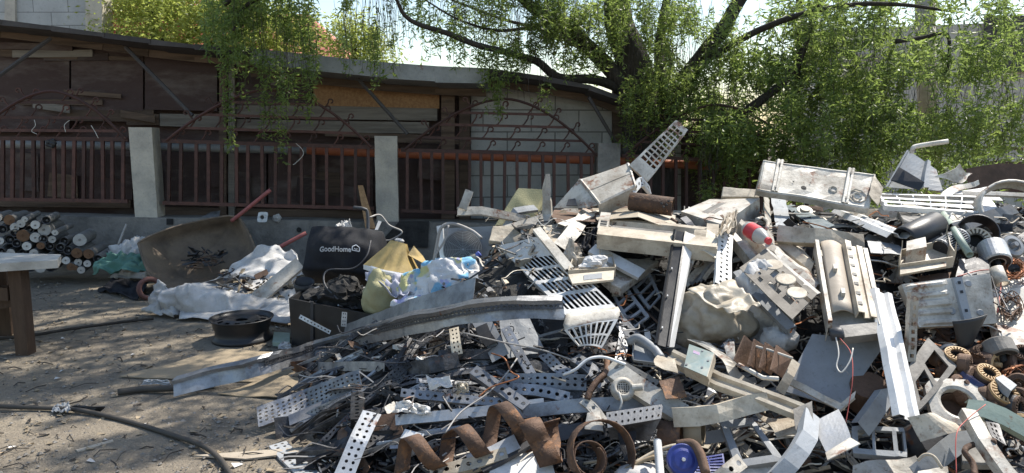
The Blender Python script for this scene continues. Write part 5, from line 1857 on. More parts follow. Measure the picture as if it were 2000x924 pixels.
# fan unit at the left end of the crest
fu = thing('fan_unit', 'grey outdoor fan unit with round wire guard at the left end of the crest', 'fan unit', P(905, 525, 5.0))
fc = [P(866, 528, 4.98), P(960, 520, 5.02), P(962, 442, 5.1), P(862, 447, 5.06)]
emit('casing', grid([(0, -.18), (0, 0)] + lin(8, .02, .98) + [(1, 0), (1, -.18)], [(0, -.18), (0, 0)] + lin(8, .02, .98) + [(1, 0), (1, -.18)]).map(qmap(fc)), GP, fu, solid=.004)
emit('corner_post', strip_geo([P(868, 528, 4.94), P(858, 441, 5.03)], .04, face=85, pr='U', dep=.03), WC, fu, solid=.003)
gcn = P(904, 488, 4.98)
fnm = (qmap(fc)(V((0, 0, 1))) - qmap(fc)(V((0, 0, 0))))
gg = Geo()
for k in range(11):
    r = .02 + .011 * k
    x_, y_ = frame_of(fnm)
    pth = [gcn + x_ * (r * cos(2 * pi * q / 28)) + y_ * (r * sin(2 * pi * q / 28)) + fnm * (.02 * (1 - (k / 11) ** 2)) for q in range(29)]
    gg.join(tube(pth, .0013, 4, False))
for q in range(12):
    a = 2 * pi * q / 12
    gg.join(tube([gcn + fnm * .02, gcn + (x_ * cos(a) + y_ * sin(a)) * .135], .0013, 4, False))
emit('wire_guard', gg, GP, fu)
emit('fan_opening', lathe([(.135, .003), (.001, .003)], gcn, fnm, 28), DK, fu)
wire('cable', 'pale hose arching over the fan unit', [P(846, 520, 4.9), P(853, 480, 4.9), P(862, 445, 4.9), P(885, 437, 4.9), P(920, 450, 4.9), P(940, 465, 4.85)], .011, WIRE, 'hose', n=8)
wire('cable', 'grey cable hanging down the left post of the fan unit', [P(876, 440, 4.88), P(868, 470, 4.85), P(850, 500, 4.85), P(842, 528, 4.85)], .008, WIRE)

# ------------------------------------------------------------------ crest
cs = thing('white_casing', 'white box casing tilted on the crest before the third pillar', 'casing', P(1180, 405, 5.0))
tq = [P(1168, 400, 4.72), P(1243, 364, 4.80), P(1229, 319, 5.02), P(1130, 352, 4.95)]
emit('cover', grid([(0, 0), (.03, .006)] + lin(5, .06, .94) + [(.97, .006), (1, 0)], [(0, -.12), (0, 0), (.04, .006), (.5, .006), (.52, .0), (.54, .006), (.96, .006), (1, 0), (1, -.12)]).map(qmap(tq)).crumple(.006, 5), W, cs, solid=.004)
emit('end_panel', slab([P(1145, 406, 4.75), P(1168, 400, 4.73), P(1130, 352, 4.96), P(1082, 406, 4.95)], .006), W, cs)
emit('louver_insert', grid(prof(0, .2, .3, .5, .6, .8, 1), prof(0, 1)).map(qmap([P(1106, 402, 4.80), P(1128, 402, 4.78), P(1124, 388, 4.82), P(1110, 390, 4.84)])), DK, cs, solid=.006)
emit('side_bracket', strip_geo([P(1236, 372, 4.8), P(1254, 352, 4.9), P(1270, 370, 4.85)], .06, face=70, pr='U', holes=1, dep=.03), WC, cs, solid=.004)
lv = thing('louver_grille', 'off-white louver grille standing up like a tail above the crest', 'grille', P(1258, 350, 4.95))
lc_ = [P(1231, 322, 4.95), P(1265, 353, 4.92), P(1343, 254, 5.05), P(1320, 236, 5.08)]
lus = [(0, -.03), (0, 0), (.10, 0), (.36, 0), (.41, 0), (.66, 0), (.71, 0), (.90, 0), (1, 0), (1, -.03)]
lvs = [(0, -.03), (0, 0), (.2, 0)]
for k in range(10):
    a = .2 + .74 * k / 10
    lvs += [(a + .052, 0), (a + .074, 0)]
lvs += [(1, 0), (1, -.03)]
sheet('grille', None, None, lc_, W, lus, lvs, lambda i, j: 0 if (i in (2, 4, 6) and 2 <= j < 22 and j % 2 == 0) else 1, None, .008, .003, 3, parent=lv)
cy = thing('rusty_cylinder', 'rusty brown cylinder with holes lying on the crest beside the white casing', 'cylinder', P(1270, 405, 4.7))
ca, cb_ = P(1230, 393, 4.72), P(1314, 404, 4.62)
emit('shell', lathe([(.058, 0), (.06, .004), (.06, (cb_ - ca).length), (.055, (cb_ - ca).length + .001), (.05, .02)], ca, cb_ - ca, 24), RU, cy, smooth=True)
for (x, y) in [(1292, 397), (1302, 400), (1296, 404), (1306, 393)]:
    emit('port', lathe([(.009, .0), (.001, .001)], P(x, y, 4.57), V((0, -1, .5)), 10), CORE, cy)
sheet('bent_sheet', 'bent white sheet with brown underside running along the crest under the casing', 'metal sheet', [(1078, 412, .22), (1262, 402, .22), (1262, 424, .2), (1085, 440, .18)], RB, cr=.02)
sheet('bent_sheet', 'pale folded sheet continuing the crest below the rusty cylinder', 'metal sheet', [(1160, 408, .28), (1318, 418, .24), (1322, 440, .2), (1165, 432, .22)], CR, us=[(0, 0), (.3, .01), (.55, .03), (.8, .0), (1, -.03)], cr=.015)
st('white_rail', 'white rail slanting up to the casing on the crest', [(1096, 440, .2), (1140, 424, .26), (1215, 400, .3)], .05, W, 'rail', face=40, pr='U')

# indoor unit across the crest
iu = thing('indoor_unit', 'long cream indoor unit casing lying level below the crest', 'indoor unit', H(1285, 500))
ic = [H(1184, 430, .15), H(1404, 452, .10), H(1398, 512, .30), H(1172, 486, .30)]
vp = [(0, .0), (.08, .03), (.16, .03), (.22, -.02), (.36, -.03), (.42, .01), (.50, .03), (.60, .03), (.66, .06), (.74, .075), (.99, .07), (1, .0)]
emit('casing', grid([(0, -.05), (0, 0)] + lin(10, .01, .99) + [(1, 0), (1, -.05)], vp).map(qmap(ic)).crumple(.005, 4), CR, iu, solid=.006, merge=True)
mb = qmap(ic)
emit('air_slot', box(.08, .92, .40, .58, -.02, .04).map(mb), GD, iu)
emit('front_lip', box(-.03, 1.0, .72, 1.0, .0, .085).map(mb), CR, iu)
emit('end_cap', box(-.05, .045, .02, .62, -.04, .055).map(mb), W, iu)
for k in range(3):
    emit('vent', box(-.03, .03, .36 + .09 * k, .41 + .09 * k, .05, .058).map(mb), BK, iu)
emit('end_cap', box(.90, 1.0, .1, .7, -.04, .06).map(mb), CR, iu)
sheet('end_casting', 'cream rounded end panel with a slot right of the indoor unit', 'panel', [(1356, 450, .3), (1404, 462, .3), (1398, 505, .36), (1352, 490, .36)], CR, us=[(0, -.03), (0, 0), (.5, .02), (1, 0), (1, -.03)])

# big white casing and back panel
bcas = thing('white_casing', 'large white box casing with a dark cut-out lying on the right crest', 'casing', H(1420, 440))
bt_ = [P(1330, 414, 4.75), P(1410, 438, 4.50), P(1484, 388, 4.85), P(1386, 389, 5.05)]
vs9 = lin(8)
emit('cover', grid([(0, -.08), (0, 0)] + lin(8, .02, .98) + [(1, 0), (1, -.13)], [(0, -.11), (0, 0)] + lin(8, .02, .98) + [(1, 0), (1, -.13)]).map(qmap(bt_)).crumple(.006, 4), W, bcas, solid=.005, merge=True)
mq = qmap(bt_)
for (a, b, c, d) in [(.35, .5, .2, .75), (.52, .62, .25, .5), (.30, .34, .55, .62), (.55, .6, .6, .7)]:
    emit('cut_out', box(a, b, c, d, -.002, .004).map(mq), GD, bcas)
cover([P(1412, 366, 5.05), P(1484, 372, 5.0), P(1482, 386, 4.95), P(1410, 384, 5.0)], CR, 'white_block', 'small white flat box standing behind the large white casing', 'box', dep=.08)
bp2 = thing('back_panel', 'large white back panel with two bracket straps standing on the right crest', 'panel', P(1590, 405, 4.9))
bq = [P(1479, 372, 4.80), P(1697, 408, 4.72), P(1710, 341, 4.92), P(1490, 314, 5.0)]
emit('panel', grid([(0, -.07), (0, 0), (.015, .005)] + lin(12, .03, .97) + [(.985, .005), (1, 0), (1, -.07)], [(0, -.05), (0, 0), (.03, .005)] + lin(6, .06, .94) + [(.97, .005), (1, 0), (1, -.05)], None, lambda u, v: .006 * sin(u * 20) * (abs(v - .5) < .3)).map(qmap(bq)).crumple(.01, 3.5), W, bp2, solid=.004, merge=True)
mb2 = qmap(bq)
for u in (.15, .78):
    emit('strap', grid(prof((u - .03, .006), (u - .025, .018), (u - .008, .018), (u - .006, .012), (u + .006, .012), (u + .008, .018), (u + .025, .018), (u + .03, .006)), lin(4, .02, 1.06)).map(mb2), W, bp2, solid=.003)
    for v in (.15, .9):
        emit('slot', box(u - .01, u + .01, v - .03, v + .03, .012, .021).map(mb2), GD, bp2)
for (u, v, r) in [(.40, .28, .018), (.30, .42, .006), (.45, .46, .006)]:
    emit('knock_out', lathe([(r, .0), (.001, .001)], mb2(V((u, v, .0095))), mb2(V((u, v, 1))) - mb2(V((u, v, 0))), 12), CORE, bp2)
for (u, v, r) in [(.88, .30, .05), (.88, .30, .022), (.66, .38, .018)]:
    emit('emboss', lathe([(r, .004), (r + .006, .011), (r + .012, .004)], mb2(V((u, v, .0))), mb2(V((u, v, 1))) - mb2(V((u, v, 0))), 8), W, bp2)
sheet('side_flap', 'cream bent flap hanging at the right end of the big back panel', 'panel', [P(1708, 342, 4.9), P(1726, 368, 4.8), P(1716, 402, 4.7), P(1698, 380, 4.75)], CR)

# right crest pieces
bl = thing('black_liner_panel', 'grey sheet folded round a black liner standing at the right crest', 'panel', P(1775, 365, 5.1))
lq = [P(1728, 366, 4.95), P(1842, 372, 4.95), P(1828, 330, 5.1), P(1771, 294, 5.15)]
emit('sheet', grid([(0, 0), (.03, .01), (.05, 0)] + lin(5, .1, .6) + [(.63, .03), (.72, .03), (.75, 0), (1, 0)], lin(5)).map(qmap(lq)).crumple(.008, 4), GP, bl, solid=.004)
emit('liner', slab([P(1740, 352, 4.92), P(1796, 372, 4.9), P(1806, 356, 4.92), P(1756, 326, 4.98)], .006), BK, bl)
wire('bent_tube', 'white flattened tube end bent over the grey and black panel', [P(1781, 300, 5.0), P(1783, 290, 5.0), P(1794, 285, 5.0), P(1852, 276, 4.95)], .016, W, 'tube', n=8, seg=4)
gr2 = thing('slatted_grille', 'long white slatted air outlet grille lying on the right crest', 'grille', P(1830, 410, 4.8))
g2 = [P(1729, 402, 4.65), P(1908, 416, 4.6), P(1918, 384, 4.85), P(1712, 378, 4.9)]
u2 = [(0, -.03), (0, 0)]
for k in range(6):
    u2 += [(.03 + .95 * k / 6, 0), (.03 + .95 * (k + .93) / 6, 0)]
u2 += [(1, 0), (1, -.03)]
sheet('grille', None, None, g2, WC, u2, [(0, -.03), (0, 0), (.08, 0), (.14, .01), (.24, .01), (.30, 0), (.40, 0), (.46, .01), (.56, .01), (.62, 0), (.92, 0), (1, 0), (1, -.03)], lambda i, j: 0 if (2 <= i < len(u2) - 3 and i % 2 == 0 and j in (2, 4, 6, 9)) else 1, None, .005, .002, 3, parent=gr2)
sheet('end_cap', None, None, [P(1906, 417, 4.58), P(1950, 411, 4.62), P(1932, 388, 4.8), P(1918, 384, 4.83)], WC, parent=gr2)
cover([(1750, 392, .16), (1885, 424, .14), (1878, 444, .2), (1800, 420, .2)], W, 'white_strip_cover', 'slim white cover strip below the slatted grille', 'cover', dep=.02)
cover([(1744, 398, .22), (1800, 416, .22), (1842, 456, .26), (1765, 430, .26)], GD, 'olive_cover', 'dirty olive brown inner cover lying open below the slatted grille', 'cover', dep=.03)
emit('rusty_duct', strip_geo([P(1890, 352, 5.4), P(1950, 342, 5.4), P(2060, 344, 5.4)], .17, face=75, pr='U', dep=.08), RB, label='dark brown curved duct section at the far right crest', cat='duct', solid=.004)
cover([P(1944, 328, 5.8), P(2040, 318, 5.8), P(2040, 338, 5.7), P(1936, 338, 5.7)], GP, 'white_cover', 'pale cover lying behind the brown duct at the far right', 'cover', dep=.05)
sheet('torn_sheet', 'torn pale sheet with a pointed end left of the brown duct', 'metal sheet', [P(1828, 350, 5.0), P(1868, 322, 5.05), P(1905, 344, 5.1), P(1870, 352, 5.0)], W, cr=.03, cf=6)
sheet('torn_sheet', 'white curled strip of sheet rising behind the slatted grille', 'metal sheet', [P(1838, 380, 4.9), P(1916, 352, 5.0), P(1918, 360, 5.0), P(1850, 388, 4.85)], W, cr=.02)
sheet('grey_sheet', 'grey flat sheet corner behind the slatted grille', 'metal sheet', [P(1848, 378, 5.0), P(1930, 366, 5.05), P(1960, 392, 4.9), P(1880, 384, 4.9)], GP)
ring_ = P(1975, 418, 4.6)
emit('fan_shroud', lathe([(.19, 0), (.22, .01), (.20, .09), (.185, .09)], ring_, V((-.2, -.7, .5)), 30), W, label='round white fan shroud ring at the right edge of the crest', cat='shroud', solid=.004, smooth=True)
st('white_rail', 'thin white rail level along the far right crest', [P(1880, 376, 4.9), P(1950, 378, 4.9), P(2050, 384, 4.9)], .03, W, 'rail', face=50, pr='L')

# region under the back panel
lb2 = thing('corner_bracket', 'white corner bracket of an upright strip and a level channel', 'bracket', H(1600, 480))
emit('upright', strip_geo([H(1508, 478, .22), H(1500, 430, .22), H(1497, 382, .16)], .07, face=80, pr='L', dep=.05), W, lb2, solid=.003)
emit('channel', strip_geo([H(1518, 452, .26), H(1600, 462, .28), H(1690, 470, .26)], .085, face=65, pr='U', dep=.05, cr=.012), CR, lb2, solid=.003)
sheet('grey_sheet', 'grey sheet between the upright strip and the dark green plate', 'metal sheet', [(1506, 384, .06), (1534, 388, .05), (1545, 440, .12), (1515, 444, .12)], GP)
sheet('dark_plate', 'dark teal flat plate lying under the big back panel', 'metal plate', [(1527, 402, .16), (1550, 400, .14), (1630, 440, .16), (1600, 450, .2)], mat('dark_teal', (0.10, 0.13, 0.14), (0.2, 0.2, 0.19), .5, 5, .5))
emit('disc_bracket', lathe([(.001, .012), (.03, .012), (.036, 0), (.055, 0), (.055, -.006)], H(1572, 410, .24), V((0, -.5, .9)), 20), W, label='white round cap on the dark teal plate', cat='cap')
sheet('cream_cover', 'cream curved cover hanging below the corner bracket', 'cover', [(1514, 476, .16), (1560, 482, .16), (1592, 514, .2), (1585, 528, .2)], CR, us=[(0, -.02), (0, 0), (.5, .02), (1, 0), (1, -.02)])
st('wide_channel', 'wide white channel with pressed step pointing down right below the back panel', [(1650, 410, .2), (1700, 432, .24), (1766, 458, .22)], .17, WC, 'channel', face=42, pr='R', dep=.06)
sheet('grey_flap', 'grey torn flap under the wide white channel', 'metal sheet', [(1690, 470, .14), (1752, 474, .14), (1768, 500, .18), (1700, 492, .18)], GP, cr=.02)

bot = thing('plastic_bottle', 'clear crushed bottle with red label lying on the heap', 'bottle', H(1478, 456, .3))
ba = H(1456, 444, .34)
bd = H(1500, 470, .36) - ba
Lb = bd.length
emit('body', lathe([(.001, 0), (.03, .003), (.042, .02), (.044, Lb * .45), (.043, Lb * .75), (.02, Lb * .95), (.016, Lb)], ba, bd, 18).crumple(.006, 20), PETM, bot, smooth=True)
emit('wrapper', lathe([(.0462, Lb * .2), (.0465, Lb * .6)], ba, bd, 18).crumple(.004, 20), REDL, bot, smooth=True)
emit('bottle_cap', lathe([(.019, Lb * .96), (.019, Lb * 1.06), (.001, Lb * 1.07)], ba, bd, 12), REDL, bot)
wire('white_hook', 'white plastic hook ring beside the bottle', [(1478, 428, .36), (1490, 426, .38), (1500, 434, .38), (1498, 446, .36)], .012, W, 'hook')

# black upright grille
bg = thing('black_strip_grille', 'tall black slotted front piece with white side standing in the middle', 'grille', H(1300, 672))
bq2 = [H(1279, 670, .32), H(1307, 678, .32), H(1341, 453, .42), H(1316, 448, .42)]
emit('front', grid([(0, -.03), (0, 0), (.12, .004), (.2, -.008), (.8, -.008), (.88, .004), (1, 0)], lin(14)).map(qmap(bq2)), BK, bg, solid=.004, smooth=False)
emit('side', slab([bq2[1], H(1317, 678, .26), H(1358, 460, .36), bq2[2]], .01), WC, bg)
mbg = qmap(bq2)
for v in (.12, .38, .62, .86):
    emit('clip', box(.3, .38, v, v + .012, -.008, .006).map(mbg), WC, bg)
wire('white_rod', 'white split rail leaning from the top of the black grille', [(1356, 462, .3), (1368, 470, .32), (1340, 540, .28)], .012, W, 'rod')
ps = thing('perforated_strip', 'upright bright perforated strip with crumpled cream top above the beige sack', 'metal strip', H(1410, 560))
emit('strip', strip_geo([H(1412, 558, .34), H(1414, 510, .34), H(1417, 456, .32)], .085, face=85, pr='U', holes=2, pitch=.033, dep=.02), WC, ps, solid=.003, merge=True)
emit('crumpled_top', drape([H(1400, 470, .38), H(1430, 462, .38), H(1440, 425, .36), H(1415, 432, .36)], 12, 12, .07, 2.5, 3).crumple(.02, 10), CR, ps, solid=.003)
for k in range(6):
    st('thin_slat', 'thin slat slanting in the fan of slats right of the black grille', [(1330 + 9 * k, 560 - 3 * k, .12), (1352 + 8 * k, 536 - 3 * k, .14), (1388 + 6 * k, 506 - 1 * k, .12)], .022, random.choice([W, GP, ZN]), 'slat', group='fan of slats right of the black grille', face=45, pr='L')
# ladder frames behind the front grille
for lb, a, b, c, d in [('dark ladder-like frame deep in the hollow behind the front grille', (1196, 578), (1222, 556), (1268, 620), (1232, 648)), ('second dark ladder frame in the hollow nearer the black grille', (1226, 552), (1262, 520), (1292, 580), (1268, 606))]:
    sheet('ladder_rack', lb, 'frame', [(*a, .0), (*b, .0), (*c, .06), (*d, .06)], GP, prof(0, .15, .85, 1), prof(0, .06, .24, .30, .48, .54, .72, .78, .95, 1), lambda i, j: 0 if (i == 1 and j % 2 == 1) else 1, None, .01, .003)

# sacks in the middle
emit('beige_sack', crease(blob(H(1398, 622, .12), .20, .17, .165, .24, 22, 90, 60, 1.6), .016, 4.5, 2), SACKT, label='big beige translucent sack sagging in the middle of the heap', cat='sack', smooth=True)
emit('sack_flap', drape([H(1345, 575, .36), H(1432, 618, .42), H(1486, 604, .38), H(1432, 552, .28)], 30, 24, .05, 2.0, 7, .02).crumple(.008, 6), SACKT, label='stiff torn beige film draped over the top of the beige sack', cat='plastic film', solid=.003, smooth=True)
emit('white_sack', crease(blob(H(1478, 610, .04), .15, .14, .24, .26, 33, 90, 60, 1.8), .014, 6, 4), SACK, label='white woven sack wedged upright right of the beige sack', cat='sack', smooth=True)
emit('white_sack', blob(H(1518, 668, .10), .07, .08, .09, .5, 36, 24, 18), SACK, label='small white bag end poking out beside the brown fins', cat='sack', smooth=True)

# chassis, diagonal
ch = thing('unit_chassis', 'long indoor unit chassis with punched grey plate lying diagonally', 'chassis', H(1520, 600))
cq = [H(1430, 470, .20), H(1550, 626, .26), H(1604, 560, .22), H(1448, 438, .16)]
emit('trough', grid(lin(12), [(0, -.04), (.0, .02), (.2, .03), (.4, -.02), (.6, -.02), (.66, .04), (.8, .05), (.95, .03), (1, -.03)], None, lambda u, v: .014 * (abs((u * 9) % 1 - .5) < .12) * (v > .4)).map(qmap(cq)).crumple(.005, 4), W, ch, solid=.005)
pq = [H(1444, 524, .34), H(1548, 624, .38), H(1597, 574, .36), H(1494, 486, .32)]
pc = {}
random.seed(17)
PU, PV = lin(14), lin(8)
openc = {(3, 5), (6, 2), (11, 3), (12, 5), (9, 6), (2, 1), (13, 5), (10, 2), (2, 4), (2, 5), (3, 4), (5, 4), (5, 5), (7, 2), (8, 2), (7, 3), (10, 5), (11, 5), (10, 6), (11, 2), (4, 1), (9, 4)}
roundc = {(1, 3), (3, 2), (6, 6), (12, 3), (8, 5), (4, 6), (12, 6)}


def big_holes(i, j):
    return 0 if (i, j) in openc else (2 if (i, j) in roundc else 1)


emit('punched_plate', grid(PU, PV, big_holes, None, .36).map(qmap(pq)).crumple(.006, 4), mat('grimy_punched_plate', (0.17, 0.15, 0.125), (0.08, 0.07, 0.06), .6, 5, .7, bump=.12, rust=.1), ch, solid=.004, merge=True)
mp_ = qmap(pq)
for (u, v) in [(.28, .78), (.56, .70), (.80, .62)]:
    nrm = mp_(V((u, v, 1))) - mp_(V((u, v, 0)))
    emit('round_port', lathe([(.048, .003), (.044, .006), (.001, .005)], mp_(V((u, v, 0))), nrm, 24), CR, ch)
emit('edge_rail', strip_geo([pq[3], pq[2]], .03, face=50, pr='L'), W, ch, solid=.003)
st('dark_rail', 'dark rail lying along the lower edge of the diagonal chassis', [(1440, 528, .26), (1490, 585, .28), (1546, 640, .26)], .05, GP, 'rail', face=60, pr='U')

# standing indoor unit
su = thing('indoor_unit', 'indoor unit with taupe cover and notched white side leaning on the blue-grey sheet', 'indoor unit', H(1665, 655))
sq = [H(1616, 636, .36), H(1724, 640, .36), H(1692, 492, .26), H(1592, 478, .26)]
emit('casing', grid([(0, -.05), (0, .03), (.06, .03), (.08, -.02), (.5, -.02), (.9, -.02), (.93, .02), (1, .02), (1, -.05)], [(0, -.04), (0, 0), (.5, 0), (1, 0), (1, -.04)]).map(qmap(sq)).crumple(.004, 4), W, su, solid=.006)
ms_ = qmap(sq)
emit('cover', grid(lin(8, .10, .50), lin(8, .10, 1.0), None, lambda u, v: .02 + .02 * sin(pi * (u - .1) / .4)).map(ms_), mat('taupe_plastic', (0.36, 0.31, 0.25), (0.24, 0.20, 0.16), .5, 4, .6, bump=.05), su, solid=.006, smooth=True)
emit('side_panel', grid([(.52, .02), (.56, .055), (.66, .05), (.68, .02), (.78, .02), (.80, .03), (.90, .025)], lin(14, .06, 1.0), None, None).map(ms_), CR, su, solid=.006)
for k in range(7):
    v = .14 + .12 * k
    emit('notch', box(.57, .65, v, v + .035, .04, .0585).map(ms_), GD, su)
for (u, v) in [(.26, .58), (.33, .28)]:
    emit('clip', box(u - .035, u + .035, v - .03, v + .03, .03, .065).map(ms_), W, su)
emit('end_cap', slab([H(1640, 660, .40), H(1724, 650, .38), H(1726, 628, .38), H(1640, 636, .40)], .05), GD, su)
emit('motor', lathe([(.001, 0), (.028, 0), (.03, .045), (.02, .055), (.001, .055)], H(1622, 654, .40), V((.9, -.2, .2)), 16), DK, su, smooth=True)
wire('wire', 'white wire loop hanging below the standing indoor unit', [(1632, 655, .42), (1638, 690, .40), (1634, 715, .38), (1644, 727, .38), (1660, 705, .40), (1666, 680, .42)], .0032, WIREW)
wire('wire', 'thin red wire hanging down over the blue-grey sheet', [(1640, 660, .42), (1662, 690, .40), (1665, 740, .38), (1658, 790, .32), (1652, 825, .28)], .002, WIRER)
y_ = H(1580, 780, .10).y
bs2 = [P(1530, 763, y_), P(1642, 797, y_ - .10), P(1733, 667, y_ + .06), P(1586, 652, y_ + .16)]
emit('blue_grey_sheet', slab(bs2, .008).crumple(.004, 3), GP, label='smooth blue-grey sheet leaning below the standing indoor unit', cat='metal sheet')
st('white_edge', 'pale edge strip along the lower side of the blue-grey sheet', [(1540, 744, .24), (1580, 765, .26), (1640, 798, .26), (1672, 770, .3)], .03, W, 'edge strip', face=60, pr='L')
st('long_white_beam', 'long clean white beam standing slanted at the right', [(1724, 568, .38), (1750, 680, .40), (1778, 815, .36)], .115, WC, 'beam', face=78, pr='R', dep=.05)
y_ = H(1783, 704, .24).y
sheet('notched_strip', 'upright white strip with square notches right of the long white beam', 'metal strip', [P(1774, 706, y_), P(1788, 706, y_), P(1793, 573, y_ + .05), P(1779, 571, y_ + .05)], W, [(0, -.03), (0, 0), (.25, 0), (.75, 0), (1, 0), (1, -.03)], lin(17), lambda i, j: 0 if (i == 2 and j % 2 == 1) else 1, None, .006, .003)

# embossed panel at right
ep = thing('embossed_panel', 'large grey-white ribbed panel with one strap at the right', 'panel', H(1855, 640))
y_ = H(1860, 636, .20).y
eq = [P(1797, 640, y_), P(1948, 630, y_), P(1933, 535, y_ + .10), P(1762, 556, y_ + .10)]


def ew(u, v):
    return .012 * (abs((v * 5) % 1 - .5) < .22) * (.08 < u < .50)


emit('panel', grid([(0, -.04), (0, 0)] + lin(14, .02, .98) + [(1, 0), (1, -.04)], [(0, -.04), (0, 0)] + lin(22, .02, .98) + [(1, 0), (1, -.04)], None, ew).map(qmap(eq)).crumple(.006, 4), W, ep, solid=.004)
me_ = qmap(eq)
emit('strap', grid([(.55, 0), (.565, .016), (.66, .016), (.675, 0)], lin(4)).map(me_), GP, ep, solid=.003)
for v in (.25, .65, .85):
    emit('slot', box(.60, .63, v, v + .06, .014, .021).map(me_), BK, ep)
for (u, v) in [(.46, .30), (.73, .85), (.80, .22)]:
    emit('emboss', lathe([(.018, .004), (.014, .010), (.001, .010)], me_(V((u, v, 0))), me_(V((u, v, 1))) - me_(V((u, v, 0))), 14), GP, ep)
y_ = H(1885, 680, .2).y
emit('fan_paddle', grid(lin(8), lin(8), None, lambda u, v: .015 * sin(pi * u)).map(qmap([P(1872, 682, y_), P(1898, 674, y_), P(1928, 614, y_ + .02), P(1860, 628, y_)])), BK, label='black curved fan blade standing in front of the ribbed panel', cat='fan blade', solid=.005, smooth=True)
wb2 = [H(1950, 690, .22), H(2040, 690, .22), H(2040, 540, .1), H(1940, 545, .14)]
emit('white_casing', grid([(0, -.06), (0, 0)] + lin(6, .03, .97) + [(1, 0), (1, -.06)], [(0, -.06), (0, 0)] + lin(6, .03, .97) + [(1, 0), (1, -.06)], None, lambda u, v: .02 * sin(v * 9)).map(qmap(wb2)).crumple(.02, 5), W, label='white casing body at the right edge beside the ribbed panel', cat='casing', solid=.004)
for k, (x0, y0, x1, y1) in enumerate([(1936, 540, 1950, 600), (1942, 560, 1990, 575), (1950, 570, 1975, 615), (1940, 590, 1990, 600)]):
    wire('wire', ['dark wire running down the right side of the ribbed panel', 'dark wire crossing level over the white body', 'looped dark wire over the white body', 'low dark wire slung over the white body'][k], [(x0, y0, .34), ((x0 + x1) / 2 + 6, (y0 + y1) / 2 + 12, .36), (x1, y1, .36)], .0035, DK)
wire('wire', 'white wire draped over the top right corner of the ribbed panel', [(1890, 533, .3), (1910, 548, .3), (1930, 560, .3), (1945, 572, .3)], .0042, WIREW)
wire('wire', 'red wire along the top of the ribbed panel', [(1870, 540, .3), (1915, 528, .32), (1945, 530, .34), (1955, 552, .34), (1948, 610, .34)], .0035, WIRER)

# cream basin, tubes and motors on the right shoulder
cb3 = thing('cream_trough', 'cream plastic drip trough with broken white box on the right shoulder', 'trough', H(1805, 545))
tq3 = [H(1756, 538, .28), H(1862, 520, .28), H(1848, 478, .2), H(1760, 500, .2)]
emit('trough', grid([(0, .05), (0, 0), (.5, 0), (.97, 0), (1, .08)], [(0, .06), (0, 0), (.5, -.02), (1, 0), (1, .04)]).map(qmap(tq3)).crumple(.008, 5), CR, cb3, solid=.006)
emit('front_face', slab([H(1758, 536, .36), H(1848, 520, .36), H(1848, 502, .34), H(1758, 518, .34)], .012), CR, cb3)
emit('broken_box', box(.1, .5, .4, .9, 0, .09).map(qmap(tq3)), W, cb3)
emit('green_tube', tube([H(1894, 498, .36), H(1868, 456, .34), H(1843, 418, .24)], .017, 12, False), GLV, label='pale green pipe lying slanted over the motors on the right shoulder', cat='pipe', solid=.003, smooth=True)
st('black_rail', 'long black channel pointing up right behind the motor housing', [(1866, 446, .24), (1920, 426, .22), (1982, 408, .16)], .07, BK, 'channel', face=55, pr='U', dep=.05)


def motor(label, px, py, off, R, L_, ax, m_, mi, name='motor', cat='motor', stator=False):
    c = H(px, py, off)
    a = V(ax).normalized()
    root = thing(name, label, cat, c + V((0, 0, -R)))
    emit('housing', lathe([(R * .9, 0), (R, .006), (R, L_), (R * .92, L_ + .006), (R * .5, L_ + .006)], c - a * L_, a, 26), m_, root, solid=.003, smooth=False)
    if stator:
        g = Geo()
        x, y = frame_of(a)
        n = 36
        for k in range(n):
            a0, a1 = 2 * pi * k / n, 2 * pi * (k + 1) / n
            if k % 2 == 0:
                for r0, r1 in ((.55, .88),):
                    g.add([c + (x * cos(q) + y * sin(q)) * (R * r) + a * (.012) for q, r in ((a0, r0), (a1, r0), (a1, r1), (a0, r1))], [(0, 1, 2, 3)])
            g.add([c + (x * cos(q) + y * sin(q)) * (R * r) + a * .010 for q, r in ((a0, .88), (a1, .88), (a1, .98), (a0, .98))], [(0, 1, 2, 3)])
        emit('winding', g, mi, root, solid=.012)
        emit('bore', lathe([(R * .55, .01), (R * .5, -L_ * .4), (.001, -L_ * .4)], c, a, 18), CORE, root)
    else:
        emit('end_plate', lathe([(R * .92, .007), (R * .6, .010), (R * .5, -.01), (R * .25, -.01), (R * .2, .03), (.001, .03)], c, a, 22), mi, root)
    return root


motor('motor with toothed grey stator in a dark round housing on the right shoulder', 1906, 471, .24, .075, .09, (-.3, -.8, .45), GD, CR, stator=True)
emit('motor_shell', lathe([(.10, 0), (.105, .1), (.10, .1)], H(1902, 466, .10), V((-.3, -.8, .45)), 28), DK, label='dark round shell behind the toothed grey stator', cat='shell', solid=.004, smooth=True)
emit('black_roll', lathe([(.07, 0), (.075, .02), (.075, .26), (.06, .27)], H(1764, 470, .18), V((.75, .3, .25)), 22), BK, label='black open roll lying under the wide white channel', cat='roll', solid=.004, smooth=True)
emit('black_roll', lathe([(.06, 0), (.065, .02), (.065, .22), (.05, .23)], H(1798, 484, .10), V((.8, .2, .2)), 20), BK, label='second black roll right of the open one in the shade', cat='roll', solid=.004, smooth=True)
bwc, bwa = H(1836, 486, .24), (H(1880, 462, .22) - H(1836, 486, .24)).normalized()
bwr = thing('blower_wheel', 'slatted cylindrical blower wheel under the pale green pipe', 'blower wheel', bwc - V((0, 0, .05)))
g = Geo()
x_, y_ = frame_of(bwa)
for k in range(26):
    a = 2 * pi * k / 26
    g.join(tube([bwc + (x_ * cos(a) + y_ * sin(a)) * .05, bwc + (x_ * cos(a) + y_ * sin(a)) * .05 + bwa * .18], .0035, 4))
emit('slats', g, GP, bwr)
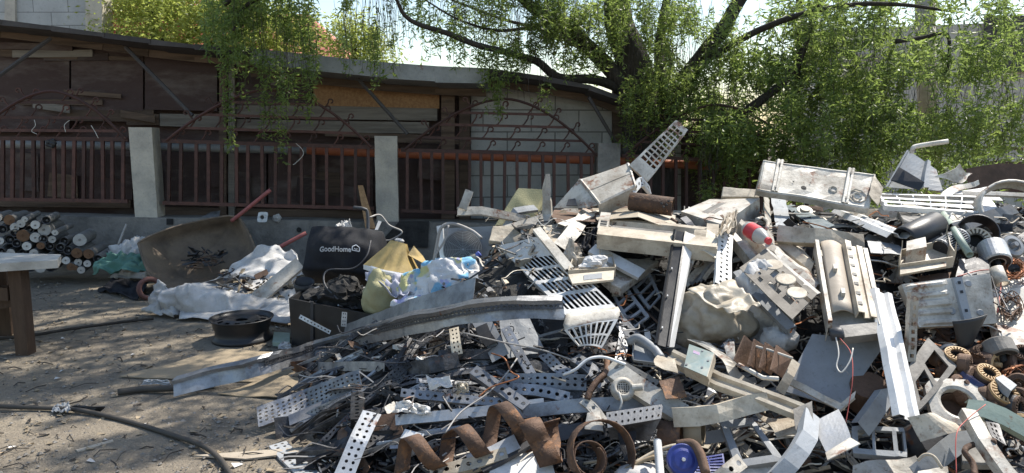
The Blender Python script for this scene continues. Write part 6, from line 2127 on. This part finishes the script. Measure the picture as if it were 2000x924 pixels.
emit('core', lathe([(.001, .002), (.042, .002), (.042, .178), (.001, .178)], bwc, bwa, 18), BK, bwr)
for t in (0, .09, .18):
    emit('ring', lathe([(.045, t), (.054, t), (.054, t + .008), (.045, t + .008)], bwc, bwa, 22), GP, bwr)
motor('shiny zinc can motor with a white neck at the right shoulder', 1948, 512, .26, .068, .12, (-.15, -.7, -.55), ZW, BK)
emit('white_neck', lathe([(.03, 0), (.03, .09), (.026, .09)], H(1945, 524, .36), V((.0, -.6, -.7)), 16), W, label='short white pipe neck hanging below the shiny can', cat='pipe', solid=.003, smooth=True)
motor('grey disc motor at the right edge above the copper wires', 1978, 480, .22, .065, .05, (.1, -.8, .5), GD, GP)
sheet('brown_block', 'dark brown stack of lamination plates below the pale green pipe', 'lamination stack', [(1872, 506, .26), (1924, 500, .26), (1932, 532, .3), (1866, 540, .3)], DK, us=[(0, -.06), (0, 0), (.2, 0), (.22, -.01), (.6, 0), (.62, -.01), (1, 0), (1, -.06)])
sheet('brown_block', 'rusty flat bracket under the cream drip trough', 'bracket', [(1790, 540, .2), (1858, 532, .22), (1850, 552, .26), (1800, 556, .26)], RB)


def tangle(label, cx, cy, rx, ry, n, m_, r=.0035):
    g = Geo()
    for _ in range(n):
        pts = []
        a = random.uniform(0, 6.3)
        for k in range(7):
            a += random.uniform(.4, 1.5)
            q = random.uniform(.4, 1)
            pts.append(H(cx + rx * q * cos(a), cy + ry * q * sin(a), .16 + random.uniform(0, .12)))
        g.join(tube(spline(pts, 5), r * random.uniform(.6, 1.4), 4))
    emit('copper_tangle', g, m_, label=label, cat='wire tangle', kind=None)


tangle('dark copper wire snarl slung over the white casing at the right edge', 1975, 600, 26, 30, 12, RB)
tangle('tangle of copper coloured wire at the right edge under the disc motor', 1980, 525, 32, 22, 16, CU)
tangle('low tangle of copper coloured wire at the right edge among the stators', 1985, 735, 30, 28, 14, CU)
tangle('rusty wire tangle between the fan blade and the first stator', 1900, 700, 36, 20, 10, RU)

# stators and cans
for (x, y, R_, ax, lb) in [(1869, 695, .052, (-.1, -.35, .9), 'highest of the three pale toothed stators lying among rusty motors'), (1929, 731, .05, (.1, -.5, .85), 'middle one of the three pale toothed stators lying among rusty motors'), (1960, 769, .062, (.1, -.55, .8), 'lowest and largest of the three pale toothed stators')]:
    motor(lb, x, y, .26, R_, .045, ax, RB, STA, 'stator', 'stator', True)
motor('grey rounded motor can at the right with its dark open end down', 1957, 697, .24, .07, .07, (.0, -.6, -.5), GD, CORE, 'motor_can', 'motor can')
motor('rusty brown motor left of the grey rounded can', 1915, 706, .2, .055, .06, (-.3, -.6, .5), RB, RU)
motor('rusty motor half buried below the middle stator', 1905, 742, .2, .06, .07, (.4, -.7, .3), RB, RU)
motor('dark motor with a bluish shell between the highest stator and the grey cut-out plate', 1852, 690, .18, .05, .08, (-.7, -.4, .5), DK, GP)
motor('rusty motor at the right edge beside the lowest stator', 1996, 712, .24, .06, .08, (.2, -.7, .5), RU, RB)
st('blue_channel', 'long dark blue shiny half-shell beside the stators', [(1880, 726, .24), (1900, 742, .26), (1922, 754, .26)], .07, mat('dark_blue_steel', (0.05, 0.06, 0.13), (0.1, 0.07, 0.05), .5, 5, .25, metal=.6), 'shell', face=40, pr='V')
sheet('grey_block', 'small pale grey block lying between the stators', 'block', [(1945, 738, .3), (1958, 732, .28), (1984, 752, .3), (1972, 764, .34)], GP, us=[(0, -.03), (0, 0), (1, 0), (1, -.03)])

for (x, y, o_) in [(1888, 712, .26), (1942, 712, .22), (1990, 752, .26), (1898, 768, .2), (1985, 795, .26), (1925, 775, .22), (1975, 700, .2), (1860, 720, .2), (1915, 690, .24), (1880, 752, .22), (1950, 800, .24), (1930, 815, .2), (1995, 830, .24), (1965, 685, .22), (1988, 775, .26), (1845, 705, .2), (1996, 690, .28)]:
    r_ = motor('small rusty motor part jumbled among the stators', x, y, o_, random.uniform(.035, .055), random.uniform(.03, .07), (random.uniform(-.8, .8), -.6, random.uniform(-.2, .8)), random.choice([RU, RB, RB, DK]), random.choice([RU, STA, RB]), 'motor', 'motor', random.random() < .4)
    r_['group'] = 'small rusty motor parts'

# cut-out plates at the lower right
cp = [(1775, 722, .24), (1812, 662, .26), (1869, 716, .26), (1790, 806, .24)]
sheet('cut_out_plate', 'grey plastic plate with large cut-outs beside the long white beam', 'plate', cp, GD, prof((0, -.03), (0, 0), .12, .46, .54, .9, (1, 0), (1, -.03)), prof((0, -.03), (0, 0), .32, .42, .88, (1, 0), (1, -.03)), lambda i, j: 0 if (i in (2, 4) and j in (3,)) or (i == 4 and j == 2) else 1, None, .01, .004)
rh = thing('fan_bracket', 'pale bracket with a large round opening behind the curved white sheet', 'bracket', H(1868, 820))
rc_, rn = H(1871, 787, .22), V((-.1, -.65, .75)).normalized()
x_, y_ = frame_of(rn)
g = Geo()
vs = []
for k in range(32):
    a = 2 * pi * k / 32
    o = 1.0 / max(abs(cos(a)), abs(sin(a))) * .115
    for r, h in ((.068, -.03), (.068, 0), (.08, .006), (min(o, .135), 0), (min(o, .135), -.03)):
        vs.append(rc_ + (x_ * cos(a) + y_ * sin(a)) * r + rn * h)
g.add(vs, [(5 * k + q, 5 * ((k + 1) % 32) + q, 5 * ((k + 1) % 32) + q + 1, 5 * k + q + 1) for k in range(32) for q in range(4)])
emit('plate', g, W, rh, solid=.003)
emit('drum', lathe([(.062, -.03), (.06, -.09), (.001, -.09)], rc_, rn, 24), RB, rh)
sheet('curved_sheet', 'pale curved sheet at the foot of the long white beam', 'metal sheet', [(1771, 816, .34), (1824, 810, .34), (1896, 838, .3), (1798, 862, .3)], CR, us=lin(10), w=lambda u, v: .04 * sin(pi * u), cr=.005)
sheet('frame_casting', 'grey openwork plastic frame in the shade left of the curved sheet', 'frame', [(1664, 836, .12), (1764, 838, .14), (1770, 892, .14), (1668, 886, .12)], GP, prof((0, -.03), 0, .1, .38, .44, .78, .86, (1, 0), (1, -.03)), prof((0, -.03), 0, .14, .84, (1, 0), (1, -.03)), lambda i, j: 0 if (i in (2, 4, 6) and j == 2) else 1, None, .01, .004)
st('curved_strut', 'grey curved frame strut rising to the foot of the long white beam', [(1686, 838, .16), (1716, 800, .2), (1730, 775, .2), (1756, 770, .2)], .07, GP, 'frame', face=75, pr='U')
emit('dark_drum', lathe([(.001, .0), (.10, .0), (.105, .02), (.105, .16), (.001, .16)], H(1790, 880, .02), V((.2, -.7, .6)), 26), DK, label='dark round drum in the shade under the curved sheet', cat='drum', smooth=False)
emit('dark_drum', lathe([(.001, .0), (.07, .0), (.075, .02), (.075, .14), (.001, .14)], H(1690, 790, .02), V((-.2, -.5, .85)), 24), RB, label='rust-brown drum under the right edge of the blue-grey sheet', cat='drum', smooth=False)
st('grey_beam', 'flat grey beam slanting up right at the lower right', [(1790, 930, .2), (1840, 885, .22), (1898, 842, .2)], .08, GP, 'beam', face=60, pr='L')
lf = thing('door_casting', 'pale green door-like frame corner at the lower right edge', 'frame', H(1940, 860))
emit('left_rail', strip_geo([H(1890, 798, .36), H(1930, 870, .40), H(1985, 940, .36)], .05, face=65, pr='U', dep=.04), W, lf, solid=.004)
emit('top_rail', strip_geo([H(1890, 796, .36), H(1940, 800, .38), H(2030, 852, .36)], .07, face=55, pr='U', dep=.04), GLV, lf, solid=.004)
sheet('perforated_plate', 'dark perforated plate inside the pale green frame', 'plate', [(1920, 802, .34), (1948, 808, .34), (1966, 868, .38), (1938, 852, .38)], DK, lin(4), lin(7), lambda i, j: 2 if i in (1, 2) else 1)
cover([(1874, 870, .18), (1934, 860, .2), (1940, 905, .22), (1880, 905, .2)], GD, 'grey_tray', 'dirty grey tray below the pale green frame', 'tray', dep=.03)
wire('cable', 'rusty cable looping below the pale green frame', [(1945, 862, .4), (1905, 868, .36), (1884, 880, .36), (1900, 905, .36), (1904, 930, .36)], .012, RU, 'cable')
wire('wire', 'thin red wire hanging at the lower right', [(1925, 790, .4), (1888, 820, .4), (1868, 850, .4), (1868, 930, .36)], .002, WIRER)
sheet('lower_plate', 'crumpled pale plate at the bottom right with speckled dirt', 'plate', [(1660, 895, .16), (1780, 895, .16), (1800, 945, .16), (1650, 950, .16)], W, cr=.03, cf=6)
wire('wire_bail', 'thin arched wire handle at the bottom right', [(1792, 900, .3), (1806, 888, .32), (1824, 892, .32), (1840, 915, .3)], .006, CR, 'handle')
cover([(1792, 920, .26), (1850, 912, .26), (1856, 945, .26), (1790, 945, .26)], W, 'flat_cover', 'white lid at the bottom edge under the arched wire handle', 'lid', dep=.03)

# zinc folded plate, cream beams
zp = thing('folded_plate', 'square folded zinc plate with a white turned edge at the lower right', 'plate', H(1632, 890))
emit('plate', grid(lin(6), lin(6)).map(qmap([H(1612, 884, .34), H(1660, 854, .36), H(1638, 800, .32), H(1588, 826, .30)])).crumple(.01, 6), ZW, zp, solid=.004)
emit('turned_edge', slab([H(1616, 898, .38), H(1680, 866, .40), H(1660, 854, .36), H(1612, 884, .34)], .004), W, zp)
st('cream_beam', 'long cream plastic beam slanting down right through the lower middle', [(1308, 692, .34), (1400, 738, .38), (1480, 768, .38), (1568, 800, .34)], .085, CR, 'beam', face=42, pr='R', dep=.05)
st('white_beam', 'white steel beam slanting down right beside the drain cap', [(1190, 715, .24), (1236, 745, .28), (1290, 780, .30), (1332, 806, .30)], .085, W, 'beam', face=55, pr='U', dep=.05)
st('white_beam', 'white channel rising right below the cream plastic beam', [(1322, 816, .36), (1400, 806, .38), (1504, 786, .36)], .075, CR, 'beam', face=72, pr='U', dep=.05, cr=.012)
st('torn_rail', 'narrow dark slotted rail above the drain cap', [(1206, 712, .26), (1240, 730, .28), (1282, 755, .28)], .055, GD, 'rail', face=60, pr='U', holes=1)
tb = thing('zinc_box', 'small box with iridescent zinc lid and pale yellow side', 'box', H(1366, 740))
tz_ = [H(1336, 716, .46), H(1382, 736, .48), H(1396, 690, .46), H(1346, 672, .44)]
emit('lid', slab(tz_, .004), TEAL, tb)
emit('side', slab_back([tz_[1], tz_[2], H(1398, 704, .42), H(1386, 744, .44)], .004, V((-1, 0, 0))), CR, tb)
emit('box_body', slab([p + V((.004, .012, -.006)) for p in tz_], .05), CR, tb)
mt = qmap(tz_)
emit('sticker', box(.22, .48, .68, .80, .0005, .002).map(mt), mat('sticker_print', (0.42, 0.40, 0.55), (0.5, 0.2, 0.25), .6, 30, .4, bump=0), tb)
for (u, v) in [(.55, .9), (.85, .6), (.7, .25), (.08, .1)]:
    emit('screw', lathe([(.006, .001), (.005, .004), (.001, .004)], mt(V((u, v, 0))), mt(V((u, v, 1))) - mt(V((u, v, 0))), 8), ZN, tb)
sheet('rusty_sheet', 'rust-brown folded sheet left of the small zinc box', 'metal sheet', [(1287, 746, .34), (1327, 734, .34), (1340, 774, .36), (1300, 782, .36)], RU, cr=.008)
sheet('cream_scrap', 'crumpled cream sheet lying between sack and cream beam', 'metal sheet', [(1340, 660, .3), (1380, 672, .3), (1500, 760, .26), (1470, 768, .3)], W, cr=.03, cf=6)
fb_ = thing('brown_fins', 'row of upright brown plates joined by a white comb in the lower middle', 'fin block', H(1495, 740))
for k, (x0, y0, x1, y1, x2, y2, x3, y3, m_) in enumerate([(1455, 655, 1480, 678, 1460, 724, 1434, 704, RB), (1474, 662, 1504, 682, 1486, 728, 1462, 712, RU), (1496, 668, 1526, 690, 1506, 734, 1484, 718, RU), (1518, 674, 1550, 698, 1528, 738, 1506, 722, RB)]):
    emit('fin', slab([H(x3, y3, .42), H(x2, y2, .26), H(x1, y1, .24), H(x0, y0, .44)], .006), m_, fb_)
emit('comb', tube([H(1474, 676, .40), H(1502, 684, .40), H(1548, 700, .40)], .006, 6), W, fb_)
emit('comb', tube([H(1442, 712, .36), H(1490, 738, .38), H(1520, 740, .38)], .010, 6), W, fb_)
sheet('white_plate', 'white slotted plate standing left of the brown fins', 'plate', [(1414, 668, .3), (1436, 668, .3), (1440, 712, .3), (1428, 714, .3)], W)
st('bent_lever', 'cream lever leaning between the brown fins and the blue-grey sheet', [(1524, 765, .3), (1540, 735, .34), (1552, 705, .34)], .04, CR, 'lever', face=70, pr='L')
sheet('crumpled_sheet', 'crumpled cream panel with a turned edge below the cream beam', 'panel', [(1470, 796, .22), (1560, 800, .24), (1578, 856, .28), (1530, 850, .28)], CR, cr=.035, cf=7)
sheet('crumpled_sheet', 'grey crushed corner piece at the end of the cream beam', 'panel', [(1545, 800, .34), (1586, 788, .34), (1580, 830, .36), (1556, 842, .38)], GD, cr=.025, cf=8)
st('curved_bracket', 'grey-white curved bracket sweeping down at the bottom middle', [(1588, 806, .36), (1584, 850, .40), (1560, 890, .40), (1520, 935, .36)], .065, GP, 'bracket', face=65, pr='C', dep=.04)
sheet('frame_casting', 'grey open trapezoid frame in the shade at the bottom middle', 'frame', [(1408, 826, .24), (1466, 820, .24), (1530, 900, .28), (1440, 912, .28)], GP, prof((0, -.03), 0, .16, .86, (1, 0), (1, -.03)), prof((0, -.03), 0, .15, .88, (1, 0), (1, -.03)), lambda i, j: 0 if (i == 2 and j == 2) else 1, None, .012, .004)
cover([(1450, 900, .26), (1520, 905, .26), (1510, 945, .26), (1440, 945, .26)], W, 'white_cover', 'white moulded cover below the open trapezoid frame', 'cover', dep=.04)
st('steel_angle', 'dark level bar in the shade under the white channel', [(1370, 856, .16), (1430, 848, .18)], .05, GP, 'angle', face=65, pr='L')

# drain cap, hoses, rods
dc = thing('drain_strainer', 'round pale cap with a black grid centre and short neck', 'cap', H(1218, 775))
dcc, dcn = H(1217, 758, .32), V((0, -.75, .6)).normalized()
emit('cap', lathe([(.054, -.02), (.052, .0), (.04, .010), (.030, .010), (.027, -.004)], dcc, dcn, 28), W, dc, smooth=True)
emit('grid', lathe([(.027, -.004), (.001, -.002)], dcc, dcn, 18), BK, dc)
x_, y_ = frame_of(dcn)
g = Geo()
for k in range(5):
    t = (k - 2) * .01
    l = math.sqrt(max(0, .026 ** 2 - t * t))
    g.join(tube([dcc + x_ * t - y_ * l, dcc + x_ * t + y_ * l], .0018, 4)).join(tube([dcc + y_ * t - x_ * l, dcc + y_ * t + x_ * l], .0018, 4))
emit('bars', g, W, dc)
emit('neck', lathe([(.016, 0), (.016, .045), (.012, .045)], dcc + V((.04, 0, .002)), V((1, -.1, .1)), 12), W, dc)
wire('cable', 'pale cable dropping from the drain cap', [(1208, 765, .38), (1214, 785, .36), (1210, 800, .34)], .0042, WIREW, 'cable')
wire('white_hose', 'white thin pipe arching over the tangle below the front grille', [(1100, 732, .22), (1124, 722, .26), (1148, 702, .28), (1180, 698, .28), (1222, 712, .28)], .007, WC, 'pipe', n=8)
wire('wire', 'thin grey wire running level over the front strips', [(905, 650, .3), (980, 668, .28), (1060, 684, .28), (1120, 704, .26)], .004, WIRE)
wire('wire', 'thin rusty wire running down over the front bars', [(1010, 700, .2), (985, 735, .22), (950, 770, .22), (900, 805, .22), (870, 845, .22)], .004, WIRE)
wire('wire', 'curly pale wire over the perforated bars in the front', [(960, 690, .22), (985, 700, .24), (998, 726, .24), (1012, 738, .24), (960, 756, .24), (935, 775, .22)], .004, CU)
wire('hose', 'grey ribbed hose stub left of the long black grille', [(1228, 668, .24), (1246, 660, .28), (1276, 680, .3), (1292, 700, .3)], .02, GP, 'hose', n=10)
sheet('clear_tray', 'rounded translucent tray frame under the grey hose stub', 'tray', [(1238, 668, .2), (1288, 690, .22), (1282, 716, .26), (1234, 708, .24)], GP, us=[(0, .02), (.05, 0), (.95, 0), (1, .02)], vs=[(0, .02), (.07, 0), (.93, 0), (1, .02)])
sheet('crumpled_cream', 'torn cream plastic corner right of the ribbed hose', 'plastic piece', [(1280, 690, .34), (1322, 700, .34), (1316, 730, .36), (1286, 716, .36)], CR, cr=.03, cf=8)
dp = thing('perforated_plate', 'dark curved plate with two rows of holes left of the rusty rings', 'plate', H(1240, 835))
dq = [H(1187, 836, .36), H(1291, 818, .38), H(1295, 790, .36), H(1184, 806, .34)]
emit('upper_face', grid(lin(9), lin(2), lambda i, j: 2, None, .2).map(qmap(dq)), ZN, dp, solid=.003)
emit('lower_face', slab([H(1192, 858, .30), H(1268, 862, .30), dq[1], dq[0]], .003), BU, dp)
sheet('perforated_plate', 'small rusty perforated plate standing right of the big coil', 'plate', [(1208, 846, .34), (1243, 842, .34), (1240, 905, .3), (1222, 900, .3)], BU, lin(4), lin(5), lambda i, j: 2 if i in (1, 2) and j < 3 else 1, None, .003, .004)
emit('rusty_ring', lathe([(.055, 0), (.06, .003), (.06, .09), (.055, .09)], H(1290, 850, .24), V((.9, -.4, .1)), 24), RU, label='wide rusty ring behind the ribbed steel bar', cat='ring', solid=.005, smooth=True)
emit('rusty_ring', lathe([(.055, 0), (.06, .003), (.06, .07), (.055, .07)], H(1340, 840, .24), V((.9, -.4, .1)), 24), CARD, label='wide tan ring under the white channel', cat='ring', solid=.005, smooth=True)
rp = [H(1284, 862, .40), H(1290, 935, .40)]
rl = (rp[1] - rp[0]).length
nb = 40
emit('ribbed_bar', lathe([(.0135 if k % 2 else .017, rl * k / nb) for k in range(nb + 1)], rp[0], rp[1] - rp[0], 12), WC, label='upright ribbed steel bar at the bottom beside the blue disc', cat='steel bar', smooth=True)
bd2 = thing('blue_disc', 'blue enamelled round cover with a small white centre at the bottom', 'cover', H(1335, 930))
bdc, bdn = H(1334, 898, .40), V((.0, -.85, .5)).normalized()
emit('disc', lathe([(.062, -.02), (.062, .0), (.058, .005), (.046, .003), (.034, .008), (.015, .008), (.001, .010)], bdc, bdn, 36), BLUE, bd2, smooth=False)
emit('screw', lathe([(.008, .010), (.007, .018), (.001, .018)], bdc, bdn, 8), WC, bd2)
sheet('blue_grille', 'blue slatted grille at the bottom right of the blue disc', 'grille', [(1352, 892, .3), (1412, 886, .3), (1420, 940, .3), (1356, 940, .3)], BLUE, prof(0, .05, .48, .52, .95, 1), lin(19), lambda i, j: 0 if (i in (1, 3) and j % 2 == 1) else 1)
wire('rusty_pipe', 'crumpled rust-brown foil pipe bending down beside the blue disc', [(1322, 868, .4), (1350, 866, .42), (1366, 885, .42), (1378, 925, .4)], .020, RB, 'pipe')
wire('cable', 'pale cable looping behind the ribbed steel bar', [(1240, 905, .32), (1275, 885, .34), (1310, 872, .36), (1345, 868, .36)], .009, CR, 'cable')
wire('cable', 'brown cable at the bottom edge below the rusty plate', [(1215, 920, .3), (1255, 900, .32), (1280, 892, .34)], .009, CARD, 'cable')
emit('plastic_wad', blob(H(1250, 926, .3), .09, .06, .03, .3, 4, 24, 12), SACK, label='white crumpled plastic at the bottom edge below the brown cable', cat='plastic', smooth=True)
st('white_strip', 'white strip with round holes at the bottom right of the blue grille', [(1400, 940, .34), (1425, 918, .36), (1448, 898, .34)], .06, W, 'metal strip', face=60, pr='L', holes=1, pitch=.05)
